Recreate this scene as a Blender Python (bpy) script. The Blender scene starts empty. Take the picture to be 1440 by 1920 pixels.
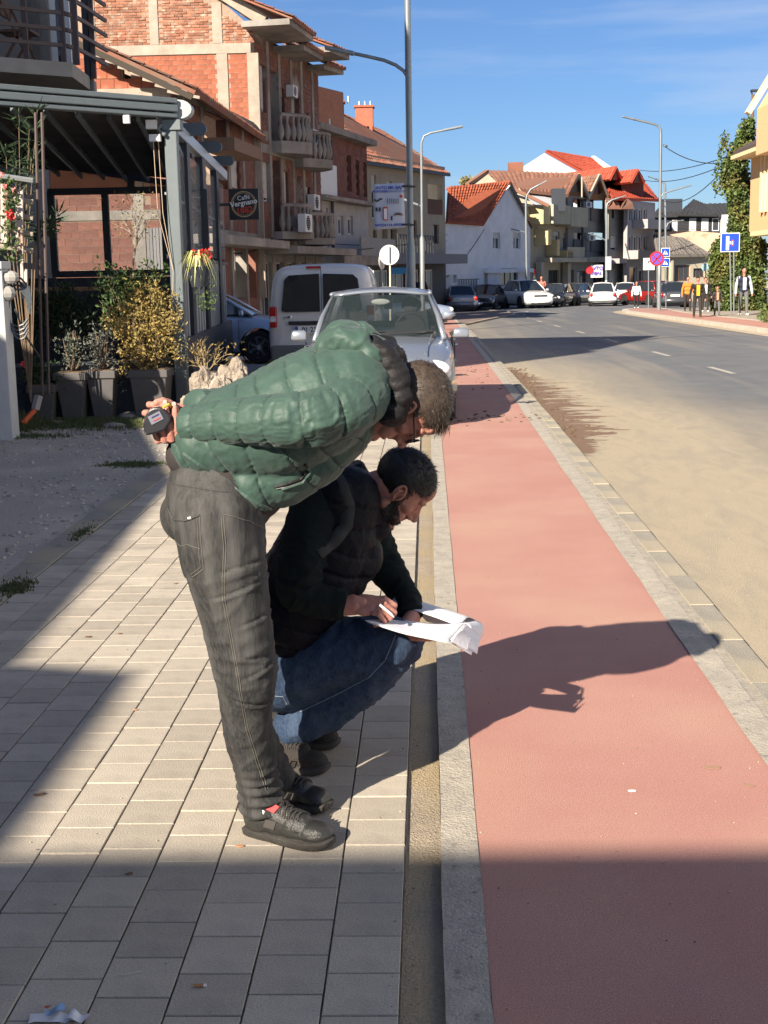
import bpy, bmesh, math, random
import numpy as np
from mathutils import Vector, Matrix, noise as mn
R = random.Random(7)
SC = bpy.context.scene; COL = SC.collection
PI = math.pi
# ---------------------------------------------------------------- camera
F = 2500.0; CX = 720.0; CY = 960.0; H = 1.65
cY = Vector((80, 449, -F)).normalized()
cZ = Vector((-.018, 1, (449-1.44)/F)).normalized()
cZ = (cZ - cY*cZ.dot(cY)).normalized(); cX = cY.cross(cZ)
RT = Matrix((cX, cY, cZ)).transposed()      # world -> camera
RC = RT.transposed()                         # camera -> world
cam = bpy.data.cameras.new('camera'); co = bpy.data.objects.new('camera', cam); COL.objects.link(co)
co.matrix_world = Matrix.Translation((0, 0, H)) @ RC.to_4x4()
cam.sensor_fit = 'VERTICAL'; cam.sensor_height = 24; cam.lens = F/1920*24
cam.clip_start = .05; cam.clip_end = 3000
SC.camera = co
SUN_AZ = math.radians(30); SUN_EL = math.radians(28.5)      # shadows run forward and to the right
sh = Vector((math.sin(SUN_AZ)/math.tan(SUN_EL), math.cos(SUN_AZ)/math.tan(SUN_EL), 0))  # shadow shift per metre of height
w = bpy.data.worlds.new('World'); SC.world = w; w.use_nodes = True
nt = w.node_tree; bg = nt.nodes['Background']
sky = nt.nodes.new('ShaderNodeTexSky'); sky.sky_type = 'NISHITA'; sky.sun_disc = False
sky.sun_elevation = SUN_EL; sky.sun_rotation = math.radians(180+30)
sky.air_density = 1.0; sky.dust_density = .3; sky.ozone_density = 3.0; sky.altitude = 300
# thin cirrus streaks low over the houses
tc = nt.nodes.new('ShaderNodeTexCoord'); mp = nt.nodes.new('ShaderNodeMapping'); mp.inputs['Scale'].default_value = (1.6, 1.6, 15); mp.inputs['Rotation'].default_value=(0,.07,0)
nz = nt.nodes.new('ShaderNodeTexNoise'); nz.inputs['Scale'].default_value = 1.7; nz.inputs['Detail'].default_value = 7; nz.inputs['Roughness'].default_value=.55
rp = nt.nodes.new('ShaderNodeValToRGB'); rp.color_ramp.elements[0].position = .47; rp.color_ramp.elements[1].position = .78
rp.color_ramp.elements[0].color = (0,0,0,1); rp.color_ramp.elements[1].color = (.62,.62,.62,1)
mx = nt.nodes.new('ShaderNodeMixRGB'); mx.inputs[2].default_value = (5.2, 6.0, 7.4, 1)
L = nt.links.new
L(tc.outputs['Generated'], mp.inputs[0]); L(mp.outputs[0], nz.inputs['Vector']); L(nz.outputs[0], rp.inputs[0])
L(rp.outputs[0], mx.inputs[0]); tint = nt.nodes.new('ShaderNodeMixRGB'); tint.blend_type = 'MULTIPLY'; tint.inputs[0].default_value = 1; tint.inputs[2].default_value = (.50, .64, .88, 1); L(sky.outputs[0], tint.inputs[1]); L(tint.outputs[0], mx.inputs[1]); L(mx.outputs[0], bg.inputs[0])
bg.inputs[1].default_value = .055
sl = bpy.data.lights.new('sun', 'SUN'); so = bpy.data.objects.new('sun', sl); COL.objects.link(so)
sl.energy = 5.0; sl.angle = math.radians(.55); sl.color = (1, .89, .74)
sd = Vector((sh.x, sh.y, -1)).normalized(); so.rotation_euler = sd.to_track_quat('-Z', 'Y').to_euler(); so.location = (-20, -30, 30)
SC.view_settings.view_transform = 'Standard'; SC.view_settings.look = 'None'
SC.view_settings.exposure = 1.15; SC.view_settings.gamma = 1

# ---------------------------------------------------------------- helpers
def zg(y): 
    t = max(0., y-16); return -.009*t*t/(t+6)            # the street falls gently beyond the parked car
def ray(px, py): return RC @ Vector((px-CX, CY-py, -F))
def P(px, py, Y):
    d = ray(px, py); t = Y/d.y; return Vector((d.x*t, Y, H+d.z*t))
def G(px, py, z=0.):
    d = ray(px, py); Y = 10.
    for _ in range(60):
        zz = z+zg(Y); Y = .5*Y+.5*min(400., d.y*(zz-H)/min(d.z, -1e-4))
    t = Y/d.y; return Vector((d.x*t, Y, z+zg(Y)))
def lin(c):
    if isinstance(c, str):
        c = tuple(int(c[i:i+2], 16)/255 for i in (0, 2, 4)); c = tuple(x/12.92 if x <= .04045 else ((x+.055)/1.055)**2.4 for x in c)
    return tuple(c)+(1,)
def mat(name, col, rough=.7, metal=0., var=0., nscale=8., col2=None, bump=0., bscale=60., coord='Object', rand=0., spec=.5,
        trans=0., alpha=1., emit=None, estr=1., stretch=None, detail=6, ior=None, sheen=0., coat=0., ramp=(.35,.65), col3=None, n3=2., r3=(.45,.7)):
    m = bpy.data.materials.new(name); m.use_nodes = True; n = m.node_tree.nodes; l = m.node_tree.links.new
    b = n['Principled BSDF']; b.inputs['Roughness'].default_value = rough; b.inputs['Metallic'].default_value = metal
    b.inputs['Specular IOR Level'].default_value = spec; b.inputs['Transmission Weight'].default_value = trans
    b.inputs['Alpha'].default_value = alpha; b.inputs['Sheen Weight'].default_value = sheen; b.inputs['Coat Weight'].default_value = coat
    if ior: b.inputs['IOR'].default_value = ior
    c = lin(col); b.inputs['Base Color'].default_value = c
    if emit: b.inputs['Emission Color'].default_value = lin(emit); b.inputs['Emission Strength'].default_value = estr
    vec = None
    if col2 or bump or var or col3:
        t = n.new('ShaderNodeTexCoord'); vec = t.outputs[coord]
        if stretch:
            mm = n.new('ShaderNodeMapping'); mm.inputs['Scale'].default_value = stretch; l(vec, mm.inputs[0]); vec = mm.outputs[0]
    out = None
    if col2 or var:
        z = n.new('ShaderNodeTexNoise'); z.inputs['Scale'].default_value = nscale; z.inputs['Detail'].default_value = detail; z.inputs['Roughness'].default_value=.65; l(vec, z.inputs['Vector'])
        r = n.new('ShaderNodeValToRGB'); r.color_ramp.elements[0].position = ramp[0]; r.color_ramp.elements[1].position = ramp[1]
        c2 = lin(col2) if col2 else tuple(x*(1-var) for x in c[:3])+(1,)
        r.color_ramp.elements[0].color = c2; r.color_ramp.elements[1].color = c if col2 else tuple(min(1,x*(1+var)) for x in c[:3])+(1,)
        l(z.outputs[0], r.inputs[0]); out = r.outputs[0]
    if col3:
        z = n.new('ShaderNodeTexNoise'); z.inputs['Scale'].default_value = n3; z.inputs['Detail'].default_value = 5; l(vec, z.inputs['Vector'])
        r = n.new('ShaderNodeValToRGB'); r.color_ramp.elements[0].position = r3[0]; r.color_ramp.elements[1].position = r3[1]; l(z.outputs[0], r.inputs[0])
        q = n.new('ShaderNodeMixRGB'); l(r.outputs[0], q.inputs[0]); q.inputs[2].default_value = lin(col3)
        if out: l(out, q.inputs[1])
        else: q.inputs[1].default_value = c
        out = q.outputs[0]
    if rand:
        oi = n.new('ShaderNodeObjectInfo'); ge = n.new('ShaderNodeNewGeometry'); a = n.new('ShaderNodeMath'); a.operation = 'ADD'
        l(oi.outputs['Random'], a.inputs[0]); l(ge.outputs['Random Per Island'], a.inputs[1])
        fr = n.new('ShaderNodeMath'); fr.operation = 'FRACT'; l(a.outputs[0], fr.inputs[0])
        mr = n.new('ShaderNodeMapRange'); mr.inputs['To Min'].default_value = 1-rand; mr.inputs['To Max'].default_value = 1+rand; l(fr.outputs[0], mr.inputs[0])
        hs = n.new('ShaderNodeHueSaturation'); l(mr.outputs[0], hs.inputs['Value'])
        if out: l(out, hs.inputs['Color'])
        else: hs.inputs['Color'].default_value = c
        out = hs.outputs[0]
    if out: l(out, b.inputs['Base Color'])
    if bump:
        z = n.new('ShaderNodeTexNoise'); z.inputs['Scale'].default_value = bscale; z.inputs['Detail'].default_value = 5; l(vec, z.inputs['Vector'])
        u = n.new('ShaderNodeBump'); u.inputs['Strength'].default_value = min(1, bump); u.inputs['Distance'].default_value = .01*max(1, bump); l(z.outputs[0], u.inputs['Height']); l(u.outputs[0], b.inputs['Normal'])
    return m
def rootinv(o):
    m = Matrix.Identity(4)
    while o is not None: m = o.matrix_basis @ m; o = o.parent
    return m.inverted()
def tag(o, label=None, cat=None, group=None, kind=None):
    if label: o['label'] = label
    if cat: o['category'] = cat
    if group: o['group'] = group
    if kind: o['kind'] = kind
    return o
def thing(name, label, cat, loc=(0,0,0), rz=0., group=None):
    o = bpy.data.objects.new(name, None); COL.objects.link(o); o.location = loc; o.rotation_euler = (0, 0, rz); o.empty_display_size = .2
    return tag(o, label, cat, group)
class MB:
    def __init__(s, M=None): s.v = []; s.f = []; s.M = M
    def add(s, vs, fs, M=None):
        k = len(s.v)
        for p in vs:
            p = Vector(p)
            if M is not None: p = M @ p
            if s.M is not None: p = s.M @ p
            s.v.append(p[:])
        s.f += [tuple(i+k for i in f) for f in fs]; return s
    def box(s, c, d, rz=0., M=None, tp=(1,1)):
        x, y, z = d[0]/2, d[1]/2, d[2]/2; T = Matrix.Translation(c) @ Matrix.Rotation(rz, 4, 'Z')
        if M is not None: T = M @ T
        a, b = tp
        s.add([(-x,-y,-z),(x,-y,-z),(x,y,-z),(-x,y,-z),(-x*a,-y*b,z),(x*a,-y*b,z),(x*a,y*b,z),(-x*a,y*b,z)],
              [(0,3,2,1),(4,5,6,7),(0,1,5,4),(1,2,6,5),(2,3,7,6),(3,0,4,7)], T); return s
    def bar(s, a, b, w, h, up=(0,0,1)):
        a = Vector(a); b = Vector(b); d = b-a; L_ = d.length; d.normalize(); u = Vector(up); r = d.cross(u)
        if r.length < 1e-4: r = d.cross(Vector((1,0,0)))
        r.normalize(); u = r.cross(d); M = Matrix((r, d, u)).transposed().to_4x4(); M.translation = (a+b)/2
        return s.box((0,0,0), (w, L_, h), 0, M)
    def tube(s, pts, r, n=10, cap=True):
        pts = [Vector(p) for p in pts]; rs = r if isinstance(r, (list, tuple)) else [r]*len(pts)
        vs = []; fs = []; pr = None
        for i, p in enumerate(pts):
            d = (pts[min(i+1, len(pts)-1)]-pts[max(i-1, 0)]).normalized()
            if pr is None: x = d.orthogonal().normalized()
            else: x = (pr-d*pr.dot(d)); x = x.normalized() if x.length > 1e-5 else d.orthogonal().normalized()
            pr = x; y = d.cross(x)
            vs += [p+(x*math.cos(2*PI*k/n)+y*math.sin(2*PI*k/n))*rs[i] for k in range(n)]
        for i in range(len(pts)-1):
            for k in range(n): fs.append((i*n+k, i*n+(k+1)%n, (i+1)*n+(k+1)%n, (i+1)*n+k))
        if cap: fs.append(tuple(range(n))[::-1]); fs.append(tuple((len(pts)-1)*n+k for k in range(n)))
        return s.add(vs, fs)
    def ball(s, c, r, nu=12, nv=8, M=None):
        r = (r,)*3 if isinstance(r, (int, float)) else r; vs = [(0,0,-1)]; fs = []
        for j in range(1, nv):
            a = -PI/2+PI*j/nv; vs += [(math.cos(a)*math.cos(2*PI*i/nu), math.cos(a)*math.sin(2*PI*i/nu), math.sin(a)) for i in range(nu)]
        vs.append((0,0,1)); t = len(vs)-1
        for i in range(nu):
            i2 = (i+1)%nu; fs.append((0, 1+i2, 1+i)); fs.append((t, t-nu+i, t-nu+i2))
            for j in range(nv-2): fs.append((1+j*nu+i, 1+j*nu+i2, 1+(j+1)*nu+i2, 1+(j+1)*nu+i))
        T = Matrix.Translation(c); T = T @ (M if M is not None else Matrix.Identity(4)) @ Matrix.Diagonal((*r, 1))
        return s.add(vs, fs, T)
    def prism(s, poly, d):
        poly = [Vector(p) for p in poly]; d = Vector(d); n = len(poly)
        return s.add(poly+[p+d for p in poly], [tuple(range(n))[::-1], tuple(range(n, 2*n))]+[(i, (i+1)%n, n+(i+1)%n, n+i) for i in range(n)])
    def disc(s, c, r, nrm, th=.02, n=24):
        c = Vector(c); q = Vector(nrm).normalized(); x = q.orthogonal().normalized() if abs(q.z) > .9 else Vector((0,0,1)).cross(q).normalized(); y = q.cross(x)
        return s.prism([c-q*th/2+(x*math.cos(2*PI*k/n)+y*math.sin(2*PI*k/n))*r for k in range(n)], q*th)
    def lathe(s, c, prof, n=12):
        c = Vector(c); vs = [c+Vector((r*math.cos(2*PI*k/n), r*math.sin(2*PI*k/n), z)) for r, z in prof for k in range(n)]
        fs = [(i*n+k, i*n+(k+1)%n, (i+1)*n+(k+1)%n, (i+1)*n+k) for i in range(len(prof)-1) for k in range(n)]
        fs.append(tuple(range(n))[::-1]); fs.append(tuple((len(prof)-1)*n+k for k in range(n)))
        return s.add(vs, fs)
    def mesh(s, name, T=None):
        me = bpy.data.meshes.new(name); vs = s.v
        if T is not None: vs = [(T @ Vector(p))[:] for p in vs]
        me.from_pydata(vs, [], s.f); me.validate(); return me
    def build(s, name, m, parent=None, smooth=False, label=None, kind=None, bev=0., sub=0, fixn=True):
        me = s.mesh(name, rootinv(parent) if parent else None)
        if fixn and len(s.f) < 60000:
            b = bmesh.new(); b.from_mesh(me); bmesh.ops.recalc_face_normals(b, faces=b.faces); b.to_mesh(me); b.free()
        return link(name, me, m, parent, smooth, label, kind, bev, sub)
def link(name, me, m, parent=None, smooth=False, label=None, kind=None, bev=0., sub=0):
    o = bpy.data.objects.new(name, me); COL.objects.link(o); o.parent = parent
    if m is not None: me.materials.append(m)
    if smooth:
        me.polygons.foreach_set('use_smooth', [True]*len(me.polygons))
        if smooth != True: me.set_sharp_from_angle(angle=math.radians(smooth))
    if label: o['label'] = label
    if kind: o['kind'] = kind
    if bev:
        q = o.modifiers.new('b', 'BEVEL'); q.width = bev; q.segments = 2; q.limit_method = 'ANGLE'; q.angle_limit = .6
    if sub:
        q = o.modifiers.new('s', 'SUBSURF'); q.levels = sub; q.render_levels = sub
    return o
def copy_tree(o, parent=None, **kw):
    c = o.copy(); COL.objects.link(c); c.parent = parent
    for k, v in kw.items(): c[k] = v
    for ch in [x for x in o.children if x is not c]: copy_tree(ch, c)
    return c
def text(s, size, m, parent, origin, xdir, ydir, depth=.004, name='lettering', bold=0., align='CENTER'):
    cu = bpy.data.curves.new(name, 'FONT'); cu.body = s; cu.size = size; cu.extrude = depth/2; cu.align_x = align; cu.align_y = 'CENTER'; cu.offset = bold; cu.resolution_u = 3
    t = bpy.data.objects.new(name, cu); COL.objects.link(t); dg = bpy.context.evaluated_depsgraph_get(); me = bpy.data.meshes.new_from_object(t.evaluated_get(dg))
    bpy.data.objects.remove(t); x = Vector(xdir).normalized(); y = Vector(ydir).normalized(); z = x.cross(y)
    T = Matrix((x, y, z)).transposed().to_4x4(); T.translation = Vector(origin)
    me.transform((rootinv(parent) if parent else Matrix.Identity(4)) @ T); me.materials.clear(); return link(name, me, m, parent)
def fbm(x, y, z=0., o=4):
    return mn.fractal(Vector((x, y, z)), 1., 2., o)
# ================================================================ ground
def strip(name, xl, xr, z, ys, m, nx=1, kind='structure', lab=None):
    vs = []; fs = []
    for y in ys:
        a = xl(y) if callable(xl) else xl; b = xr(y) if callable(xr) else xr
        for i in range(nx+1):
            x = a+(b-a)*i/nx; vs.append((x, y, (z(x, y) if callable(z) else z)+zg(y)))
    n = nx+1
    for j in range(len(ys)-1):
        for i in range(nx): fs.append((j*n+i, j*n+i+1, (j+1)*n+i+1, (j+1)*n+i))
    b = MB(); b.add(vs, fs); return b.build(name, m, kind=kind, smooth=True)
def frange(a, b, s):
    n = max(1, int(round((b-a)/s))); return [a+(b-a)*i/n for i in range(n+1)]
YS = frange(-14, 60, 2)+frange(65, 200, 5)[0:]+[260, 400, 700, 1200]
M_GRAVEL = mat('gravel', (.50,.45,.39), .95, col2=(.32,.29,.25), nscale=60, bump=1.8, bscale=110, col3=(.58,.52,.43), n3=1.5, r3=(.45,.75), ramp=(.3,.62))
strip('ground', -400, 400, -.14, YS, M_GRAVEL, nx=8)
# asphalt with dust drifting in from the kerb
def road_mat():
    m = mat('asphalt', (.145,.152,.162), .85, col2=(.112,.118,.126), nscale=1.1, bump=.7, bscale=160); n = m.node_tree.nodes; l = m.node_tree.links.new; b = n['Principled BSDF']
    base = b.inputs['Base Color'].links[0].from_socket; t = n.new('ShaderNodeTexCoord'); s = n.new('ShaderNodeSeparateXYZ'); l(t.outputs['Object'], s.inputs[0])
    def noise(sc, st, det=6, dist=0):
        mm = n.new('ShaderNodeMapping'); mm.inputs['Scale'].default_value = st; l(t.outputs['Object'], mm.inputs[0])
        z = n.new('ShaderNodeTexNoise'); z.inputs['Scale'].default_value = sc; z.inputs['Detail'].default_value = det; z.inputs['Distortion'].default_value = dist; l(mm.outputs[0], z.inputs['Vector']); return z.outputs[0]
    def math_(op, a, c=None, cl=False):
        q = n.new('ShaderNodeMath'); q.operation = op; q.use_clamp = cl
        for i, v in enumerate((a, c)):
            if v is None: continue
            if isinstance(v, (int, float)): q.inputs[i].default_value = v
            else: l(v, q.inputs[i])
        return q.outputs[0]
    def ramp(v, a, c):
        q = n.new('ShaderNodeMapRange'); l(v, q.inputs[0]); q.inputs['From Min'].default_value = a; q.inputs['From Max'].default_value = c; return q.outputs[0]
    def mixc(f, c1, c2):
        q = n.new('ShaderNodeMixRGB'); l(f, q.inputs[0]); l(c1, q.inputs[1])
        if isinstance(c2, tuple): q.inputs[2].default_value = c2+(1,)
        else: l(c2, q.inputs[2])
        return q.outputs[0]
    x = s.outputs[0]; y = s.outputs[1]
    nb = noise(.55, (1.3, .35, 1), 5, .6); nf = noise(5, (1, .3, 1), 6, 1.2); ng = noise(90, (1,1,1), 3)
    # dust: strong near kerb x=1.4, wider towards the camera
    w_ = ramp(y, 26, 8); edge = math_('ADD', 1.4, math_('MULTIPLY', w_, 1.6))
    dx = math_('SUBTRACT', math_('ADD', x, math_('MULTIPLY', nb, -1.8)), edge)
    dust = ramp(dx, 1.5, -.9); dust = math_('MULTIPLY', dust, math_('ADD', .55, math_('MULTIPLY', nf, .8)), True)
    farf = ramp(y, 40, 24); dust = math_('MULTIPLY', dust, math_('ADD', .35, math_('MULTIPLY', farf, .65)), True)
    c = mixc(ramp(noise(.8, (2.2, .12, 1), 5, .3), .5, .75), base, (.215,.20,.175))
    c = mixc(dust, c, (.40,.335,.235))
    # wet mud lying along the kerb between 13 and 24 m
    nm = noise(2.2, (.8, 1.7, 1), 8, 1.2)
    mw = math_('MULTIPLY', ramp(y, 12.2, 14.5), ramp(y, 25, 21)); wdt = math_('ADD', .2, math_('MULTIPLY', mw, 1.15))
    e = math_('SUBTRACT', math_('SUBTRACT', x, 1.36), math_('MULTIPLY', math_('ADD', math_('MULTIPLY', nm, 1.5), -.38), wdt))
    mud = math_('MULTIPLY', ramp(e, .03, -.01), ramp(mw, .02, .12), True)
    c = mixc(mud, c, (.20,.125,.072))
    g = n.new('ShaderNodeHueSaturation'); l(c, g.inputs['Color']); l(math_('ADD', .8, math_('MULTIPLY', ng, .4)), g.inputs['Value']); c = g.outputs[0]
    l(c, b.inputs['Base Color']); l(math_('SUBTRACT', .88, math_('MULTIPLY', mud, .2)), b.inputs['Roughness'])
    return m
M_ROAD = road_mat()
def roadL(y): return 1.40 if y < 50 else 1.4+2.9*min(1, (y-50)/16) if y < 76 else -60
strip('road', roadL, 60, -.055, frange(-14, 76, 2)+frange(76.01, 200, 6), M_ROAD, nx=6)
# red cycle path
M_RED = mat('red_asphalt', (.445,.235,.19), .85, col2=(.40,.185,.15), nscale=1.2, bump=.35, bscale=260, col3=(.50,.32,.23), n3=.9, r3=(.42,.95), ramp=(.25,.75), detail=9)
def grain(m, sc, amt, stretch=(1,1,1)):
    n = m.node_tree.nodes; l = m.node_tree.links.new; b = n['Principled BSDF']; src = b.inputs['Base Color']
    t = n.new('ShaderNodeTexCoord'); z = n.new('ShaderNodeTexNoise'); z.inputs['Scale'].default_value = sc; z.inputs['Detail'].default_value = 4; z.inputs['Roughness'].default_value = .8
    l(t.outputs['Object'], z.inputs['Vector']); mr = n.new('ShaderNodeMapRange'); mr.inputs['From Min'].default_value = .3; mr.inputs['From Max'].default_value = .7
    mr.inputs['To Min'].default_value = 1-amt; mr.inputs['To Max'].default_value = 1+amt; l(z.outputs[0], mr.inputs[0])
    h = n.new('ShaderNodeHueSaturation'); l(mr.outputs[0], h.inputs['Value'])
    if src.links: l(src.links[0].from_socket, h.inputs['Color'])
    else: h.inputs['Color'].default_value = src.default_value
    l(h.outputs[0], src)
grain(M_RED, 170, .30); grain(M_ROAD, 40, .08); grain(M_GRAVEL, 260, .35)
strip('cycle_path', .13, 1.13, 0, frange(-14, 62, 2), M_RED)
M_BAND = mat('pale_concrete', (.47,.42,.34), .9, col2=(.34,.31,.26), nscale=9, bump=.8, bscale=120, col3=(.22,.20,.17), n3=26, r3=(.60,.72)); grain(M_BAND, 200, .2)
M_BAND2 = mat('worn_concrete', (.44,.39,.32), .9, col2=(.30,.27,.22), nscale=14, bump=.8, bscale=120); grain(M_BAND2, 200, .2)
def wavy(x0, a, s): return lambda y: x0+a*(mn.noise(Vector((y*s, x0*7, 0)))+.5*mn.noise(Vector((y*s*4, x0*7, 3))))
FY = frange(-14, 2, 1)+frange(2.1, 16, .12)+frange(16.5, 62, 1)
strip('white_edge_band', wavy(.022, .004, 1.3), wavy(.13, .006, 1.1), .004, FY, M_BAND)
strip('white_edge_band', wavy(1.122, .007, 1.2), wavy(1.235, .006, 1.4), .004, FY, M_BAND)
strip('kerb_bedding', 1.225, 1.29, -.004, FY, M_BAND2)
M_GUT = mat('gutter_concrete', (.44,.36,.26), .93, col2=(.33,.27,.20), nscale=5, bump=1.4, bscale=150, col3=(.42,.33,.2), n3=2.2, r3=(.4,.6)); grain(M_GUT, 150, .25)
strip('gutter', -.082, .022, -.016, frange(-14, 62, 2), M_GUT)
strip('bedding_sand', -2.43, -.08, -.0055, frange(-14, 90, 2), mat('joint_sand', (.20,.165,.125), .95, col2=(.05,.043,.035), nscale=9, bump=1, bscale=200))
# gravel yard left of the pavement sits at z = .0
strip('gravel_yard', -60, -2.415, lambda x, y: -.004+.02*fbm(x*.9, y*.9, 2)*min(1, max(0, (-2.42-x)*2)), frange(-14, 15.7, .45), M_GRAVEL, nx=60)
strip('gravel_yard', -60, -2.415, -.006, frange(15.8, 90, 3), M_GRAVEL, nx=2)
# pavers: single stones near the camera, joined further on
M_PAVE = mat('paver', (.47,.415,.335), .88, col2=(.39,.345,.28), nscale=3.2, bump=.35, bscale=200, rand=.13, col3=(.30,.265,.22), n3=6.0, r3=(.5,.8)); grain(M_PAVE, 130, .2)
pw = (2.22-.082)/12; pl = .1823
pavement = tag(bpy.data.objects.new('pavement', None), kind='structure'); COL.objects.link(pavement)
def paver_mesh(sx, sy, rot=0):
    b = MB(); g = .0035; ch = .0017; X = sx/2-.0024; Y = sy/2-.0028; h = .03
    b.add([(-X,-Y,-h),(X,-Y,-h),(X,Y,-h),(-X,Y,-h),(-X,-Y,-ch),(X,-Y,-ch),(X,Y,-ch),(-X,Y,-ch),(-X+ch,-Y+ch,0),(X-ch,-Y+ch,0),(X-ch,Y-ch,0),(-X+ch,Y-ch,0)],
          [(0,1,5,4),(1,2,6,5),(2,3,7,6),(3,0,4,7),(4,5,9,8),(5,6,10,9),(6,7,11,10),(7,4,8,11),(8,9,10,11)]); return b.mesh('paver')
pm = paver_mesh(pw, pl); pm.materials.append(M_PAVE)
off = [R.uniform(0, pl) for _ in range(12)]; off[0] = .12; cnt = 0; far = MB()
gauge = []
for c in range(12):
    x = -.082-pw*(c+.5)
    for j in range(-78, 250):
        y = off[c]+pl*j; T = (R.uniform(-.0025, .0025), R.uniform(-.0018, .0018), R.uniform(-.003, .003)); dz = R.uniform(-.0015, .0015)
        vis = y > 2.35 and x > -.33*y-.15
        if vis and y < 7.0: gauge.append((y, x, dz, T))
        elif y < 45:
            b = MB(Matrix.Translation((x, y, dz+zg(y))) @ Matrix.Rotation(T[2], 4, 'Z') @ Matrix.Rotation(T[0], 4, 'X')); X = pw/2-.0035; Y = pl/2-.0035
            far.add([(x+p[0], y+p[1], dz+zg(y)+p[2]) for p in ((-X,-Y,0),(X,-Y,0),(X,Y,0),(-X,Y,0),(-X,-Y,-.02),(X,-Y,-.02),(X,Y,-.02),(-X,Y,-.02))], [(0,1,2,3),(4,5,1,0),(5,6,2,1),(6,7,3,2),(7,4,0,3)])
gauge.sort()
for k, (y, x, dz, T) in enumerate(gauge):
    if k < 300:
        o = bpy.data.objects.new('paver', pm); COL.objects.link(o); o.parent = pavement; o.location = (x, y, dz); o.rotation_euler = T
    else:
        X = pw/2-.0035; Y = pl/2-.0035
        far.add([(x+p[0], y+p[1], dz+p[2]) for p in ((-X,-Y,0),(X,-Y,0),(X,Y,0),(-X,Y,0),(-X,-Y,-.02),(X,-Y,-.02),(X,Y,-.02),(-X,Y,-.02))], [(0,1,2,3),(4,5,1,0),(5,6,2,1),(6,7,3,2),(7,4,0,3)])
far.build('far_pavers', M_PAVE, pavement, kind='stuff', fixn=False)
# kerb stones both sides of the pavement and along the road
M_KERB = mat('kerb_stone', (.36,.33,.27), .9, col2=(.27,.25,.21), nscale=7, bump=1, bscale=130, rand=.04, col3=(.42,.36,.26), n3=1.5, r3=(.4,.65)); grain(M_KERB, 160, .2)
def kerb(name, x0, x1, ztop, y0, y1, ln, m, npart=60, drop=.13, wob=.002):
    root = tag(bpy.data.objects.new(name, None), kind='structure'); COL.objects.link(root)
    b = MB(); b.box((0,0,-drop/2), (x1-x0, ln-.007, drop)); me = b.mesh('kerb_stone'); bm = bmesh.new(); bm.from_mesh(me)
    bmesh.ops.bevel(bm, geom=[e for e in bm.edges], offset=.004, segments=1, affect='EDGES'); bm.to_mesh(me); bm.free(); me.materials.append(m); y = y0; k = 0; far = MB()
    while y < y1:
        yc = y+ln/2; xx = (x0+x1)/2+R.uniform(-wob, wob); zz = ztop+zg(yc)+R.uniform(-.003, .002)
        if yc > 1.5 and k < npart:
            o = bpy.data.objects.new('kerb_stone', me); COL.objects.link(o); o.parent = root; o.location = (xx, yc, zz); o.rotation_euler = (R.uniform(-.004,.004), 0, R.uniform(-.004, .004)); k += 1
        else: far.box((xx, yc, zz-drop/2), (x1-x0, ln-.012, drop))
        y += ln
    far.build('far_kerb_stones', m, root, kind='stuff', fixn=False)
kerb('road_kerb', 1.285, 1.405, .004, -14, 50, .64, M_KERB)
kerb('yard_kerb', -2.415, -2.225, .006, -14, 60, .9, M_KERB, 40, wob=.006)
strip('side_pavement', .13, lambda y: roadL(y)-.14, -.003, frange(50, 76, 1), mat('side_pave', (.2,.15,.13), .9, var=.2))
b = MB()
for j in range(30):
    y = 50+j*.88; y2 = y+.88; b.prism([(roadL(y)-.14, y, zg(y)-.1), (roadL(y), y, zg(y)-.1), (roadL(y2), y2, zg(y2)-.1), (roadL(y2)-.14, y2, zg(y2)-.1)], (0,0,.11))
b.build('bay_kerb', M_KERB, kind='structure')
# far side of the road: kerb, red path, pavement
def farR(y): return 9.52 if y < 64 else 9.52+1.0*((y-64)/8)**2+.6*((y-64)/8)**6 if y < 72 else 40
M_KW = mat('kerb_pale', (.5,.46,.38), .9, var=.12, nscale=3)
b = MB(); ys = frange(20, 71.5, .8)
for y, y2 in zip(ys, ys[1:]): b.prism([(farR(y), y, zg(y)-.1), (farR(y)+.3, y, zg(y)-.1), (farR(y2)+.3, y2, zg(y2)-.1), (farR(y2), y2, zg(y2)-.1)], (0,0,.16))
b.build('far_kerb', M_KW, kind='structure')
strip('far_gutter', lambda y: farR(y)-.45, lambda y: farR(y)-.01, -.05, ys, mat('dusty', (.42,.34,.24), .9, var=.15, nscale=2))
strip('far_cycle_path', lambda y: farR(y)+.31, lambda y: farR(y)+1.75 if y < 60 else max(farR(y)+.35, 11.27+(y-60)*.08), .055, ys, M_RED)
strip('far_pavement', lambda y: farR(y)+1.92 if y < 60 else max(farR(y)+.5, 11.45+(y-60)*.08), 45, .05, ys, mat('far_pave', (.34,.30,.25), .9, var=.12, nscale=4))
b = MB()
for y, y2 in zip(ys, ys[1:]):
    f = lambda q: (farR(q)+1.76 if q < 60 else max(farR(q)+.36, 11.28+(q-60)*.08)); b.prism([(f(y), y, zg(y)-.05), (f(y)+.14, y, zg(y)-.05), (f(y2)+.14, y2, zg(y2)-.05), (f(y2), y2, zg(y2)-.05)], (0,0,.12))
b.build('path_edge', M_KW, kind='structure')
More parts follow.
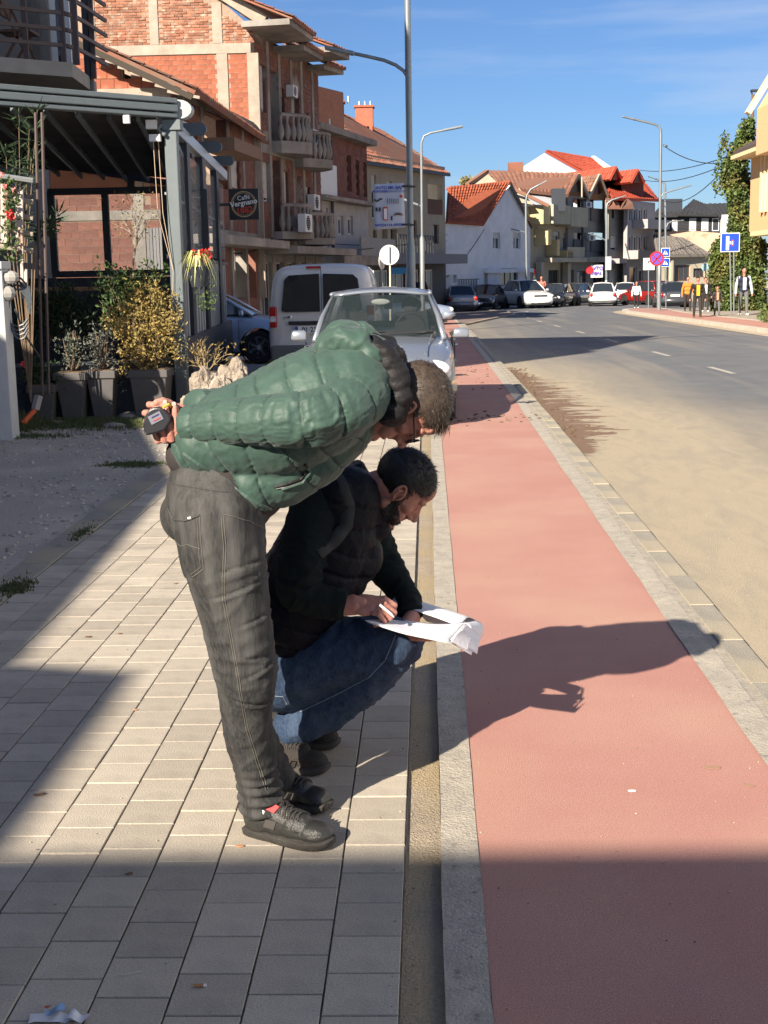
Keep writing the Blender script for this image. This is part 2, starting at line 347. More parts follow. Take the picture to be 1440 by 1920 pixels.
# dashes on the centre line
M_PAINT = mat('worn_paint', (.50,.46,.38), .8, col2=(.3,.28,.25), nscale=9)
dy = [(22.2,24),(27.6,29.4),(34.2,36.2)]+[(40.5+6.2*k, 42.4+6.2*k) for k in range(7)]
lm = tag(bpy.data.objects.new('centre_line', None), kind='structure'); COL.objects.link(lm)
for a, c in dy:
    f = lambda y: 5.02-(y-23)*.018 + max(0, y-55)**2*.004
    b = MB(); b.add([(f(a)-.05, a, zg(a)-.05), (f(a)+.06, a, zg(a)-.05), (f(c)+.06, c, zg(c)-.05), (f(c)-.05, c, zg(c)-.05)], [(0,1,2,3)]); b.build('dash', M_PAINT, lm)
# clods of earth and stones lying in the gutter and on the path
M_CLOD = mat('earth_clod', (.13,.085,.05), .95, var=.3, nscale=12, bump=1, bscale=80)
b = MB()
for _ in range(230):
    y = R.uniform(13.5, 24.5); u = R.random(); x = 1.42+abs(R.gauss(0, .16)) if u < .6 else R.uniform(.2, 1.6) if y > 19 else R.gauss(1.45, .12)
    if u >= .6 and y < 19: y = R.gauss(15.2, .3); x = R.uniform(.3, 1.4)
    s_ = R.uniform(.006, .022)*(1.4 if y > 20 else 1); b.ball((x, y, zg(y)+(-.05 if x > 1.4 else .002)), (s_*R.uniform(.7,1.5), s_*R.uniform(.7,1.5), s_*.6), 6, 4)
b.build('earth_clods', M_CLOD, kind='stuff')
b = MB()
for _ in range(900):
    y = 2.4+R.random()**1.6*9; x = R.choice([R.uniform(-2.2, -.1), R.uniform(.03, 1.2), R.gauss(-.07, .02), R.uniform(1.4, 3.5)]); s_ = R.uniform(.0012, .0038)
    b.ball((x, y, (.002 if x < 1.4 else -.053) if x < -.1 or x > .02 else -.012), (s_*R.uniform(.8,1.6), s_, s_*.7), 5, 3)
b.build('grit', mat('grit', (.33,.28,.21), .9, rand=.4), kind='stuff')
b = MB()
for _ in range(5200):
    x = -2.45-R.random()**1.3*9; y = R.uniform(5.5, 15.9); s_ = R.uniform(.005, .017)
    b.ball((x, y, .0), (s_*R.uniform(.8,1.7), s_*R.uniform(.8, 1.4), s_*.6), 5, 3)
b.build('loose_gravel', mat('gravel_stone', (.40,.36,.31), .9, rand=.4), kind='stuff', fixn=False)
# ================================================================ building helpers
M_CONC = mat('grey_concrete', (.28,.255,.22), .92, col2=(.19,.175,.155), nscale=2.5, bump=1, bscale=40, col3=(.40,.36,.31), n3=.8)
M_CONCL = mat('light_concrete', (.40,.34,.27), .92, col2=(.30,.25,.20), nscale=2.2, bump=1.2, bscale=35)
M_MORTAR = mat('mortar', (.36,.27,.2), .95, col2=(.28,.2,.15), nscale=9, bump=1)
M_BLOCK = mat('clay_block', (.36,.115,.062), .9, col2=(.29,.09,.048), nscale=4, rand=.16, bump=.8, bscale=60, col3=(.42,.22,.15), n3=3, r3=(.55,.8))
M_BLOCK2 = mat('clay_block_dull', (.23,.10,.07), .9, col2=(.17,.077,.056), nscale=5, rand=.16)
M_BRICK = mat('old_brick', (.34,.145,.085), .92, col2=(.26,.105,.062), nscale=3, rand=.3, col3=(.42,.32,.24), n3=5, r3=(.5,.7))
M_GLASS = mat('window_glass', (.035,.045,.055), .08, spec=.6)
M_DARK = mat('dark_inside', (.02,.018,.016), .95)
M_WFRAME = mat('white_plastic', (.72,.72,.70), .5)
M_BROWNW = mat('brown_wood', (.12,.06,.035), .6, var=.2)
M_SHUT = mat('roller_shutter', (.58,.56,.52), .6)
M_RTILE = mat('roof_tile_old', (.27,.105,.065), .9, rand=.28, col2=(.20,.08,.05), nscale=2.2, col3=(.20,.13,.09), n3=.9)
M_RTILEO = mat('roof_tile_orange', (.40,.105,.045), .85, rand=.22, col2=(.33,.08,.033), nscale=2.2)
M_RTILER = mat('roof_tile_red', (.40,.07,.035), .8, rand=.12)
M_RTILEB = mat('roof_tile_brown', (.24,.115,.075), .85, rand=.18)
M_METAL = mat('grey_metal', (.36,.38,.38), .45, metal=.6, var=.08)
M_NAVY = mat('anthracite', (.028,.034,.045), .5)
M_NAVY2 = mat('anthracite_light', (.07,.085,.095), .45)
M_GREYP = mat('grey_paint', (.115,.14,.15), .45, var=.05)
class Fac:
    """a vertical wall plane seen from the street: A left end, B right end"""
    def __init__(s, A, B):
        s.A = Vector((A[0], A[1], 0)); s.B = Vector((B[0], B[1], 0)); d = s.B-s.A; s.L = d.length; s.u = d.normalized(); s.n = Vector((s.u.y, -s.u.x, 0))
        if s.n.dot(-s.A) < 0: s.n = -s.n
        s.g = zg(.5*(A[1]+B[1]))
    @staticmethod
    def px(x0, D0, x1, D1):
        a = P(x0, 520, D0); b = P(x1, 520, D1); return Fac((a.x, a.y), (b.x, b.y))
    def hit(s, px, py):
        d = ray(px, py); o = Vector((0,0,H)); t = (s.A-o).dot(s.n)/d.dot(s.n); p = o+d*t; return (p-s.A).dot(s.u), p.z
    def rect(s, x0, y0, x1, y1):
        ym = (y0+y1)/2; xm = (x0+x1)/2; u0 = s.hit(x0, ym)[0]; u1 = s.hit(x1, ym)[0]; z1 = s.hit(xm, y0)[1]; z0 = s.hit(xm, y1)[1]; return (u0, u1, z0, z1)
    def pt(s, u, z, out=0.): return s.A+s.u*u+Vector((0,0,z))+s.n*out
    def box(s, mb, u0, u1, z0, z1, o0, o1):
        c = s.pt((u0+u1)/2, (z0+z1)/2, (o0+o1)/2); M = Matrix((s.u, s.n, Vector((0,0,1)))).transposed().to_4x4(); M.translation = c
        return mb.box((0,0,0), (abs(u1-u0), abs(o1-o0), abs(z1-z0)), 0, M)
    def wall(s, name, m, root, z0, z1, ops=(), th=.3, u0=0., u1=None, label=None):
        u1 = s.L if u1 is None else u1; us = sorted({u0, u1, *[max(u0, min(u1, v)) for o in ops for v in o[:2]]}); zs = sorted({z0, z1, *[max(z0, min(z1, v)) for o in ops for v in o[2:4]]}); mb = MB()
        for a, b in zip(us, us[1:]):
            run = None
            for c, d in zip(zs, zs[1:]):
                mu = (a+b)/2; mz = (c+d)/2; hole = any(o[0] < mu < o[1] and o[2] < mz < o[3] for o in ops)
                if hole:
                    if run is not None: s.box(mb, a, b, run, c, -th, 0); run = None
                elif run is None: run = c
            if run is not None: s.box(mb, a, b, run, z1, -th, 0)
        return mb.build(name, m, root, label=label)
    def window(s, o, root, fm=M_WFRAME, gm=M_GLASS, nx=2, rec=.12, fw=.06, shut=0., name='window', shm=None):
        u0, u1, z0, z1 = o; b = MB()
        s.box(b, u0, u1, z0, z0+fw, -rec-.05, -rec); s.box(b, u0, u1, z1-fw, z1, -rec-.05, -rec)
        for k in range(nx+1):
            uc = u0+fw/2+(u1-u0-fw)*k/nx; s.box(b, uc-fw/2, uc+fw/2, z0+fw, z1-fw, -rec-.05, -rec)
        w_ = b.build(name, fm, root); g = MB(); s.box(g, u0+.01, u1-.01, z0+.01, z1-.01, -rec-.04, -rec-.03); g.build('pane', gm, w_)
        if shut > 0:
            q = MB(); zz = z1-(z1-z0)*shut; n = max(2, int((z1-zz)/.06))
            for k in range(n): s.box(q, u0+.02, u1-.02, zz+(z1-zz)*k/n+.006, zz+(z1-zz)*(k+1)/n, -rec+.005, -rec+.02)
            q.build('shutter', shm or M_SHUT, w_)
        return w_
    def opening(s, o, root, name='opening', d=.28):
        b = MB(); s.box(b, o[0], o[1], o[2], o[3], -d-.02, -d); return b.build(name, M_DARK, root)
def bricks(root, fac, u0, u1, z0, z1, bw, bh, m, mask=None, cap=300, name='brick', gap=.012, out=.0, dep=.03, jit=.006, order=None, stag=True, over=()):
    """each block its own object, proud of the mortar"""
    b = MB(); b.box((0,0,0), (bw-gap, dep, bh-gap)); me = b.mesh(name); me.materials.append(m)
    Mx = Matrix((fac.u, fac.n, Vector((0,0,1)))).transposed().to_4x4(); inv = rootinv(root); lst = []
    nz = int((z1-z0)/bh+.5); 
    for j in range(nz):
        z = z0+bh*(j+.5); k = 0; u = u0-(bw/2 if (stag and j % 2) else 0)
        while u < u1-.01:
            a = max(u, u0); c = min(u+bw, u1)
            if c-a > .05 and not any(q[0]-.02 < (a+c)/2 < q[1]+.02 and q[2]-.02 < z < q[3]+.02 for q in over) and (mask is None or mask((a+c)/2, z)): lst.append((a, c, z))
            u += bw
    if order: lst.sort(key=order)
    far = MB()
    for i, (a, c, z) in enumerate(lst):
        p = fac.pt((a+c)/2, z, out+R.uniform(0, jit)-dep/2+.008)
        T = Matrix.Translation(p) @ Mx @ Matrix.Rotation(R.uniform(-.012, .012), 4, 'Y') @ Matrix.Diagonal(((c-a-gap)/(bw-gap), 1, R.uniform(.96,1.02), 1))
        if i < cap:
            o = bpy.data.objects.new(name, me); COL.objects.link(o); o.parent = root; o.matrix_basis = inv @ T
        else: far.box((0,0,0), (bw-gap, dep, bh-gap), 0, T)
    if far.f: far.build(name+'work', m, root, kind='stuff', fixn=False)
def roofquad(root, p0, p1, p2, p3, m, name='roof', th=.12, tw=.3, tl=.38, tiles=True, cap=0):
    """p0-p1 eave, p3-p2 ridge: a slab with rows of curved tiles as real geometry"""
    p0, p1, p2, p3 = map(Vector, (p0, p1, p2, p3)); nrm = (p1-p0).cross(p3-p0).normalized()
    if nrm.z < 0: nrm = -nrm
    b = MB(); b.prism([p0, p1, p2, p3], -nrm*th); slab = b.build(name, m, root)
    if tiles:
        W_ = max((p1-p0).length, (p2-p3).length); Ls = ((p3-p0).length+(p2-p1).length)/2; nr = max(2, int(Ls/tl)); nc = max(2, int(W_/tw)); t = MB()
        for j in range(nr):
            v0 = j/nr; v1 = min(1, (j+1.12)/nr)
            for i in range(nc):
                a = i/nc; c = (i+.93)/nc; mid = (a+c)/2; jt = nrm*R.uniform(0, .02)
                f = lambda u, v: (p0*(1-u)+p1*u)*(1-v)+(p3*(1-u)+p2*u)*v
                lo = nrm*.045+jt; hi = nrm*.015+jt; cr = nrm*.05
                t.add([f(a, v0)+lo, f(mid, v0)+lo+cr, f(c, v0)+lo, f(a, v1)+hi, f(mid, v1)+hi+cr, f(c, v1)+hi, f(a, v0)-nrm*.0, f(c, v0)-nrm*.0], [(0,1,4,3),(1,2,5,4),(0,6,7,2,1)])
        t.build('roof_tiles', m, slab, kind='stuff', fixn=False)
    return slab
def boxh(root, name, m, x0, x1, y0, y1, z0, z1, label=None):
    b = MB(); b.box(((x0+x1)/2, (y0+y1)/2, (z0+z1)/2), (x1-x0, y1-y0, z1-z0)); return b.build(name, m, root, label=label)
def acunit(root, p, n, s=.8, lab='white air conditioner outdoor unit', top=True):
    p = Vector(p); n = Vector(n).normalized(); u = Vector((0,0,1)).cross(n); M = Matrix((u, n, Vector((0,0,1)))).transposed().to_4x4(); M.translation = p
    t = thing('air_conditioner', lab, 'air conditioner', p, group='air conditioner units on the facades') if root is None else None
    b = MB(M); b.box((0,.14,0), (s,.28,s*.68)); b.build('casing', M_WFRAME, t, bev=.015)
    b = MB(M); b.disc((-.1*s,.285,0), .27*s, (0,1,0), .01, 20); b.build('fan_opening', M_DARK, t)
    b = MB(M)
    for k in range(6): b.bar((-.1*s-.27*s, .296, -.2*s+k*.08*s), (-.1*s+.27*s, .296, -.2*s+k*.08*s), .008, .01)
    b.build('grille', M_WFRAME, t)
    b = MB(M); b.bar((-.3*s, .0, -.36*s), (-.3*s, .3, -.36*s), .03, .03); b.bar((.3*s, .0, -.36*s), (.3*s, .3, -.36*s), .03, .03); b.build('bracket', M_METAL, t)
    return t
# ================================================================ buildings behind and beside the camera (they throw the big shadows)
def plain_house(lab, x0, x1, y0, y1, h, poly=None):
    t = thing('street_building', lab, 'building', ((x0+x1)/2, (y0+y1)/2, 0))
    b = MB()
    if poly: b.prism([(p[0], p[1], -.1) for p in poly], (0,0,h+.1))
    else: b.box(((x0+x1)/2, (y0+y1)/2, h/2), (x1-x0, y1-y0, h))
    b.build('wall', M_CONCL, t)
    if not poly:
        for k in range(int((x1-x0)/3)):
            for z in range(int(h/3)):
                f = Fac((x0, y1), (x1, y1)); f.n = Vector((0,1,0)); f.window((1+3*k, 2.3+3*k, 1+3*z, 2.3+3*z), t, rec=-.1)
    return t
plain_house('pale building behind the photographer across the pavement end', -14, -2.45, -14, -4.36, 5, [(-14,-14),(-2.45,-14),(-2.45,-4.33),(-5.85,-4.36),(-5.85,-2.55),(-6.4,-2.4),(-6.7,2.85),(-8.2,8.2),(-9,9.6),(-14,9.6)])
plain_house('tall pale house beside the gravel yard out of view', -16, -7.45, 10.4, 14.3, 12)
b = MB()

# added row of unseen pale houses across the road, bouncing sunlight into the shade
M_WBOUNCE = mat('white_bounce_row', (.70,.74,.80), .9, var=.04, nscale=.6)
for k, (y0, y1, h, c) in enumerate(((-22,-9.5,12,'unseen white three-storey house added for bounce light across the road furthest back'),(-9,4,13,'unseen white three-storey house added for bounce light across the road beside the camera'),(4.5,18,12,'unseen white house added for bounce light across the road opposite the cafe'),(18.5,36,12.5,'unseen white long house added for bounce light across the road next before the apricot building'))):
    t = thing('street_building', c, 'building', (19, (y0+y1)/2, 0)); f = Fac((13.5+.0, y1), (13.5, y0)); f.n = Vector((-1,0,0)); ops = [(1.2+3.2*i, 2.5+3.2*i, 1+3*j, 2.4+3*j) for i in range(int((y1-y0-1)/3.2)) for j in range(4)]
    f.wall('wall', M_WBOUNCE, t, -.6, h, ops, th=.3)
    for o in ops: f.window(o, t, nx=1)
    b = MB(); b.box((18.9, (y0+y1)/2, h/2), (10.1, y1-y0, h)); b.build('house_body', M_WBOUNCE, t); b = MB(); b.prism([(13.2, y0, h+.01), (24.5, y0, h+.01), (19, y0, h+2.6)], (0, y1-y0, 0)); b.build('roof', M_RTILE, t)
# ================================================================ cafe house with balcony, pergola
house = thing('cafe_house', 'grey house with railed balcony above the dark pergola cafe', 'building', (-8, 19, 0))
M_WALLD = mat('grey_beige_plaster', (.22,.205,.185), .9, var=.1, nscale=2, bump=.6)
fh = Fac.px(-60, 18.4, 152, 18.4)
wu = [fh.rect(88, -120, 125, 150)]
fh.wall('wall', M_WALLD, house, 4.05, 8.4, wu, th=.3)
for o in wu: fh.window(o, house, nx=1, rec=.1, fw=.08, name='balcony_door')
b = MB(); fh.box(b, *fh.rect(60, -100, 74, 150), 0, .08); b.build('pilaster', mat('pilaster', (.13,.12,.11), .9), house)
b = MB(); b.prism([(-12,18.72,4.05),(fh.B.x,18.72,4.05),(fh.B.x-1.5,22.3,4.05),(-12,22.3,4.05)], (0,0,4.35)); b.build('side_wall', M_WALLD, house)
boxh(house, 'ground_floor', M_NAVY, -12, -6.15, 18.5, 22.3, 0, 4.0)
b = MB(); b.prism([(-3.9, 17.2, 8.3), (-3.9, 22.8, 8.3), (-3.9, 19.9, 11.1)], (-9, 0, 0)); b.build('roof', M_RTILE, house)
c = P(152, 60, 18.1); b = MB(); b.tube([(c.x+.04, 18.25, 4), (c.x+.04, 18.25, 8.3)], .06); b.build('downpipe', M_NAVY, house)
# balcony
zb = 4.10
A0 = P(-60, 155, 16.2); A1 = P(137, 158, 17.0); A2 = P(176, 190, 18.7)
b = MB(); b.prism([(A0.x, A0.y, zb), (A1.x, A1.y, zb), (A2.x+.05, A2.y, zb), (A0.x, 18.7, zb)], (0,0,.17)); b.build('balcony_slab', mat('slab_concrete', (.30,.27,.23), .9, var=.12, nscale=3), house)
M_RAIL = mat('rail_brown', (.075,.05,.045), .6)
rail = MB(); zs_ = [4.47, 4.66, 4.85, 5.04, 5.24]
i0 = Vector((A0.x, A0.y, 0)); i1 = Vector((A1.x, A1.y, 0)); i2 = Vector((A1.x-.12, A2.y-.1, 0))
for k, z in enumerate(zs_):
    b = MB(); e = Vector((.05, -.0, 0)) ; c1 = i1+Vector((-.06, .0, z)); b.bar(i0+Vector((0,0,z)), c1, .035, .045); c2 = i1+Vector((.02, .25, z)); b.bar(c1, c2, .035, .045); b.bar(c2, i2+Vector((.2, 0, z)), .035, .045)
    b.build('rail_bar', M_RAIL, house)
for px in (-10, 63, 120, 142):
    q = P(px, 100, 17.0); t = (q.x-i0.x)/(i1.x-i0.x); y = i0.y+(i1.y-i0.y)*min(1, t); b = MB(); b.box((q.x, y+.05, 4.75), (.06, .05, 1.0)); b.build('rail_post', M_RAIL, house)
b = MB(); b.box((i2.x+.1, i2.y-.4, 4.75), (.06, .06, 1.0)); b.build('rail_post', M_RAIL, house)
# folding chair on the balcony
q = P(40, 145, 17.5); t = thing('folding_chair', 'dark folding chair standing behind the balcony railing', 'chair', (q.x, q.y, 4.27))
for s_ in (-.2, .2):
    b = MB(); b.bar((q.x-.2, q.y+s_, 4.27), (q.x+.12, q.y+s_, 4.75), .035, .03); b.bar((q.x+.2, q.y+s_, 4.27), (q.x-.16, q.y+s_, 5.1), .035, .03); b.build('leg', M_BROWNW, t)
b = MB(); b.box((q.x, q.y, 4.72), (.42, .42, .03)); b.build('seat', M_BROWNW, t)
b = MB(); b.box((q.x-.16, q.y, 5.0), (.03, .42, .18)); b.build('backrest', M_BROWNW, t)

# leafy helpers ------------------------------------------------------------
def leafmat(name, c1, c2, rand=.35): 
    m = mat(name, c1, .6, col2=c2, nscale=6, rand=rand, spec=.3); m.node_tree.nodes['Principled BSDF'].inputs['Transmission Weight'].default_value = 0; return m
M_LEAFG = leafmat('leaf_green', (.075,.115,.03), (.04,.07,.02)); M_LEAFD = leafmat('leaf_dark', (.035,.06,.025), (.02,.038,.017))
M_LEAFY = leafmat('leaf_yellowing', (.36,.25,.08), (.19,.155,.05)); M_LEAFB = leafmat('leaf_pale', (.30,.27,.12), (.2,.17,.08)); M_STEM = mat('stem', (.20,.14,.09), .8, var=.2); M_STEMG = mat('stem_grey', (.30,.26,.2), .85, var=.2)
M_RFLOW = mat('red_petals', (.55,.03,.03), .6); M_PFLOW = mat('pink_petals', (.7,.22,.22), .6); M_LIGHTLEAF = leafmat('leaf_striped', (.62,.58,.27), (.38,.42,.12))
def leaf(mb, p, d, L_, w_, up=None):
    d = Vector(d).normalized(); s = d.cross(Vector((R.gauss(0,1), R.gauss(0,1), R.gauss(0,1)))).normalized() if up is None else d.cross(Vector(up)).normalized(); q = s.cross(d)
    mb.add([p, p+d*L_*.5+s*w_*.5+q*w_*.15, p+d*L_, p+d*L_*.5-s*w_*.5+q*w_*.15], [(0,1,2),(0,2,3)])
def rdir(zb=0.): return Vector((R.gauss(0,1), R.gauss(0,1), R.gauss(0,1)+zb)).normalized()
def bush(root, c, r, n, L_, w_, m, name='foliage', stems=14, base=None, lump=.35, sm=M_STEM, hollow=.35, shape=1.):
    c = Vector(c); base = Vector(base) if base is not None else c-Vector((0,0,r[2])); s_ = MB(); l_ = MB()
    for k in range(stems):
        d = rdir(.4); e = c+Vector((d.x*r[0]*.8, d.y*r[1]*.8, d.z*r[2]*.8)); m1 = base.lerp(e, .5)+rdir()*.06*r[2]; s_.tube([base+rdir()*.02, m1, e], [.008+.01*r[2], .006, .002], 5)
    s_.build('stem', sm, root, smooth=True)
    seed = R.uniform(0, 50)
    for k in range(n):
        d = rdir(); q = R.random()**hollow; f = 1+lump*fbm(d.x*2+seed, d.y*2, d.z*2, 3)*2
        p = c+Vector((d.x*r[0], d.y*r[1], d.z*r[2]))*q*f
        for _ in range(3): leaf(l_, p+rdir()*L_*.6, (d*.6+rdir(.4)), L_*R.uniform(.6, 1.3), w_*R.uniform(.7, 1.2))
    return l_.build(name, m, root, fixn=False)

# ---- pergola of the cafe
perg = thing('cafe_pergola', 'dark metal pergola of the cafe with glass sides and sloping fabric roof', 'pergola', (-5, 17, 0))
dirv = lambda D: -3.12-.07*(D-16.3)              # the street side of the pergola
pf = lambda px, py: None
def post(name, px, D, z0, z1, w_, m, dep=None):
    q = P(px, 520, D); b = MB(); b.box((q.x, D, (z0+z1)/2), (w_, dep or w_, z1-z0)); return b.build(name, m, perg, bev=.006)
fp = (P(333, 520, 16.3).x, 16.3)
b = MB(); b.box((fp[0], fp[1], 1.75), (.15, .15, 3.5)); b.build('front_post', M_GREYP, perg, bev=.01)
L0 = Vector((P(-40, 185, 14.6).x, 14.6, 0)); L1 = Vector((fp[0]+.06, 16.25, 0))
bz = 3.53
b = MB()
for zz, w_, h_ in ((3.60, .17, .08), (3.69, .15, .06), (3.52, .14, .05)): b.bar(L0+Vector((0,0,zz)), L1+Vector((0,0,zz)), w_, h_)
b.build('front_gutter', M_GREYP, perg, bev=.01)
e = L1+Vector((.03, 0, 3.6)); b = MB(); b.prism([e+Vector((x*.17+.02, 0, z*.11)) for x, z in [(-.9,-1),(0,-1)]+[(math.cos(a)*.9, math.sin(a)) for a in np.linspace(-PI/2, PI/2, 9)]+[(0,1),(-.9,1)]], (0, .2, 0)); b.build('gutter_end_cap', mat('end_cap', (.33,.36,.36), .4), perg)
b = MB(); b.box((fp[0]+.02, 16.3, 3.42), (.22, .2, .12)); b.tube([(fp[0]-.1, 16.2, 3.42), (fp[0]-.13, 16.18, 3.36), (fp[0]-.05, 16.18, 3.3)], .025); b.build('post_bracket', M_GREYP, perg, bev=.01)
b = MB(); b.box((fp[0]-.2, 16.15, 3.42), (.12, .1, .1)); b.build('lamp_box', M_WFRAME, perg)
b = MB(); q = P(243, 228, 15.9); b.box((q.x, 15.75, 3.44), (.07,.07,.09)); b.build('lamp_box', M_WFRAME, perg)
b = MB(); b.box((fp[0]-.17, 16.18, 3.27), (.13, .08, .08)); b.build('lamp_box', M_WFRAME, perg)
# roller cords hanging beside the post
for dx in (-.19, -.13):
    b = MB(); b.tube([(fp[0]+dx, 16.15, 3.25), (fp[0]+dx+.02, 16.13, 2.4), (fp[0]-.03, 16.2, 1.72), (fp[0]-.06, 16.18, 1.3)], .0045, 5); b.build('cord', mat('cord', (.5,.38,.27), .8), perg)
# street-side beam with rounded cross-beam ends
S0 = Vector((dirv(16.3), 16.3, 3.53)); S1 = Vector((dirv(25.6), 25.6, 3.50))
b = MB(); b.bar(S0, S1, .12, .16); b.build('side_beam', mat('side_beam', (.42,.45,.46), .35, metal=.3), perg, bev=.01)
for D in (19.0, 21.6, 24.2):
    x = dirv(D); z = 3.66; b = MB(); b.prism([(x-.15, D, z-.085), (x+.2, D, z-.085)]+[(x+.2+.085*math.cos(a), D, z+.085*math.sin(a)) for a in np.linspace(-PI/2, PI/2, 9)][1:-1]+[(x+.2, D, z+.085), (x-.15, D, z+.085)], (0,.09,0)); b.build('beam_end', M_NAVY2, perg)
# pleated canopy: hanging fabric between ribs
M_FAB = mat('dark_canvas', (.035,.033,.035), .9, var=.15, nscale=3)
B0 = P(12, 305, 20.5); B1 = P(362, 330, 20.6); F0 = Vector((P(-200, 185, 14.2).x, 14.2, 3.62)); F1 = L1+Vector((-.12,.1,3.62)); b = MB(); nvx, nvy = 46, 14; vs = []; fs = []
for i in range(nvx+1):
    for j in range(nvy+1):
        u = i/nvx; v = j/nvy; p = F0.lerp(F1, u).lerp(B0.lerp(B1, u), v); p.z -= .10*abs(math.sin(PI*v*6)); vs.append(p)
for i in range(nvx):
    for j in range(nvy): k = i*(nvy+1)+j; fs.append((k, k+1, k+nvy+2, k+nvy+1))
b.add(vs, fs); o = b.build('canopy_fabric', M_FAB, perg, smooth=True); q = o.modifiers.new('s', 'SOLIDIFY'); q.thickness = .01
for k in range(8):
    u = .16+.12*k; p = F0.lerp(F1, u); q_ = B0.lerp(B1, u); b = MB(); b.bar(p-Vector((0,0,.12)), q_-Vector((0,0,.12)), .035, .07); b.build('canopy_rib', M_NAVY2 if k % 2 else M_GREYP, perg)
# back glass wall in black frame
gb = Fac((-6.15, 20.75), (dirv(20.75), 20.75)); gu = lambda px: gb.hit(px, 400)[0]; gz = lambda py: gb.hit(250, py)[1]
b = MB()
zt0 = gb.hit(95, 307)[1]; zt1 = gb.hit(385, 352)[1]
zm = gz(357); zs1 = gz(512)
for u in (gu(97), gu(198), gu(308), gu(384)): gb.box(b, u-.05, u+.05, zs1, zm, -.05, .03)
for z in (zm, zs1): gb.box(b, gu(92), gb.L, z-.05, z+.05, -.052, .032)
b.build('back_frame', M_NAVY, perg)
b = MB(); b.bar(gb.pt(gu(92), zt0), gb.pt(gb.L, zt1), .09, .09); gb.box(b, gu(248)-.05, gu(248)+.05, zm, gz(325), -.05, .03); b.build('back_top_rail', M_NAVY, perg)
for a, c in ((97,198),(198,308),(308,384)):
    b = MB(); gb.box(b, gu(a)+.05, gu(c)-.05, zs1+.05, zm-.05, -.012, -.004); b.build('glass_pane', mat('clear_glass', (.62,.66,.66), .02, alpha=.22, spec=.5), perg)
M_AMB = mat('amber_sheet', (.42,.13,.05), .3, alpha=.72)
b = MB(); b.prism([gb.pt(gu(97), zm+.05), gb.pt(gb.L, zm+.05), gb.pt(gb.L, zt1-.03), gb.pt(gu(97), zt0-.05)], gb.n*.01); b.build('amber_panel', M_AMB, perg)
# dark parapet under the back glass and along the yard
b = MB(); gb.box(b, 0, gb.L, 0, zs1-.055, -.06, .06); b.build('back_parapet', M_NAVY, perg)
ff = Fac((-6.6, 15.4), (fp[0]+.12, 16.45)); b = MB(); ff.box(b, 0, ff.L, -.1, .62, -.1, 0); b.build('front_parapet', mat('navy_panel', (.022,.027,.042), .5, var=.2), perg)
b = MB(); ff.box(b, 0, ff.L, .62, .66, -.14, .03); b.build('parapet_cap', M_NAVY2, perg)
# table top inside
b = MB(); q = P(130, 537, 17.6); b.box((q.x, 17.6, 1.52), (1.15, .5, .045)); b.build('counter_board', mat('board', (.34,.17,.08), .5, var=.2), perg)
# street side: posts, slats, lower wall
for px, D in ((371, 18.7), (397, 20.9), (421, 23.4)):
    b = MB(); b.box((dirv(D), D, 1.75), (.11, .22, 3.4)); b.build('side_post', M_NAVY, perg)
for px in (352, 361):
    pass
for k in range(22):
    D = 16.75+k*.38; b = MB(); b.box((dirv(D), D, 1.32), (.035, .07, 1.1)); b.build('slat', mat('slat', (.42,.42,.40), .5) if k == 0 else bpy.data.materials['slat'], perg)
b = MB(); b.bar((dirv(16.4), 16.4, .55), (dirv(25.4), 25.4, .52), .12, .62); b.build('side_parapet', M_NAVY, perg)
b = MB(); b.bar((dirv(16.4), 16.4, 1.9), (dirv(25.4), 25.4, 1.88), .05, .05); b.build('side_handrail', M_NAVY, perg)
b = MB(); b.bar((dirv(16.5)-.02, 16.5, 2.65), (dirv(25)-.02, 25, 2.6), .02, .03); b.tube([(dirv(17)-.05, 17, 3.2), (dirv(19)-.05, 19, 2.75), (dirv(21), 21, 2.85)], .012, 5); b.build('wind_screen_wire', M_METAL, perg)
b = MB(); b.bar((dirv(16.6), 16.6, 2.65), (dirv(25.2), 25.2, 2.62), .006, 1.35); b.build('side_screen', mat('clear_screen', (.5,.53,.53), .05, alpha=.25), perg)
# projecting cafe sign
t = thing('cafe_sign', 'square black coffee sign with round logo sticking out from the pergola', 'sign', P(458, 383, 24.2))
q0 = P(430, 383, 24.2); q1 = P(486, 383, 24.2); zt = P(458, 354, 24.2).z; zb_ = P(458, 412, 24.2).z; b = MB(); b.box(((q0.x+q1.x)/2, 24.2, (zt+zb_)/2), (q1.x-q0.x, .12, zt-zb_)); b.build('panel', mat('sign_black', (.012,.012,.014), .4), t, bev=.01)
cx_ = (q0.x+q1.x)/2; cz_ = (zt+zb_)/2; rr = (zt-zb_)*.42
def ring(mb, c, r0, r1, y, th, n=40):
    vs = []
    for k in range(n):
        a = 2*PI*k/n
        for r in (r0, r1):
            for yy in (y, y-th): vs.append((c[0]+r*math.cos(a), yy, c[1]+r*math.sin(a)))
    fs = []
    for k in range(n):
        i = k*4; j = ((k+1)%n)*4
        fs += [(i+1, j+1, j+3, i+3), (i, i+2, j+2, j), (i, j, j+1, i+1), (i+2, i+3, j+3, j+2)]
    mb.add(vs, fs)
M_GOLD = mat('gold_print', (.42,.31,.16), .5); M_WPR = mat('white_print', (.75,.74,.72), .6); M_REDP = mat('red_print', (.5,.05,.02), .6)
b = MB(); ring(b, (cx_, cz_), rr*.93, rr, 24.14, .008); ring(b, (cx_, cz_), rr*.84, rr*.87, 24.14, .006); b.build('ring', M_GOLD, t)
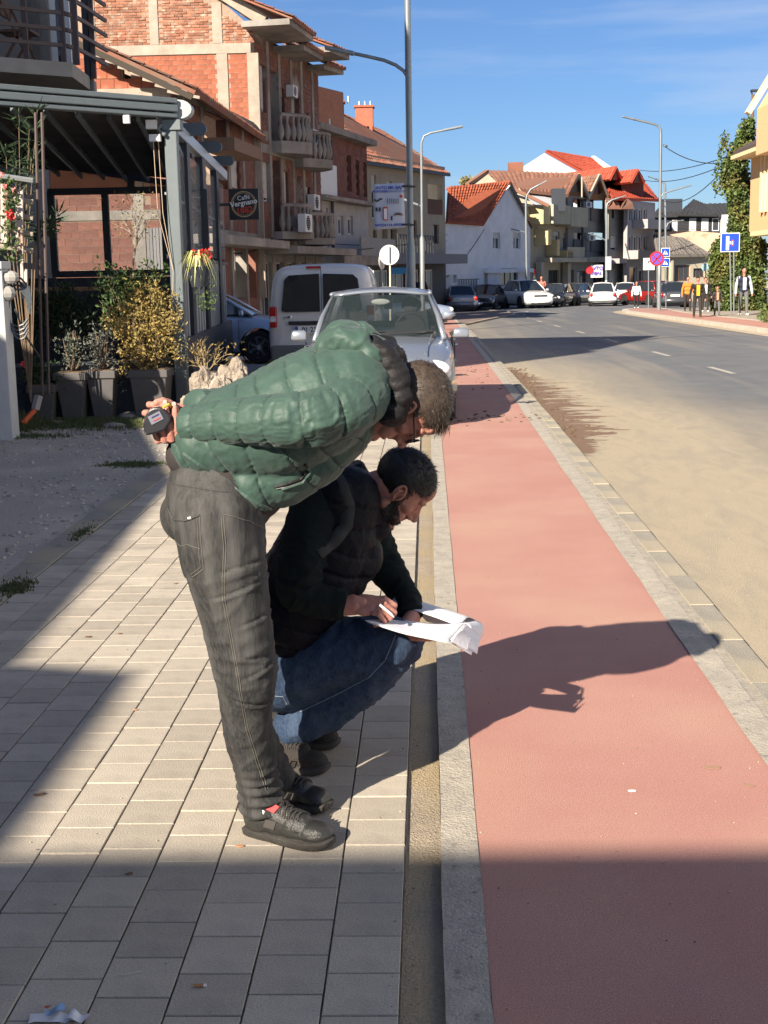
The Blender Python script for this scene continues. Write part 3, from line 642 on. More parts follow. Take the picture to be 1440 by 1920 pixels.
text('Caffè', .11, M_WPR, t, (cx_, 24.133, cz_+.11), (1,0,.15), (-.15,0,1)); text('Vergnano', .125, M_WPR, t, (cx_, 24.133, cz_+.02), (1,0,.15), (-.15,0,1), bold=.002); text('1882', .15, M_REDP, t, (cx_+.01, 24.133, cz_-.11), (1,0,.12), (-.12,0,1), bold=.002)
b = MB(); b.bar((dirv(24.2), 24.2, cz_), (q0.x, 24.2, cz_), .04, .05); b.build('arm', M_NAVY, t)

# ---- plants and pots at the foot of the cafe
M_POT = mat('grey_pot', (.085,.08,.08), .7, var=.1); M_POT2 = mat('taupe_pot', (.22,.19,.165), .75, var=.1)
def pot(px, pyb, D, wt, h, lab, m=M_POT, wb=None, rim=True):
    q = P(px, pyb, D); t = thing('plant_pot', lab, 'plant pot', (q.x, D, 0)); wb = wb or wt*.62; b = MB(); b.box((q.x, D, h/2), (wb, wb, h), tp=(wt/wb, wt/wb)); b.build('body', m, t, bev=.008)
    b = MB()
    if rim: b.box((q.x, D, h-.03), (wt+.03, wt+.03, .09)); b.build('rim', m, t, bev=.008)
    b = MB(); b.box((q.x, D, h+.018), (wt-.04, wt-.04, .01)); b.build('soil', M_CLOD, t); return Vector((q.x, D, h))
p1 = pot(141, 775, 15.75, .36, .55, 'tall tapered grey pot furthest left in the row before the parapet')
p2 = pot(197, 775, 15.85, .34, .56, 'tapered grey pot left of the square pot with yellow bush')
p3 = pot(287, 770, 15.9, .44, .56, 'broad square grey pot holding the yellowing bush', wb=.34)
p4 = pot(388, 735, 16.05, .27, .50, 'small taupe pot right of the pergola post beside the rocks', M_POT2)
p5 = pot(85, 775, 15.6, .3, .42, 'low dark pot behind the brush near the white post')
t = thing('yellowing_bush', 'dense yellowing bush in the square grey pot, half in sun', 'plant', p3)
bush(t, p3+Vector((-.05,0,.48)), (.40,.33,.52), 1500, .05, .022, M_LEAFY, base=p3, stems=30, lump=.3); 
t = thing('green_shrub', 'green shrub rising behind the yellowing bush', 'plant', p3+Vector((-.15,.35,0)))
bush(t, p3+Vector((-.25,.42,.92)), (.45,.2,.3), 420, .06, .03, M_LEAFG, base=p3+Vector((-.1,.35,0)), lump=.5)
t = thing('bare_sapling', 'thin bare branched sapling standing above the green shrub', 'plant', p3+Vector((-.25,.5,0)))
b = MB(); bs = p3+Vector((-.22,.45,.0)); tp_ = P(252, 500, 16.35); b.tube([bs, tp_+Vector((-.02,0,0)), P(257, 440, 16.35)], [.02,.016,.012], 6); b.build('trunk', M_STEMG, t)
b = MB()
def twig(b, p, d, L_, r, lv):
    e = p+d*L_; m_ = p.lerp(e, .5)+rdir()*L_*.08; b.tube([p, m_, e], [r, r*.8, r*.55], 4)
    if lv > 0:
        for _ in range(3): twig(b, m_.lerp(e, R.random()), (d+rdir(.3)*.75).normalized(), L_*R.uniform(.5,.75), r*.6, lv-1)
tt = P(257, 440, 16.35); lv = MB()
for k in range(7): twig(b, tt+Vector((0,0,-.05*k*.6)), Vector((R.uniform(-.7,.9), R.uniform(-.4,.4), 1.0)).normalized(), R.uniform(.2,.34), .008, 2)
b.build('branches', M_STEMG, t)
for _ in range(130): q = tt+Vector((R.gauss(0,.16), R.gauss(0,.1), R.uniform(-.05,.5))); leaf(lv, q, rdir(), .05, .018)
lv.build('leaves', M_LEAFB, t, fixn=False)
for q, n, lab, mm in ((p1, 190, 'sparse grey-green plant in the tall pot furthest left', leafmat('leaf_sage', (.13,.15,.12), (.08,.09,.07))), (p2, 230, 'silvery wilted plant in the tapered grey pot', leafmat('leaf_silver', (.20,.20,.18), (.1,.11,.09)))):
    t = thing('potted_plant', lab, 'plant', q); bush(t, q+Vector((0,0,.26)), (.2,.18,.32), n, .045, .02, mm, base=q, stems=18, lump=.5)
t = thing('potted_plant', 'bare twiggy plant in the small taupe pot by the post', 'plant', p4); b = MB()
for k in range(12): twig(b, p4, Vector((R.uniform(-1,1.1), R.uniform(-.5,.5), R.uniform(.5,1))).normalized(), R.uniform(.18,.3), .007, 2)
b.build('branches', mat('twig_tan', (.30,.22,.11), .8), t); lv = MB()
for _ in range(110): q = p4+Vector((R.gauss(.05,.22), R.gauss(0,.12), R.uniform(.1,.4))); leaf(lv, q, rdir(), .045, .02)
lv.build('leaves', M_LEAFY, t, fixn=False)
t = thing('flowering_plant', 'dark plant with one red bloom in the low pot near the white post', 'plant', p5)
bush(t, p5+Vector((-.06,0,.1)), (.24,.16,.22), 240, .05, .03, M_LEAFD, base=p5, lump=.4); b = MB(); q = P(45, 683, 15.5)
for k in range(14): leaf(b, q, rdir(), .05, .04)
b.build('bloom', mat('crimson_bloom', (.6,.05,.06), .6), t, fixn=False)
t = thing('parapet_shrubs', 'dark green trailing shrubs growing over the pergola parapet', 'plant', (-4.9, 16.4, .6))
for px, py, rx, rz_, n in ((95, 590, .42, .3, 750), (55, 600, .25, .35, 300), (165, 610, .25, .25, 260), (215, 560, .25, .38, 350), (120, 560, .2, .2, 200)):
    q = P(px, py, 16.45); bush(t, q, (rx, .2, rz_), n, .055, .028, M_LEAFD, lump=.5, stems=8)
# oleander at the left edge and climbing rose on trellis posts
t = thing('oleander', 'tall oleander with long dark leaves at the left edge before the pergola', 'plant', P(40, 640, 14.8)); b = MB(); sm_ = MB()
for px, py, px2 in ((35, 215, 40), (55, 240, 46), (10, 270, 22), (70, 205, 50), (30, 300, 30), (8, 330, 14), (60, 290, 42), (45, 400, 40), (95, 415, 60), (110, 400, 66), (75, 440, 60)):
    q = P(px, py, 14.8); r_ = P(px2, 470, 14.8); sm_.tube([Vector((P(48, 600, 14.8).x, 14.8, .3)), r_, q], [.007, .006, .003], 5)
    for _ in range(34):
        o_ = q.lerp(r_, abs(R.gauss(0, .28))); d = Vector((R.gauss(0,1), R.gauss(0,.7), R.gauss(.5,.7))); leaf(b, o_, d, R.uniform(.12,.22), .024)
sm_.build('stem', M_STEM, t); b.build('foliage', M_LEAFD, t, fixn=False)
t = thing('trellis', 'weathered white wooden trellis with rails at the left edge', 'trellis', P(20, 700, 14.4))
M_OLDW = mat('peeling_white_wood', (.50,.44,.40), .85, col2=(.25,.14,.10), nscale=9, stretch=(1,1,.25), ramp=(.4,.5))
for px, y0, y1, w_ in ((8, 345, 455, .07), (37, 356, 460, .07), (41, 460, 530, .03), (48, 505, 555, .03)):
    a = P(px, y0, 14.4); c = P(px, y1, 14.4); b = MB(); b.bar(a, c, w_, w_*.5, up=(0,1,0)); b.build('picket', M_OLDW, t)
for y in (335, 375, 405, 435, 467):
    a = P(-20, y-8, 14.45); c = P(62, y+4, 14.5); b = MB(); b.tube([a, c], .03, 6); b.build('rail', M_STEMG if y != 335 else M_METAL, t)
for px in (66, 78):
    b = MB(); a = P(px, 200, 14.6); c = P(px+5, 600, 14.6); b.tube([(a.x, 14.6, 3.4), (c.x, 14.6, .4)], .018, 6); b.build('upright', M_RAIL, t)
t = thing('climbing_rose', 'climbing rose with small red and pink flowers on the white trellis', 'plant', P(18, 400, 14.3)); b = MB(); fl = MB(); f2 = MB()
for _ in range(170): q = P(R.gauss(17, 9), R.uniform(335, 490), 14.3); leaf(b, q, rdir(), .07, .035)
for px, py in ((19, 404), (17, 398), (22, 409)): 
    for _ in range(9): leaf(fl, P(px, py, 14.28), rdir(), .05, .04)
for px, py in ((4, 328), (10, 350), (27, 357)):
    f2 = MB()
    for _ in range(8): leaf(f2, P(px, py, 14.28), rdir(), .04, .03)
    f2.build('pink_bloom', M_PFLOW, t, fixn=False)
b.build('foliage', M_LEAFG, t, fixn=False); fl.build('red_bloom', M_RFLOW, t, fixn=False);
# white gate post, brush, hose
q0 = P(-30, 640, 13.9); q1 = P(19, 640, 13.9); zt = P(10, 505, 13.9).z; t = thing('gate_post', 'white painted concrete gate post at the left edge', 'post', (q0.x, 13.9, 0))
b = MB(); b.box(((q0.x+q1.x)/2, 13.9, (zt-.02)/2), (q1.x-q0.x, .25, zt+.02)); b.build('shaft', mat('white_wall_paint', (.50,.50,.49), .8, var=.06), t, bev=.01)
b = MB(); b.box(((q0.x+q1.x)/2-.01, 13.9, zt+.04), (q1.x-q0.x+.05, .32, .08)); b.build('cap', bpy.data.materials['white_wall_paint'], t, bev=.015)
t = thing('hand_brush', 'old brush with orange handle leaning in the weeds by the white post', 'brush', P(55, 780, 14.6))
a = P(42, 794, 14.5); c = P(66, 768, 14.6); e = P(73, 742, 14.65); b = MB(); b.bar(a, c, .045, .05); b.build('handle', mat('orange_plastic', (.6,.09,.02), .5), t, bev=.01); b = MB(); b.bar(c, e, .07, .06); b.build('head', mat('bristle_grey', (.32,.30,.28), .9), t)
t = thing('garden_hose', 'coiled cable and hose with pale fittings hanging on the white post', 'hose', P(25, 560, 14.0)); b = MB()
for k in range(4): q = P(30+k*2, 565+8*k, 13.95); b.tube([q+Vector((.16*math.cos(a_)*(1-.1*k), 0, .26*math.sin(a_))) for a_ in np.linspace(0, 5.5, 16)], .012, 5)
b.tube([P(28, 580, 13.9), P(48, 630, 14.1), P(75, 670, 14.8)], .011, 6); b.build('hose_coil', M_NAVY2, t)
M_OLDP = mat('old_plastic', (.30,.29,.27), .7); b = MB(); b.ball(P(20, 520, 13.85), (.09,.06,.07), 8, 6); b.build('fitting', M_OLDP, t); b = MB(); b.ball(P(12, 550, 13.85), (.1,.07,.08), 8, 6); b.build('fitting', M_OLDP, t); b = MB(); b.box(P(48, 548, 14.2), (.09,.06,.13)); b.build('fitting', M_OLDP, t)
# hanging basket on the post
t = thing('hanging_basket', 'dark hanging pot with striped spider plant and red blooms by the grey post', 'plant pot', P(370, 505, 16.3)); q = P(372, 500, 16.2)
b = MB(); b.lathe(q+Vector((0,0,-.12)), [(.09,-.12),(.15,.1),(.16,.12),(.13,.12)], 16); b.build('pot', M_NAVY, t); b = MB()
for k in range(70):
    a_ = R.uniform(0, 2*PI); L_ = R.uniform(.14,.30); d = Vector((math.cos(a_), math.sin(a_)*.8, 0)); p_ = q+Vector((0,0,.02)); m_ = p_+d*L_*.5+Vector((0,0,.15*R.uniform(.5,1.2))); e = p_+d*L_*1.05+Vector((0,0,R.uniform(-.28,.05))); s_ = d.cross(Vector((0,0,1)))*.011
    b.add([p_+s_, p_-s_, m_-s_, m_+s_, e], [(0,1,2,3),(3,2,4)])
b.build('striped_leaves', M_LIGHTLEAF, t, fixn=False); b = MB(); c = MB()
for _ in range(40): leaf(b, q+Vector((R.uniform(-.05,.16), R.uniform(-.1,.1), R.uniform(.08,.2))), rdir(), .05, .04)
for _ in range(160): leaf(c, P(R.uniform(365,405), R.uniform(505,580), 16.2), rdir(-.3), .05, .025)
b.build('red_bloom', M_RFLOW, t, fixn=False); c.build('trailing_leaves', M_LEAFG, t, fixn=False)
# rocks
M_ROCK = mat('limestone', (.36,.30,.235), .92, col2=(.22,.18,.145), nscale=9, bump=4, bscale=30, col3=(.6,.52,.42), n3=4)
def rock(px, py, D, r, lab, sd):
    q = P(px, py, D); t = thing('rock', lab, 'rock', q); bm = bmesh.new(); bmesh.ops.create_icosphere(bm, subdivisions=5, radius=1)
    for v in bm.verts:
        d = v.co.normalized(); f = 1+.30*mn.noise(d*1.3+Vector((sd,0,0)))+.16*mn.noise(d*2.8+Vector((0,sd,0)))+.06*mn.noise(d*7)+.03*mn.noise(d*16); v.co = Vector((d.x*r[0], d.y*r[1], d.z*r[2]))*f
    me = bpy.data.meshes.new('rock_surface'); bm.to_mesh(me); bm.free(); o = link('rock_surface', me, M_ROCK, t, smooth=True); return t
rock(380, 745, 15.55, (.16,.15,.35), 'tall cream limestone rock with holes right of the post', 3.)
rock(440, 735, 15.8, (.24,.2,.36), 'larger brown-grey limestone rock right of the cream one', 7.)
rock(357, 765, 15.45, (.11,.1,.17), 'small grey stone left of the cream rock', 11.)
rock(413, 745, 15.5, (.14,.12,.25), 'low grey stone between the two big rocks', 15.)
# weeds in the yard
def weeds(name, cx, cy, rx, ry, n, h, m, lab=None):
    b = MB()
    for _ in range(n):
        x = cx+R.gauss(0, rx); y = cy+R.gauss(0, ry)
        if y > 15.75: continue
        for _ in range(3): d = Vector((R.gauss(0,.5), R.gauss(0,.4), 1)).normalized(); s_ = Vector((1,R.uniform(-.6,.6),0))*.006; p_ = Vector((x+R.gauss(0,.02), y, .0)); e = p_+d*h*R.uniform(.4,1.3); b.add([p_-s_, p_+s_, e], [(0,1,2)])
    return b.build(name, m, kind='stuff', fixn=False)
M_GRASS = mat('grass_blades', (.06,.095,.025), .8, rand=.4, col2=(.10,.10,.04), nscale=3)
weeds('grass', -4.3, 15.2, .9, .28, 3800, .05, M_GRASS); weeds('grass', -4.9, 14.0, .5, .10, 900, .04, M_GRASS); weeds('grass', -4.75, 14.9, .14, .25, 500, .17, M_GRASS)
g_ = G(250, 872); weeds('grass', g_.x, g_.y, .13, .07, 380, .028, M_GRASS); g_ = G(25, 1105); weeds('grass', g_.x, g_.y, .04, .1, 160, .03, M_GRASS); g_ = G(160, 1000); weeds('grass', g_.x-.02, g_.y, .015, .15, 120, .02, M_GRASS)
for px, py, s_ in ((245, 783, .13), (215, 800, .1), (60, 800, .07), (110, 795, .08), (90, 790, .06), (150, 792, .05)):
    g_ = G(px, py); t = thing('kerb_fragment', {245:'largest pale concrete lump by the foot of the parapet', 215:'flat concrete lump in the weeds left of the largest one'}.get(px, {60:'pale stone furthest left in the weeds, beside the brush handle',110:'small pale stone in the weeds below the first tall pot',90:'smallest pale stone just right of the brush',150:'small pale stone in the weeds below the second pot'}.get(px)), 'stone', g_, group=None if px in (245,215) else 'small stones in the weeds')
    bm = bmesh.new(); bmesh.ops.create_icosphere(bm, subdivisions=3, radius=1)
    for v in bm.verts: f = 1+.3*mn.noise(v.co*1.6+Vector((px,0,0))); v.co = Vector((v.co.x*s_*1.3*f, v.co.y*s_*f, v.co.z*s_*.5*f))
    me = bpy.data.meshes.new('stone'); bm.to_mesh(me); bm.free(); link('stone', me, M_CONC, t, smooth=35)
# ================================================================ unfinished low brick house (front gable side in the sun)
t = bh = thing('brick_house', 'unfinished orange block house with slanting tiled roof behind the cafe', 'house', P(335, 560, 35))
f1 = Fac((P(60, 520, 35).x, 35), (P(333, 520, 35).x, 35)); U = lambda px: f1.hit(px, 300)[0]; Z = lambda py, px=250: f1.hit(px, py)[1]
b = MB(); prof = [(60, 30), (165, 84), (333, 165)]
b.prism([f1.pt(U(60), -.6), f1.pt(f1.L, -.6), f1.pt(f1.L, Z(203)), f1.pt(U(60), Z(203))], -f1.n*.25); b.build('wall', M_MORTAR, bh)
b = MB(); f1.box(b, U(60), f1.L+.02, Z(200), Z(166), -.3, .05); b.build('ring_beam', M_CONCL, bh)
steps = [(120,160,76),(160,178,90),(178,210,106),(210,238,120),(253,280,135),(280,313,150)]
b = MB()
for a, c, y in steps: f1.box(b, U(a), U(c), Z(166)+.002, Z(y), -.24, -.01)
b.build('infill', M_MORTAR, bh)
def msk(u, z):
    for a, c, y in steps:
        if U(a) <= u <= U(c) and z < Z(y): return True
    return False
bricks(bh, f1, U(120), U(313), Z(166), Z(76), .35, .25, M_BLOCK, mask=msk, cap=60, name='block')
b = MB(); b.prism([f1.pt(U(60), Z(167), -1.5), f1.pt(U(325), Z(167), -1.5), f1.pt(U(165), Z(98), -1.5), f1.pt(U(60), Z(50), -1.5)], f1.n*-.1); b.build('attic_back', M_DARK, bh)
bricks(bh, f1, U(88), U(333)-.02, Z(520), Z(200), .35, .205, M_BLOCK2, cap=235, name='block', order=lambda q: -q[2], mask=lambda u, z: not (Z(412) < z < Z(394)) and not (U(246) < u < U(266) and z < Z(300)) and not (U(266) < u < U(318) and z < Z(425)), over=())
b = MB(); f1.box(b, U(60), f1.L+.01, Z(412), Z(394), -.2, .035); f1.box(b, U(246), U(266), Z(520), Z(300), -.2, .03); b.build('concrete_band', M_CONC, bh, kind='stuff')
b = MB()
for k in range(9): f1.box(b, U(268)+k*.085, U(268)+k*.085+.07, Z(508), Z(428), .0, .03+.02*(k % 2))
b.build('sheet_door', mat('sheet', (.25,.25,.25), .7, rand=.15), bh, kind='stuff')
# street side
g1 = Fac((f1.B.x, 35.02), (P(484, 520, 44.9).x, 44.9)); rc = g1.rect
ops = [rc(341, 228, 371, 300), rc(384, 216, 425, 350), rc(429, 282, 450, 352), rc(345, 420, 420, 560), rc(432, 470, 480, 560)]
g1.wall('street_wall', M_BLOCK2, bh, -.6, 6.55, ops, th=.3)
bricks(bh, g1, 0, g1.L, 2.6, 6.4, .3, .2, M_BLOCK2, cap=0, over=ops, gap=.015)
g1.window(ops[0], bh, nx=3); g1.window(ops[2], bh, nx=3, shut=1.)
b = MB()
for px in (337, 380, 428, 455, 478): u = g1.hit(px, 300)[0]; g1.box(b, u-.15, u+.15, -.6, 6.5, -.31, .04)
g1.box(b, 0, g1.L, 2.75, 3.0, -.31, .05); g1.box(b, 0, g1.L, 6.25, 6.56, -.31, .05); b.build('concrete_frame', M_CONC, bh, kind='stuff')
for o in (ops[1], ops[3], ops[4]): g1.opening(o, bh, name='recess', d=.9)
b = MB(); g1.box(b, ops[1][0]-.2, ops[1][1]+.8, 5.1, 5.45, 0, .9); b.build('balcony_beam', mat('beam_brown', (.24,.15,.10), .9, var=.1), bh)
b = MB(); g1.box(b, 0, g1.L, 2.5, 2.74, 0, 1.1); b.build('canopy_slab', M_CONC, bh)
b = MB()
for k in range(5): g1.box(b, 2.0+1.6*k, 2.0+1.6*k+.9, -.3, 2.3, -.5, -.42)
b.build('shop_door', mat('shop_grey', (.30,.30,.29), .7), bh, kind='stuff')
# roof: rises to the left, eave along the street
e0 = P(352, 170, 34.2); e1 = P(484, 262, 45.2); r0 = P(140, 66, 34.2); r1 = r0+Vector((.4, 12.5, .0)); 
rf = roofquad(bh, e0+Vector((.2,0,0)), e1+Vector((.25,0,0)), r1, r0, M_RTILE, th=.1, tw=.28, tl=.36)
b = MB(); b.bar(e0+Vector((.1,.02,-.16)), r0+Vector((0,.02,-.16)), .06, .14); b.build('rake_board', mat('dark_timber', (.05,.04,.03), .9), bh)
for k in range(7):
    p = e0.lerp(r0, .06+k*.11)+Vector((0,.05,-.2)); b = MB(); b.bar(p+Vector((.45,0,-.05)), p+Vector((-.35,0,.12)), .08, .07); b.build('rafter_board', M_CONCL, bh)

# ================================================================ tall three-storey brick building
tb = thing('apartment_building', 'tall unfinished brick apartment block with baluster balconies over the street', 'building', P(485, 560, 45))
f2 = Fac((P(60, 520, 45).x, 45), (P(484, 520, 45).x, 45)); U = lambda px: f2.hit(px, 100)[0]; Z = lambda py, px=400: f2.hit(px, py)[1]
zc = Z(43, 480); zp = Z(-75, 330)
b = MB(); b.prism([f2.pt(0, -.6), f2.pt(f2.L, -.6), f2.pt(f2.L, Z(48, 484)), f2.pt(U(420), Z(2, 420)), f2.pt(U(300), Z(-90, 300)), f2.pt(0, Z(-90, 300))], -f2.n*.3); b.build('gable_wall', M_MORTAR, tb)
cols = [(165,182),(282,300),(406,426),(463,484)]
b = MB(); f2.box(b, 0, f2.L+.01, Z(101), Z(82), -.2, .05); b.build('ring_beam', M_CONCL, tb)
for i, (a, c) in enumerate(cols):
    b = MB()
    if i != 0: f2.box(b, U(a)+(.1 if i == 1 else 0), U(c), Z(560) if i > 1 else Z(82)-.01, Z(101)-.002 if i > 1 else Z(82), -.2, .045) if i > 1 else f2.box(b, U(283), U(299), Z(82)+.01, Z(-80), -.2, .04)
    if i == 0: f2.box(b, U(164), U(181), Z(82)+.01, Z(-80), -.2, .04)
    if i == 2: f2.box(b, U(400), U(418), Z(82)+.01, Z(5, 420), -.2, .04)
    b.build('column', M_CONCL, tb)
roofline = lambda u: Z(2, 420)-(u-U(420))*(Z(2, 420)-Z(48, 484))/(U(484)-U(420))
gapmask = lambda u, z: all(not (U(a)-.02 < u < U(c)+.02) for a, c in [(163,182),(282,300),(400,419)]) and z < roofline(u)-.35
bricks(tb, f2, U(160), U(478), Z(82), Z(-8), .27, .085, M_BRICK, mask=gapmask, cap=0, jit=.025, gap=.02)
bricks(tb, f2, U(215), U(465), Z(255), Z(101), .25, .15, M_BLOCK, mask=lambda u, z: not (U(404) < u < U(428)) and (z > Z(88+(f2.pt(u,0).x-f2.pt(U(215),0).x)/(f2.pt(U(465),0).x-f2.pt(U(215),0).x)*170)), cap=300, name='block', order=lambda q: (-q[2]))
b = MB(); a = f2.pt(U(484)+.25, Z(42, 484)+.0); c = f2.pt(U(300), Z(-92, 300)); b.bar(a, c, .5, .35); b.build('rake', M_CONCL, tb)
g2 = Fac((f2.B.x+.0, 45.02), (P(606, 520, 53.5).x, 53.5)); rc = g2.rect
ops = [rc(487,122,498,212), rc(509,135,523,270), rc(525,165,534,215), rc(553,180,563,300), rc(571,212,580,255), rc(492,303,506,378), rc(512,300,526,436), rc(530,322,541,388), rc(558,330,566,448), rc(572,350,582,400)]
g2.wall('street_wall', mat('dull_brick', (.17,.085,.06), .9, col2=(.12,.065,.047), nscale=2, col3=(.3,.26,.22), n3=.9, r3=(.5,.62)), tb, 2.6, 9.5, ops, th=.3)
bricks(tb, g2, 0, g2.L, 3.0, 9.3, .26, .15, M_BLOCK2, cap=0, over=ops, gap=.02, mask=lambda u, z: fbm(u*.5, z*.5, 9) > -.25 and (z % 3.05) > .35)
for i in (0, 2, 4, 5, 7, 9): g2.window(ops[i], tb, nx=1, shut=.9 if i in (0,5,7) else .3)
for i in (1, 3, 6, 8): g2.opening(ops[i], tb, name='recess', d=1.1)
b = MB()
for u in (0.12, g2.hit(506,300)[0], g2.hit(527,300)[0], g2.hit(549,300)[0], g2.hit(568,300)[0], g2.hit(588,300)[0]): g2.box(b, u-.14, u+.14, -.6, 9.4, -.31, .04)
for z in (2.75, 5.85): g2.box(b, 0, g2.L, z-.15, z+.15, -.31, .055)
b.build('concrete_frame', M_CONC, tb, kind='stuff')
def baluster_balcony(root, fac, x0, x1, ytop, yslab, ybot, out=1.1, seg=7):
    u0, u1, zs, zt = fac.rect(x0, ytop, x1, yslab); zb = fac.rect(x0, yslab, x1, ybot)[2]
    u1 = max(u1, u0+1.2); b = MB(); n = 12; poly = [fac.pt(u0, zb), *[fac.pt(u0+(u1-u0)*k/n, zb, out*(.35+.65*math.sin(PI*k/n))) for k in range(n+1)], fac.pt(u1, zb)]
    s_ = MB(); s_.prism(poly, (0,0,zs-zb)); s_.build('balcony_slab', M_CONC, root); c = MB()
    pts = [fac.pt(u0+.1+(u1-u0-.2)*k/n, zt, (out-.1)*(.35+.65*math.sin(PI*k/n))) for k in range(n+1)]; c.tube(pts, .07, 6); c.build('coping', M_CONC, root)
    hh = zt-zs
    for k in range(n+1):
        p = pts[k]-Vector((0,0,hh)); q = MB(); q.lathe(p, [(.05,0),(.05,.08*hh),(.075,.14*hh),(.115,.3*hh),(.09,.48*hh),(.045,.66*hh),(.04,.8*hh),(.06,.86*hh),(.05,hh)], 8); q.build('baluster', M_CONC, root, smooth=True)
for a in ((507,545,222,270,292), (549,585,254,302,318), (509,550,388,436,450), (553,592,404,448,460)): baluster_balcony(tb, g2, *a)
# tiled overhangs
for (x0, y0, x1, y1, D0, D1, o) in ((470, 40, 520, 92, 44.3, 47.6, 1.3), (518, 92, 556, 128, 47.6, 50, 1.0), (545, 132, 584, 168, 49.8, 51.8, 1.5), (566, 160, 604, 190, 52, 53.6, .9)):
    a = P(x0, y0+38, D0); c = P(x1, y1+30, D1); z = 9.45 if o > 1.2 else 9.2; a.z = c.z = z; n = g2.n
    q = MB(); q.prism([a-n*.3, c-n*.3, c+n*o, a+n*o], (0,0,.18)); q.build('soffit_slab', M_CONC, tb)
    roofquad(tb, a+n*(o+.1)+Vector((0,0,.19)), c+n*(o+.1)+Vector((0,0,.19)), c-n*1.2+Vector((0,0,1.3)), a-n*1.2+Vector((0,0,1.3)), M_RTILE, th=.05, tw=.25, tl=.32)
b = MB(); g2.box(b, 0, g2.L, 2.35, 2.6, -.3, 1.4); b.build('first_floor_slab', M_CONC, tb)
ops2 = [(.4+1.55*k, 1.6+1.55*k, -.4, 2.1) for k in range(5)]
g2.wall('shop_wall', mat('shop_plaster', (.27,.25,.22), .9, var=.15), tb, -.6, 2.35, ops2, th=.2)
for o in ops2: g2.window(o, tb, nx=2, name='shop_window', fm=mat('frame_grey', (.42,.40,.37), .6), shut=.0)
for px, py, s_, l in ((543,172,.6,'air conditioner highest on the brick block'), (583,258,.8,'air conditioner beside the upper right baluster balcony'), (585,380,.85,'air conditioner above the lower right baluster balcony'), (522,420,.9,'large white air conditioner left of the lower left baluster balcony')):
    u, z = g2.hit(px-4, py); acunit(None, g2.pt(u, z, .02 if s_ < .9 else .9), g2.n, s_, 'white '+l)
# hanging cables
M_WIRE = mat('wire_black', (.02,.02,.02), .7)
def wire(pts, r, name='cable', lab=None, parent=None, sag=.0):
    b = MB()
    a, c = Vector(pts[0]), Vector(pts[1]); b.tube([a.lerp(c, k/14)-Vector((0,0,4*sag*(k/14)*(1-k/14))) for k in range(15)], r, 5); return b.build(name, M_WIRE, parent)
wire((g2.pt(-6, 2.8, .1), g2.pt(1.5, 2.9, .1)), .03, parent=tb, sag=.5); wire((g2.pt(-4.8, 2.6, .2), g2.pt(-3.6, -.2, .2)), .03, parent=tb)
# ================================================================ brick and white terrace house
th3 = thing('terrace_house', 'narrow house with bare brick top floor and white balcony floor beyond the apartment block', 'house', P(650, 560, 58))
g3 = Fac.px(588, 54, 692, 62); rc = g3.rect
ops = [rc(650,291,659,359), rc(667,298,674,366), rc(681,304,688,369), rc(590,250,612,320), rc(634,405,644,440), rc(652,405,662,440), rc(594,395,606,470), rc(612,390,616,470)]
z1 = rc(640,375,650,380)[3]
g3.wall('brick_wall', M_BLOCK2, th3, z1, rc(640,262,650,380)[3], ops, th=.3)
bricks(th3, g3, g3.hit(622,300)[0], g3.L, z1, 7.4, .3, .2, M_BLOCK2, cap=0, over=ops, gap=.02)
g3.wall('white_wall', mat('dirty_white', (.42,.42,.42), .9, var=.12, nscale=1.5), th3, 2.4, z1-.16, ops, th=.3, )
for i in (0,1,2,3): g3.opening(ops[i], th3, name='window_opening')
for i in (4,5): g3.window(ops[i], th3, nx=2, shm=M_SHUT, shut=.2)
for i in (6,7): g3.window(ops[i], th3, nx=1)
b = MB(); g3.box(b, 0, g3.L, z1-.15, z1-.001, -.3, .6); b.build('floor_slab', M_CONC, th3)
b = MB(); g3.box(b, 0, g3.L, rc(640,262,650,380)[3], rc(640,262,650,380)[3]+.25, -.4, .5); b.build('roof_slab', M_CONC, th3)
b = MB(); g3.box(b, 0, g3.L*1., 2.0, 2.4, -.3, 1.3); b.build('balcony_slab', M_CONC, th3)
b = MB(); g3.box(b, g3.hit(622,450)[0], g3.L, 2.4, 3.15, 1.2, 1.28); b.build('balcony_parapet', mat('parapet_grey', (.30,.31,.30), .9, var=.12), th3)
b = MB(); g3.box(b, 0, g3.hit(618,450)[0], 4.6, 6.0, .3, .38); b.build('white_screen', M_WFRAME, th3)
b = MB(); p = g3.pt(g3.hit(617,300)[0], 0, .1); b.tube([p, p+Vector((0,0,7.9))], .06, 8); b.build('downpipe', M_NAVY, th3)
g3.wall('shop_wall', mat('shop_dark', (.10,.09,.085), .9), th3, -.6, 2.0, [], th=.3, u0=0)
b = MB(); a = P(577, 205, 54.5); c = P(640, 225, 60); b.prism([(a.x-3, 56, 6), (c.x, 61.5, 6), (c.x, 61.5, 9.6), (a.x-3, 56, 10)], (0,.4,0)); b.build('attic_wall', M_BLOCK2, th3)
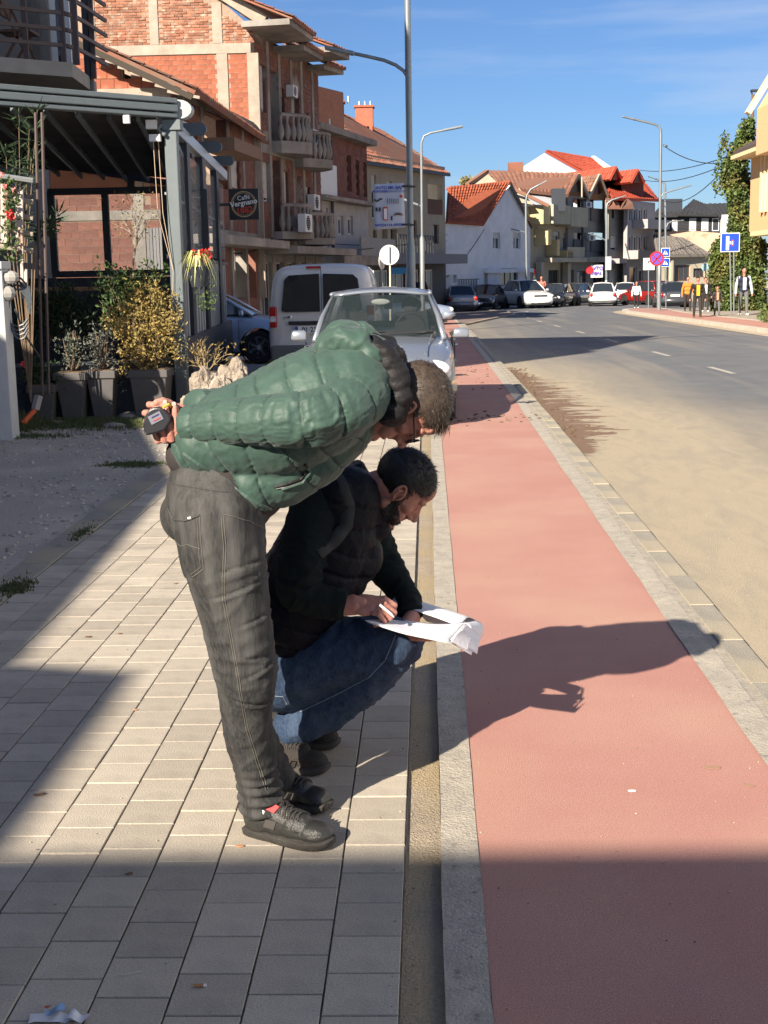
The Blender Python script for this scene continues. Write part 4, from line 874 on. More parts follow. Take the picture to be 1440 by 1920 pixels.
# ================================================================ beige corner building with big tiled roof
tb4 = thing('corner_building', 'beige three-storey building with large weathered red roof and brick chimneys', 'building', P(765, 560, 70))
M_BEIGE = mat('beige_plaster', (.40,.345,.25), .9, col2=(.33,.28,.205), nscale=1.2, bump=.6, bscale=30)
g4 = Fac.px(690, 66, 836, 75); rc = g4.rect
ops = [rc(697,328,706,410), rc(725,340,735,410), rc(802,345,829,374), rc(812,421,823,457), rc(700,430,707,452), rc(717,430,727,470), rc(733,430,745,470), rc(773,413,782,445)]
g4.wall('wall', M_BEIGE, tb4, 2.6, 7.3, ops, th=.3)
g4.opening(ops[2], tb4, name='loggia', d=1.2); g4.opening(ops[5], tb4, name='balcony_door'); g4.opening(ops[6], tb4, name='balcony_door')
for i in (0,1): g4.window(ops[i], tb4, nx=1, shut=.4)
for i in (3,4,7): g4.window(ops[i], tb4, nx=1, fm=M_BROWNW)
b = MB(); g4.box(b, *rc(802,374,829,402), -.1, .03); b.build('loggia_parapet', mat('brown_brick_dull', (.14,.07,.045), .9), tb4)
b = MB(); g4.box(b, 0, g4.L, 2.1, 2.6, -.3, 1.3); b.build('floor_slab', mat('slab_grey', (.22,.22,.23), .9), tb4)
b = MB()
u0, u1, z0, z1 = rc(717,452,785,475)
g4.box(b, u0, u1, z0-.1, z0, 0, .9); b.build('balcony_slab', M_CONC, tb4)
for k in range(14):
    b = MB(); u = u0+(u1-u0)*k/13; g4.box(b, u-.02, u+.02, z0, z0+.85, .82, .86); b.build('baluster', M_NAVY, tb4)
b = MB(); g4.box(b, u0, u1, z0+.85, z0+.9, .8, .88); b.build('rail', M_NAVY, tb4)
g4.wall('shop_wall', mat('shop_dark2', (.12,.115,.11), .9), tb4, -.9, 2.1, [], th=.3)
for k in range(4): g4.window((.4+1.9*k, 1.9+1.9*k, -.4, 1.8), tb4, rec=-.12, name='shop_window')
e0 = P(684, 303, 65.2); e1 = P(843, 331, 74.6); e1.z = e0.z; r0 = P(612, 201, 69.5); r1 = P(716, 240, 81.5); r1.z = r0.z
rf = roofquad(tb4, e0, e1, r1, r0, M_RTILE, th=.15, tw=.3, tl=.42)
b = MB(); b.bar(e0-Vector((0,0,.05)), e1-Vector((0,0,.05)), .12, .14); b.build('gutter', M_NAVY, tb4)
b = MB(); b.prism([g4.B+Vector((0,0,-.9)), g4.B+Vector((0,0,7.2)), (r1.x, r1.y, r1.z-.2), (g4.B.x-3, 84, 7), (g4.B.x-3, 84, -.9)], (-.2,0,0)); b.build('side_wall', M_BEIGE, tb4)
for (x0,x1,y0,y1,D) in ((622,633,192,222,71),(635,645,194,228,71.5),(667,700,203,236,74)):
    a = P(x0, y0, D); c = P(x1, y1+12, D); q = MB(); q.box(((a.x+c.x)/2, D, (a.z+c.z)/2), (c.x-a.x, .8, a.z-c.z)); ch = q.build('chimney', mat('chimney_brick', (.42,.14,.08), .9, col2=(.33,.11,.07), nscale=6), rf)
    q = MB(); q.box(((a.x+c.x)/2, D, a.z+.05), (c.x-a.x+.15, .95, .1)); q.build('chimney_cap', M_RTILEO, rf)
    for k in range(3 if x1-x0 > 20 else 2): q = MB(); xx = a.x+.2+k*.3; q.tube([(xx, D, a.z), (xx, D, a.z+.35)], .06, 6); q.build('flue', M_METAL, rf)
# ================================================================ white gabled house
M_WHITE = mat('white_render', (.72,.72,.72), .9, var=.08, nscale=1.2)
t5 = thing('gabled_house', 'white gabled house with orange tiled roof half in shadow', 'house', P(950, 565, 84))
g5 = Fac.px(908, 84, 994, 91); rc = g5.rect; s5 = Fac.px(836, 78, 908, 84)
ops = [rc(924,436,938,467), rc(962,436,976,467), rc(897,504,915,540), rc(939,503,971,536)]
ze = rc(908,421,912,430)[3]; 
g5.wall('gable_wall', M_WHITE, t5, -1, ze, ops, th=.3)
for o in ops[:2]: g5.window(o, t5, nx=2, shut=.35)
g5.opening(ops[2], t5, name='door_opening'); g5.window(ops[3], t5, nx=3, name='shop_window', fm=M_BROWNW)
ap = P(957, 347, 88); b = MB(); b.prism([g5.pt(0, ze), g5.pt(g5.L, ze), (ap.x, ap.y, ap.z)], -g5.n*.3); b.build('gable', M_WHITE, t5)
s5.wall('side_wall', M_WHITE, t5, -1, ze-.1, [s5.rect(850,505,856,530)], th=.3)
b = MB(); g5.box(b, -.2, g5.L, 1.55, 1.8, .0, .25); b.build('ledge', M_WHITE, t5)
eL = P(838, 426, 77.5); eR = P(908, 423, 83.2); eL.z = eR.z = ze-.05; rL = P(850, 352, 84); rR = P(957, 343, 87.6); rL.z = rR.z = ap.z+.15; rL.x = rR.x-5; rL.y = 80.5
roofquad(t5, eL, eR, rR, P(842, 350, 82.5), M_RTILEO, th=.12, tw=.3, tl=.42)
b = MB(); b.prism([rR+Vector((0,-.2,0)), rR+Vector((0,-.2,-.25)), P(999, 428, 91), P(999, 424, 91)], (.0,.8,0)); b.build('verge', M_NAVY, t5)
b = MB(); b.prism([rR, P(999,425,91), P(999,425,91)+Vector((-4,6,0)), rR+Vector((-4,6,0))], (0,0,.12)); b.build('rear_roof', M_RTILEO, t5)
# yard wall before the white house
t = thing('yard_wall', 'white low yard wall with dark metal gate beside the gabled house', 'wall', P(860, 565, 77)); w5 = Fac.px(790, 73, 900, 79); b = MB()
w5.box(b, 0, w5.L*.62, -.9, .75, -.2, 0); b.build('wall', M_WHITE, t)
for k in range(12): b = MB(); u = w5.L*(.63+.03*k); w5.box(b, u-.02, u+.02, -.7, 1.2, -.1, -.06); b.build('gate_bar', M_NAVY, t)
b = MB(); w5.box(b, w5.L*.62, w5.L, 1.2, 1.25, -.1, -.05); b.build('gate_rail', M_NAVY, t)
b = MB(); w5.box(b, w5.L*.3, w5.L*.86, 1.5, 2.9, -.4, -.3); b.build('canvas_screen', M_WHITE, t)
# ================================================================ houses round the bend
M_YEL = mat('yellow_render', (.55,.44,.22), .9, var=.06); M_CREAM = mat('cream_render', (.42,.37,.27), .9, var=.08, nscale=1.); M_GREYR = mat('grey_render', (.25,.24,.22), .9, var=.1, nscale=1.)
M_PINKG = mat('pinkish_render', (.36,.33,.32), .9, var=.07, nscale=1.); M_CONC2 = M_CONC
t6 = thing('yellow_trim_house', 'cream house with pale yellow boxed balconies behind the white gabled house', 'house', P(1035, 560, 92))
g6 = Fac.px(985, 91, 1076, 98.5); rc = g6.rect
ops = [rc(1010,436,1021,460), rc(1037,434,1049,462), rc(1056,437,1070,468), rc(1000,503,1018,545), rc(1028,506,1048,545), rc(1058,500,1072,540)]
g6.wall('wall', M_CREAM, t6, -1.2, rc(1000,382,1010,400)[3], ops, th=.3)
for i, o in enumerate(ops): g6.window(o, t6, nx=2, shut=.3 if i < 3 else 0, fm=M_BROWNW if i > 2 else M_WFRAME)
for a, m in (((1007,386,1040,421), M_CREAM), ((1041,390,1073,426), M_CREAM)):
    b = MB(); g6.box(b, *rc(*a), .02, 1.2); b.build('boxed_balcony', m, t6)
for a in ((993,385,1006,421), (1002,430,1008,460), (1022,450,1027,480), (1039,470,1050,490)): b = MB(); g6.box(b, *rc(*a), .03, 1.0 if a[0] != 1022 else .9); b.build('yellow_panel', M_YEL, t6)
b = MB(); g6.box(b, *rc(1007,484,1074,492), 0, 1.1); b.build('slab', M_CREAM, t6)
b = MB(); g6.box(b, *rc(1000,492,1006,560), .2, .6); g6.box(b, *rc(1050,494,1056,560), .2, .6); b.build('pillar', M_CREAM, t6, kind='stuff')
b = MB(); g6.box(b, *rc(1040,464,1072,484), .9, 1.0); b.build('balcony_parapet', M_CREAM, t6)
e0 = P(975,384,90.5); e1 = P(1062,384,93.5); r0 = P(955,345,95); r1 = P(1040,357,98)
roofquad(t6, e0, e1, r1, r0, mat('pale_sheet_roof', (.48,.49,.50), .6), tiles=False, name='sheet_roof')
b = MB(); b.prism([P(966,378,90.4), P(1000,384,90.4), P(973,352,92)], (0,.3,0)); b.build('cream_gable', M_CREAM, t6)
b = MB(); b.bar(P(958,352,90.3), P(1028,386,90.6), .25, .2); b.build('verge', M_RTILEB, t6)
b = MB(); b.box(P(1047,375,93), (.9,.5,1.5)); b.build('dormer', M_NAVY, t6)
# twin-gabled grey house with brown roof
t7 = thing('twin_gable_house', 'grey house with two pointed brown gables and stacked balconies', 'house', P(1110, 560, 96))
g7 = Fac.px(1064, 97, 1142, 103.5); rc = g7.rect
rows = []
for y0, y1 in ((372,412),(436,470)):
    for x0, x1 in ((1074,1099),(1106,1136)): rows.append(rc(x0, y0, x1, y1))
rows += [rc(1062,505,1076,545), rc(1082,508,1100,545), rc(1112,500,1130,545)]
g7.wall('wall', M_GREYR, t7, -1.2, rc(1070,368,1080,380)[3], rows, th=.3)
for o in rows[:4]: g7.opening(o, t7, name='loggia', d=1.0)
for o in rows[:4]: b = MB(); g7.box(b, o[0], o[1], o[2]-.1, o[2]+.8, -.02, .12); b.build('balcony_parapet', mat('parapet_dark', (.12,.12,.12), .8) if 'parapet_dark' not in bpy.data.materials else bpy.data.materials['parapet_dark'], t7)
for o in rows[:4]: g7.window((o[0]+.2, (o[0]+o[1])/2, o[2], o[3]-.2), t7, rec=.8, nx=1, name='balcony_door')
for o in rows[4:]: g7.window(o, t7, nx=2, name='shop_window', fm=M_BROWNW)
b = MB(); g7.box(b, *rc(1064,482,1142,492), 0, .8); b.build('slab', M_CONC, t7)
for (x0,x1,xa,ya,ye) in ((1060,1104,1085,326,367),(1103,1141,1124,327,370)):
    dg_ = lambda q: 96.2+(q-1064)/12.; a = P(x0, ye, dg_(x0)); c = P(x1, ye, dg_(x1)); k = P(xa, ya, dg_(xa)); bk = Vector((-3.5, 9, 0))
    b = MB(); b.prism([a+Vector((.5,.8,.3)), c+Vector((-.5,.8,.3)), k+Vector((0,.8,-.5))], (0,.3,0)); b.build('gable', mat('gable_dark', (.13,.115,.10), .9) if 'gable_dark' not in bpy.data.materials else bpy.data.materials['gable_dark'], t7)
    roofquad(t7, a, a+bk, k+bk, k, M_RTILEB, th=.18, tw=.35, tl=.4); roofquad(t7, c, c+bk, k+bk, k, M_RTILEB, th=.18, tw=.35, tl=.4)
    for s_, e in ((a, k), (c, k)): b = MB(); b.bar(s_+Vector((0,-.1,-.1)), e+Vector((0,-.1,-.05)), .12, .22); b.build('bargeboard', M_CREAM, t7)
roofquad(t7, P(938,352,92), P(1066,366,95), P(1085,326,97), P(912,320,99), M_RTILEB, th=.15, tw=.35, tl=.4)
b = MB(); b.bar(P(876,346,93), P(913,321,96), .3, .2); b.build('verge', M_RTILEB, t7); b = MB(); b.prism([P(876,350,93.2), P(940,350,93.2), P(913,324,96)], (0,.3,0)); b.build('cream_gable', M_CREAM, t7)
b = MB(); b.tube([P(1092,375,98.5), P(1092,490,98.5)], .09, 6); b.build('downpipe', M_NAVY, t7)
acunit(None, P(1100,384,99.5), (.6,-.8,0), .6, 'far air conditioner on the upper balcony of the twin-gabled house'); acunit(None, P(1106,446,100), (.6,-.8,0), .6, 'far air conditioner on the lower balcony of the twin-gabled house')
b = MB(); b.tube([P(1091,370,94), P(1091,350,94.2), P(1091,332,95)], .05, 5); b.build('finial', M_CREAM, t7)
# grey house with turned-up eave
t8 = thing('grey_house', 'plain grey house with one upper window and flared eaves between twin gables and red roofs', 'house', P(1160, 560, 98))
g8 = Fac.px(1140, 101, 1176, 104.5); rc = g8.rect; ops = [rc(1147,388,1156,411), rc(1145,443,1157,470), rc(1143,505,1156,545)]
g8.wall('wall', M_GREYR, t8, -1.2, rc(1150,376,1155,380)[3], ops, th=.3)
for o in ops: g8.window(o, t8, nx=1, shut=.0 if o is ops[0] else .8)
b = MB(); q = rc(1140,485,1174,494); g8.box(b, q[0], q[1], q[2], q[3], 0, .9); b.build('slab', M_PINKG, t8)
for x in (1151, 1177): 
    b = MB(); b.prism([P(x-12,392,99.5), P(x+12,392,100.5), P(x+9,380,100.8), P(x,372,101), P(x-6,380,100)], (0,1.2,0)); b.build('flared_eave', M_RTILEB, t8)
roofquad(t8, P(1138,378,100.3), P(1180,380,104), P(1172,362,107), P(1132,358,105), M_RTILEB, tiles=False)
# red-roofed house
t9 = thing('red_roofed_house', 'pinkish grey house with bright red roof and two red dormers', 'house', P(1200, 560, 99))
g9 = Fac.px(1175, 102, 1226, 107); rc = g9.rect
ops = [rc(x, y, x+6, y+h) for y, h in ((392,22),(443,26)) for x in (1180,1189,1198,1207)]
ops2 = [rc(1158,500,1176,548), rc(1180,500,1194,548), rc(1198,506,1206,530)]
g9.wall('wall', M_PINKG, t9, -1.2, rc(1190,377,1200,380)[3], ops+ops2[1:], th=.3)
for o in ops+ops2[1:]: g9.window(o, t9, nx=1)
b = MB(); g9.box(b, *rc(1186,413,1228,430), .05, 1.2); b.build('balcony', M_PINKG, t9)
b = MB(); g9.box(b, *rc(1175,470,1226,486), .0, .9); b.build('bay_band', M_PINKG, t9)
roofquad(t9, P(1150,372,99.8), P(1236,375,107), P(1212,345,112), P(1130,335,110), M_RTILER, th=.15, tw=.35, tl=.45)
for (x0,x1,y) in ((1143,1168,312),(1183,1210,317)):
    k = P((x0+x1)/2, y, 103.5); a = P(x0, y+25, 103); c = P(x1, y+25, 104.5); bk = Vector((-4, 8, 0))
    roofquad(t9, a, a+bk, k+bk, k, M_RTILER, th=.12, tw=.35, tl=.45); roofquad(t9, c, c+bk, k+bk, k, M_RTILER, th=.12, tw=.35, tl=.45)
    b = MB(); q0 = P(x0+4, y+20, 104.5); q1 = P(x1-4, y+52, 104.5); b.box(((q0.x+q1.x)/2-1.2, 107, (q0.z+q1.z)/2), (q1.x-q0.x+2.6, 4, q0.z-q1.z)); b.build('dormer', mat('dormer_brown', (.17,.08,.065), .9) if 'dormer_brown' not in bpy.data.materials else bpy.data.materials['dormer_brown'], t9)
    b = MB(); b.prism([a+Vector((.3,.2,0)), c+Vector((-.3,.2,0)), k+Vector((0,.2,-.2))], (0,.2,0)); b.build('gable', bpy.data.materials['dormer_brown'], t9)
t10 = thing('white_gable_house', 'tall white blank gable with bright red roof far behind the brown roofs', 'house', P(1050, 560, 112))
a = P(972,318,110); k = P(1021,287,110); c = P(1092,327,111); b = MB(); b.prism([(a.x,a.y,-1), a, k, c, (c.x,c.y,-1)], (0,.4,0)); b.build('gable_wall', mat('bright_white', (.78,.78,.76), .9), t10)
roofquad(t10, c+Vector((.1,-.2,.2)), P(1150,330,116), P(1114,297,121), k+Vector((.1,-.2,.2)), M_RTILER, th=.2, tw=.4, tl=.5)
b = MB(); b.bar(P(1112,296,120.5), P(1150,322,115.5), .3, .35); b.build('verge', bpy.data.materials['bright_white'], t10)
b = MB(); b.box(P(967,322,101), (1.1,.8,1.3)); b.build('chimney', M_RTILE, t7)
# dark-roofed house, old wall, low shed
t11 = thing('dark_roofed_house', 'long house under a black mansard roof with white shuttered dormers', 'house', P(1300, 500, 118))
M_BLK = mat('black_shingle', (.035,.036,.04), .85, rand=.2)
zt = P(1300, 436, 116).z
for pts in (((1222,405,116),(1292,403,116),(1262,382,122),(1240,384,122)), ((1270,402,115.8),(1345,403,116),(1330,386,121),(1300,374,122)), ((1340,405,116.2),(1400,404,117),(1400,380,122),(1318,383,122))): roofquad(t11, *[P(*p) for p in pts], M_BLK, th=.15, tw=.4, tl=.4)
g11 = Fac.px(1220, 116.3, 1400, 117); rc = g11.rect; ops = [rc(x, 409, x+13, 433) for x in (1292,1315,1335)]+[rc(1260,412,1270,435)]
g11.wall('mansard_wall', M_BLK, t11, -1, rc(1300,402,1310,420)[3], ops, th=.3)
for o in ops: g11.window(o, t11, nx=1, shut=.9 if o is not ops[2] else 0, rec=-.05)
for k in range(16): b = MB(); z = rc(1300,402,1310,420)[3]-.12-.12*k; g11.box(b, 0, g11.L, z-.05, z+.04, 0, .03+.0); b.build('shingle_course', M_BLK, t11)
b = MB(); b.box(P(1258,388,118), (1.8,.8,1.3)); b.build('chimney', M_NAVY, t11); b = MB(); g11.box(b, *rc(1350,403,1378,437), .1, .5); b.build('white_wall', M_WHITE, t11)
t = thing('old_wall', 'high crumbling sandy wall with patches of red brick behind the shed', 'wall', P(1290, 480, 110))
b = MB(); pts = [P(1218,436,108), P(1250,434,108), P(1300,433,109), P(1350,437,109), P(1356,560,109), P(1218,560,108)]; b.prism(pts, (0,.6,0)); b.build('masonry', mat('sandy_wall', (.55,.40,.28), .95, col2=(.42,.18,.1), nscale=.9, ramp=(.33,.45), bump=2, bscale=8), t)
t12 = thing('low_shed', 'low old house with sagging grey tiled roof beside the road bend', 'house', P(1290, 530, 95))
g12 = Fac.px(1236, 97, 1328, 99); rc = g12.rect; ops = [rc(1265,497,1294,527), rc(1300,503,1321,520)]
g12.wall('wall', M_CREAM, t12, -1.2, rc(1270,479,1280,490)[3], ops, th=.3)
for o in ops: g12.window(o, t12, nx=3, fm=M_BROWNW, name='shop_window')
roofquad(t12, P(1232,479,96), P(1334,477,98.6), P(1282,447,106), P(1225,440,106), mat('grey_tile', (.21,.185,.16), .9, rand=.2), th=.15, tw=.35, tl=.4)
b = MB(); q = rc(1252,482,1256,545); g12.box(b, *q, .1, .4); b.build('pillar', M_CREAM, t12)
# ================================================================ yellow building on the right
M_YELB = mat('apricot_render', (.72,.47,.24), .85, var=.04, bump=.3, bscale=40); M_YELT = mat('pale_yellow_trim', (.78,.62,.36), .8)
t13 = thing('apricot_building', 'apricot building with overhanging upper floor at the right edge', 'building', P(1440, 570, 58))
x13 = P(1406, 520, 60).x; f13 = Fac((x13, 60), (x13, 40)); f13.n = Vector((-1,0,0)); u_ = lambda px, py=360: f13.hit(px, py)[0]
z0 = f13.hit(1410, 434)[1]; z1 = f13.hit(1408, 293)[1]
ops = [(2.2+k*.62, 2.5+k*.62, 4.2, 6.2) for k in range(4)]
f13.wall('upper_wall', M_YELB, t13, z0, z1, ops, th=.4)
for o in ops: f13.window(o, t13, nx=1, rec=.18, fm=M_YELT)
b = MB()
for k in range(5): u = 1.98+k*.62; f13.box(b, u-.1, u+.1, 3.9, 6.5, 0, .16)
b.build('mullion_fin', M_YELT, t13, kind='stuff')
b = MB(); b.box((x13+5, 60.2, (z0+z1)/2), (10, .4, z1-z0)); b.build('end_wall', M_YELB, t13)
b = MB(); b.box((x13+5, 50, z0-.1), (10, 20.4, .2)); b.build('overhang_slab', M_YELT, t13)
for y in (59.3, 52): b = MB(); b.box((x13+1.6, y, z0/2-.3), (.7, .7, z0+.4)); b.build('pillar', M_YELT, t13)
b = MB(); b.box((x13+6, 50, 1.2), (.3, 20, 4)); b.build('ground_floor_wall', M_YELB, t13)
b = MB(); b.prism([(x13-.75, 60.6, z1+.05), (x13+4, 60.6, z1+2.6), (x13+4, 38, z1+2.6), (x13-.75, 38, z1+.05)], (0,0,.15)); b.build('roof', mat('roof_dark', (.09,.065,.055), .7), t13)
b = MB(); b.box((x13-.4, 49.4, z1-.04), (.85, 22.6, .16)); b.build('fascia', M_YELT, t13)
z2 = z1+.6; b = MB(); gy = 55.; xg = P(1420, 200, gy).x; b.prism([(xg, gy, z2-1), (xg, gy, P(1420,205,gy).z), (xg+3.2, gy, P(1420,60,gy).z+2.4), (xg+3.2, gy, z2-1)], (0,-8,0)); b.build('attic_gable', M_YELB, t13)
b = MB(); a = Vector((xg-.35, gy+.1, P(1420,212,gy).z)); b.bar(a, a+Vector((3.4,0,5.6)), .5, .18); b.build('verge', M_YELT, t13)
t = thing('roof_lamp', 'dark lamp on a thin rusty pole above the ivy', 'lamp', P(1411, 300, 62)); b = MB(); b.tube([P(1409,290,62), P(1412,178,62)], .07, 8); b.build('pole', mat('rusty', (.16,.09,.06), .9), t)
b = MB(); k = P(1417,170,62); b.box(k, (.42,.3,.09)); b.bar(k+Vector((-.2,0,0)), k+Vector((-.12,0,-.25)), .05,.05); b.build('lamp_head', M_NAVY, t)
# ivy-covered wall
t = thing('ivy_wall', 'tall wall thickly overgrown with ivy at the right beside the apricot building', 'ivy', P(1385, 590, 62)); 
prof = [(225,1393,1408),(250,1386,1409),(270,1376,1410),(290,1362,1400),(310,1352,1398),(335,1350,1405),(360,1360,1406),(400,1366,1406),(440,1362,1412),(455,1342,1432),(480,1330,1434),(520,1328,1434),(560,1330,1434),(592,1334,1436)]
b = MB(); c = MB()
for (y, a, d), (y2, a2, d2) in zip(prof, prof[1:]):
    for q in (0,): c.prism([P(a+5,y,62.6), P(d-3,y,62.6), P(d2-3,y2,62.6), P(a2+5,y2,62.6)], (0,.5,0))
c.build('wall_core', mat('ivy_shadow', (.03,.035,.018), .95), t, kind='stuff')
M_IVY = mat('ivy_leaf', (.10,.145,.03), .55, col2=(.05,.08,.02), nscale=1.4, rand=.45, col3=(.17,.14,.04), n3=.8, r3=(.5,.7))
for _ in range(15000):
    k = R.randrange(len(prof)-1) if R.random() > .55 else R.randrange(8, len(prof)-1); v = R.random(); y = prof[k][0]*(1-v)+prof[k+1][0]*v; a = prof[k][1]*(1-v)+prof[k+1][1]*v; d = prof[k][2]*(1-v)+prof[k+1][2]*v
    x = R.uniform(a, d); q = P(x, y, 62.3); e_ = min(x-a, d-x)/max(1, (d-a)/2); dep = .55*math.sqrt(max(0, min(1, e_)))+.35*fbm(x*.12, y*.09, 1); p_ = q+Vector((0, -dep, 0))+rdir()*.12
    leaf(b, p_, rdir(-.5)+Vector((0,-.6,0)), R.uniform(.10,.2), R.uniform(.10,.16))
for _ in range(260):
    x, y = R.choice([(1362,268),(1350,292),(1346,318),(1340,345),(1356,262),(1352,352)]); s_ = R.random(); leaf(b, P(x+R.gauss(0,3), y+R.gauss(0,9), 62), rdir(-.5), .16, .12)
b.build('ivy_leaves', M_IVY, t, fixn=False)
b = MB()
for _ in range(900): q = G(R.gauss(1437,5), R.gauss(598,3), .05); leaf(b, q+Vector((0,0,abs(R.gauss(0,.12)))), rdir(.8), .16, .08)
b.build('hedge', M_IVY, kind='stuff', fixn=False)
# small trees / aerials peeping over the roofs
t = thing('distant_tree', 'small leafless treetop peeping over the beige roof edge', 'tree', P(875, 345, 110)); b = MB(); b.tube([P(875,480,110), P(875,345,110)], .15, 6); b.build('trunk', M_STEM, t); b = MB()
for _ in range(260): leaf(b, P(R.gauss(876,5), R.gauss(341,3), 110), rdir(), .35, .2)
b.build('crown', M_LEAFB, t, fixn=False)
# ================================================================ cars
M_TYRE = mat('tyre_rubber', (.02,.02,.02), .85); M_RIM = mat('alloy', (.55,.56,.58), .3, metal=.8); M_CARG = mat('car_glass', (.02,.025,.03), .04, spec=.9, coat=.3)
M_LAMP = mat('headlamp_glass', (.72,.74,.76), .08, spec=.8, col2=(.45,.46,.48), nscale=40, ramp=(.45,.55)); M_TAIL = mat('tail_lamp_red', (.35,.01,.01), .2); M_BLKP = mat('black_plastic', (.018,.018,.02), .5)
M_PLATE = mat('number_plate', (.75,.75,.73), .4); M_CHROME = mat('chrome', (.7,.7,.72), .15, metal=1.); M_PTXT = mat('plate_black', (.03,.03,.03), .6); M_PBLUE = mat('plate_blue', (.03,.06,.4), .5)
def paint(name, c, met=.35): return mat(name, c, .28, metal=met, coat=.6, spec=.6)
def lerpk(x, pts):
    if x <= pts[0][0]: return pts[0][1]
    for (a, va), (b, vb) in zip(pts, pts[1:]):
        if x <= b: t = (x-a)/(b-a); return va+(vb-va)*t
    return pts[-1][1]
def car(name, label, cat, loc, rz, pm, L_=4.15, W=1.73, Hh=1.44, hood=((-2,.9),(.6,.93),(1.1,.90),(2.0,.70)), gx=(-1.75,-1.35,.25,1.0), belt=.90, roofw=.56, near=False, rear='hatch', wr=.31, wb=(-1.25,1.28), group=None, seg=1, glass=None, inner=True, plate=None, bars=False, seat=True):
    t = thing(name, label, cat, loc, rz, group); T = Matrix.Translation(loc) @ Matrix.Rotation(rz, 4, 'Z'); hl = L_/2; hw = W/2; cl = .19
    nb = lambda: MB(T)
    # body shell
    N = 22 if near else 14; xs = [-hl+L_*i/N for i in range(N+1)]; sec = []
    for x in xs:
        e = abs(x)/hl; wf = 1-.13*max(0, (e-.72)/.28)**2.2-.0; top = lerpk(x, hood); f = max(0, (e-.86)/.14); cz = cl+.05*f
        sec.append([(x, hw*.80*wf, cz), (x, hw*.97*wf, cz+.06), (x, hw*wf, .50), (x, hw*wf*.985, top-.16), (x, hw*wf*.93, top-.035), (x, hw*wf*.60, top+.012), (x, 0, top+.03)])
    vs = []; fs = []; m_ = 13
    for s_ in sec:
        full = [(x, -y, z) for x, y, z in s_]+[(x, y, z) for x, y, z in s_[-2::-1]]; vs += full
    for i in range(N):
        for k in range(m_-1): fs.append((i*m_+k, i*m_+k+1, (i+1)*m_+k+1, (i+1)*m_+k))
        fs.append((i*m_, (i+1)*m_, (i+1)*m_+m_-1, i*m_+m_-1))
    # rounded nose and tail: extra shrunk rings
    def endcap(i, dx, base):
        k = len(vs); c = sum((Vector(v) for v in vs[base:base+m_]), Vector())/m_
        for v in vs[base:base+m_]: vs.append((v[0]+dx, c.y+(v[1]-c.y)*.93, c.z+(v[2]-c.z)*.88))
        for q in range(m_): a = (base+q, base+(q+1)%m_, k+(q+1)%m_, k+q); fs.append(a)
        fs.append(tuple(range(k, k+m_)))
    endcap(0, -.05, 0); endcap(N, .06, N*m_)
    b = nb(); b.add(vs, fs); body = b.build('body', pm, t, smooth=60, sub=2 if near else 1)
    if near:
        for x in wb:
            c = MB(T); c.tube([(x, -hw-.3, wr), (x, hw+.3, wr)], wr+.055, 28); cut = c.build('cut', None, t); bpy.context.view_layer.update()
            md = body.modifiers.new('arch', 'BOOLEAN'); md.object = cut; md.operation = 'DIFFERENCE'; md.solver = 'FAST'
        bpy.context.view_layer.update(); dg = bpy.context.evaluated_depsgraph_get(); me = bpy.data.meshes.new_from_object(body.evaluated_get(dg)); body.modifiers.clear(); body.data = me
        for c in [q for q in t.children if q.name.startswith('cut')]: bpy.data.objects.remove(c)
        for x in wb:
            for s_ in (-1, 1): c = nb(); c.tube([(x, s_*(hw-.28), wr), (x, s_*(hw-.07), wr)], wr+.05, 24, cap=False); c.build('wheel_arch', M_BLKP, t)
    else:
        for x in wb:
            for s_ in (-1, 1): c = nb(); c.tube([(x, s_*(hw-.2), wr+.01), (x, s_*(hw+.012), wr+.01)], wr+.05, 18); c.build('wheel_arch', M_BLKP, t)
    c = nb(); c.box((0,0,cl+.02), (L_*.9, W*.86, .12)); c.build('underbody', M_BLKP, t)
    # wheels
    for x in wb:
        for s_ in (-1, 1):
            o = hw-.02 if near else hw+.03; c = nb(); c.lathe((0,0,0), [(wr*.68,-.1),(wr*.9,-.11),(wr,-.08),(wr,.08),(wr*.9,.11),(wr*.68,.1)], 28 if near else 16); Mw = T @ Matrix.Translation((x, s_*(o-.1), wr)) @ Matrix.Rotation(PI/2*s_*-1, 4, 'X')
            c.M = None; vv = MB(Mw); vv.lathe((0,0,0), [(wr*.66,-.1),(wr*.9,-.11),(wr,-.08),(wr,.08),(wr*.9,.11),(wr*.66,.1)], 28 if near else 16); w_ = vv.build('wheel', M_TYRE, t, smooth=40)
            rr = MB(Mw); r_ = wr*.66; rr.lathe((0,0,0), [(r_*.2,.075),(r_*.25,.05),(r_*.93,.035),(r_,.09),(r_*1.03,.09),(r_,-.02)], 20)
            q = rr.build('rim_dish', M_BLKP if near else M_RIM, w_, smooth=40)
            if near:
                rr = MB(Mw); ns = 7
                for k in range(ns): a = 2*PI*k/ns; rr.bar((math.cos(a)*r_*.15, math.sin(a)*r_*.15, .085), (math.cos(a)*r_*.97, math.sin(a)*r_*.97, .085), .055, .03, up=(0,0,1))
                rr.disc((0,0,.09), r_*.22, (0,0,1), .04, 16); rr.add(*ringmesh(r_*.9, r_*1.02, .07, .1)); rr.build('rim', M_RIM, w_)
    # greenhouse
    xr, xrr, xrf, xw = gx; bw = hw*.90; rw = roofw if roofw > .5 else hw*.68; zb_ = belt; zt = Hh
    base = [(xr, bw*.93), (xw, bw*.95)]; G_ = glass or M_CARG
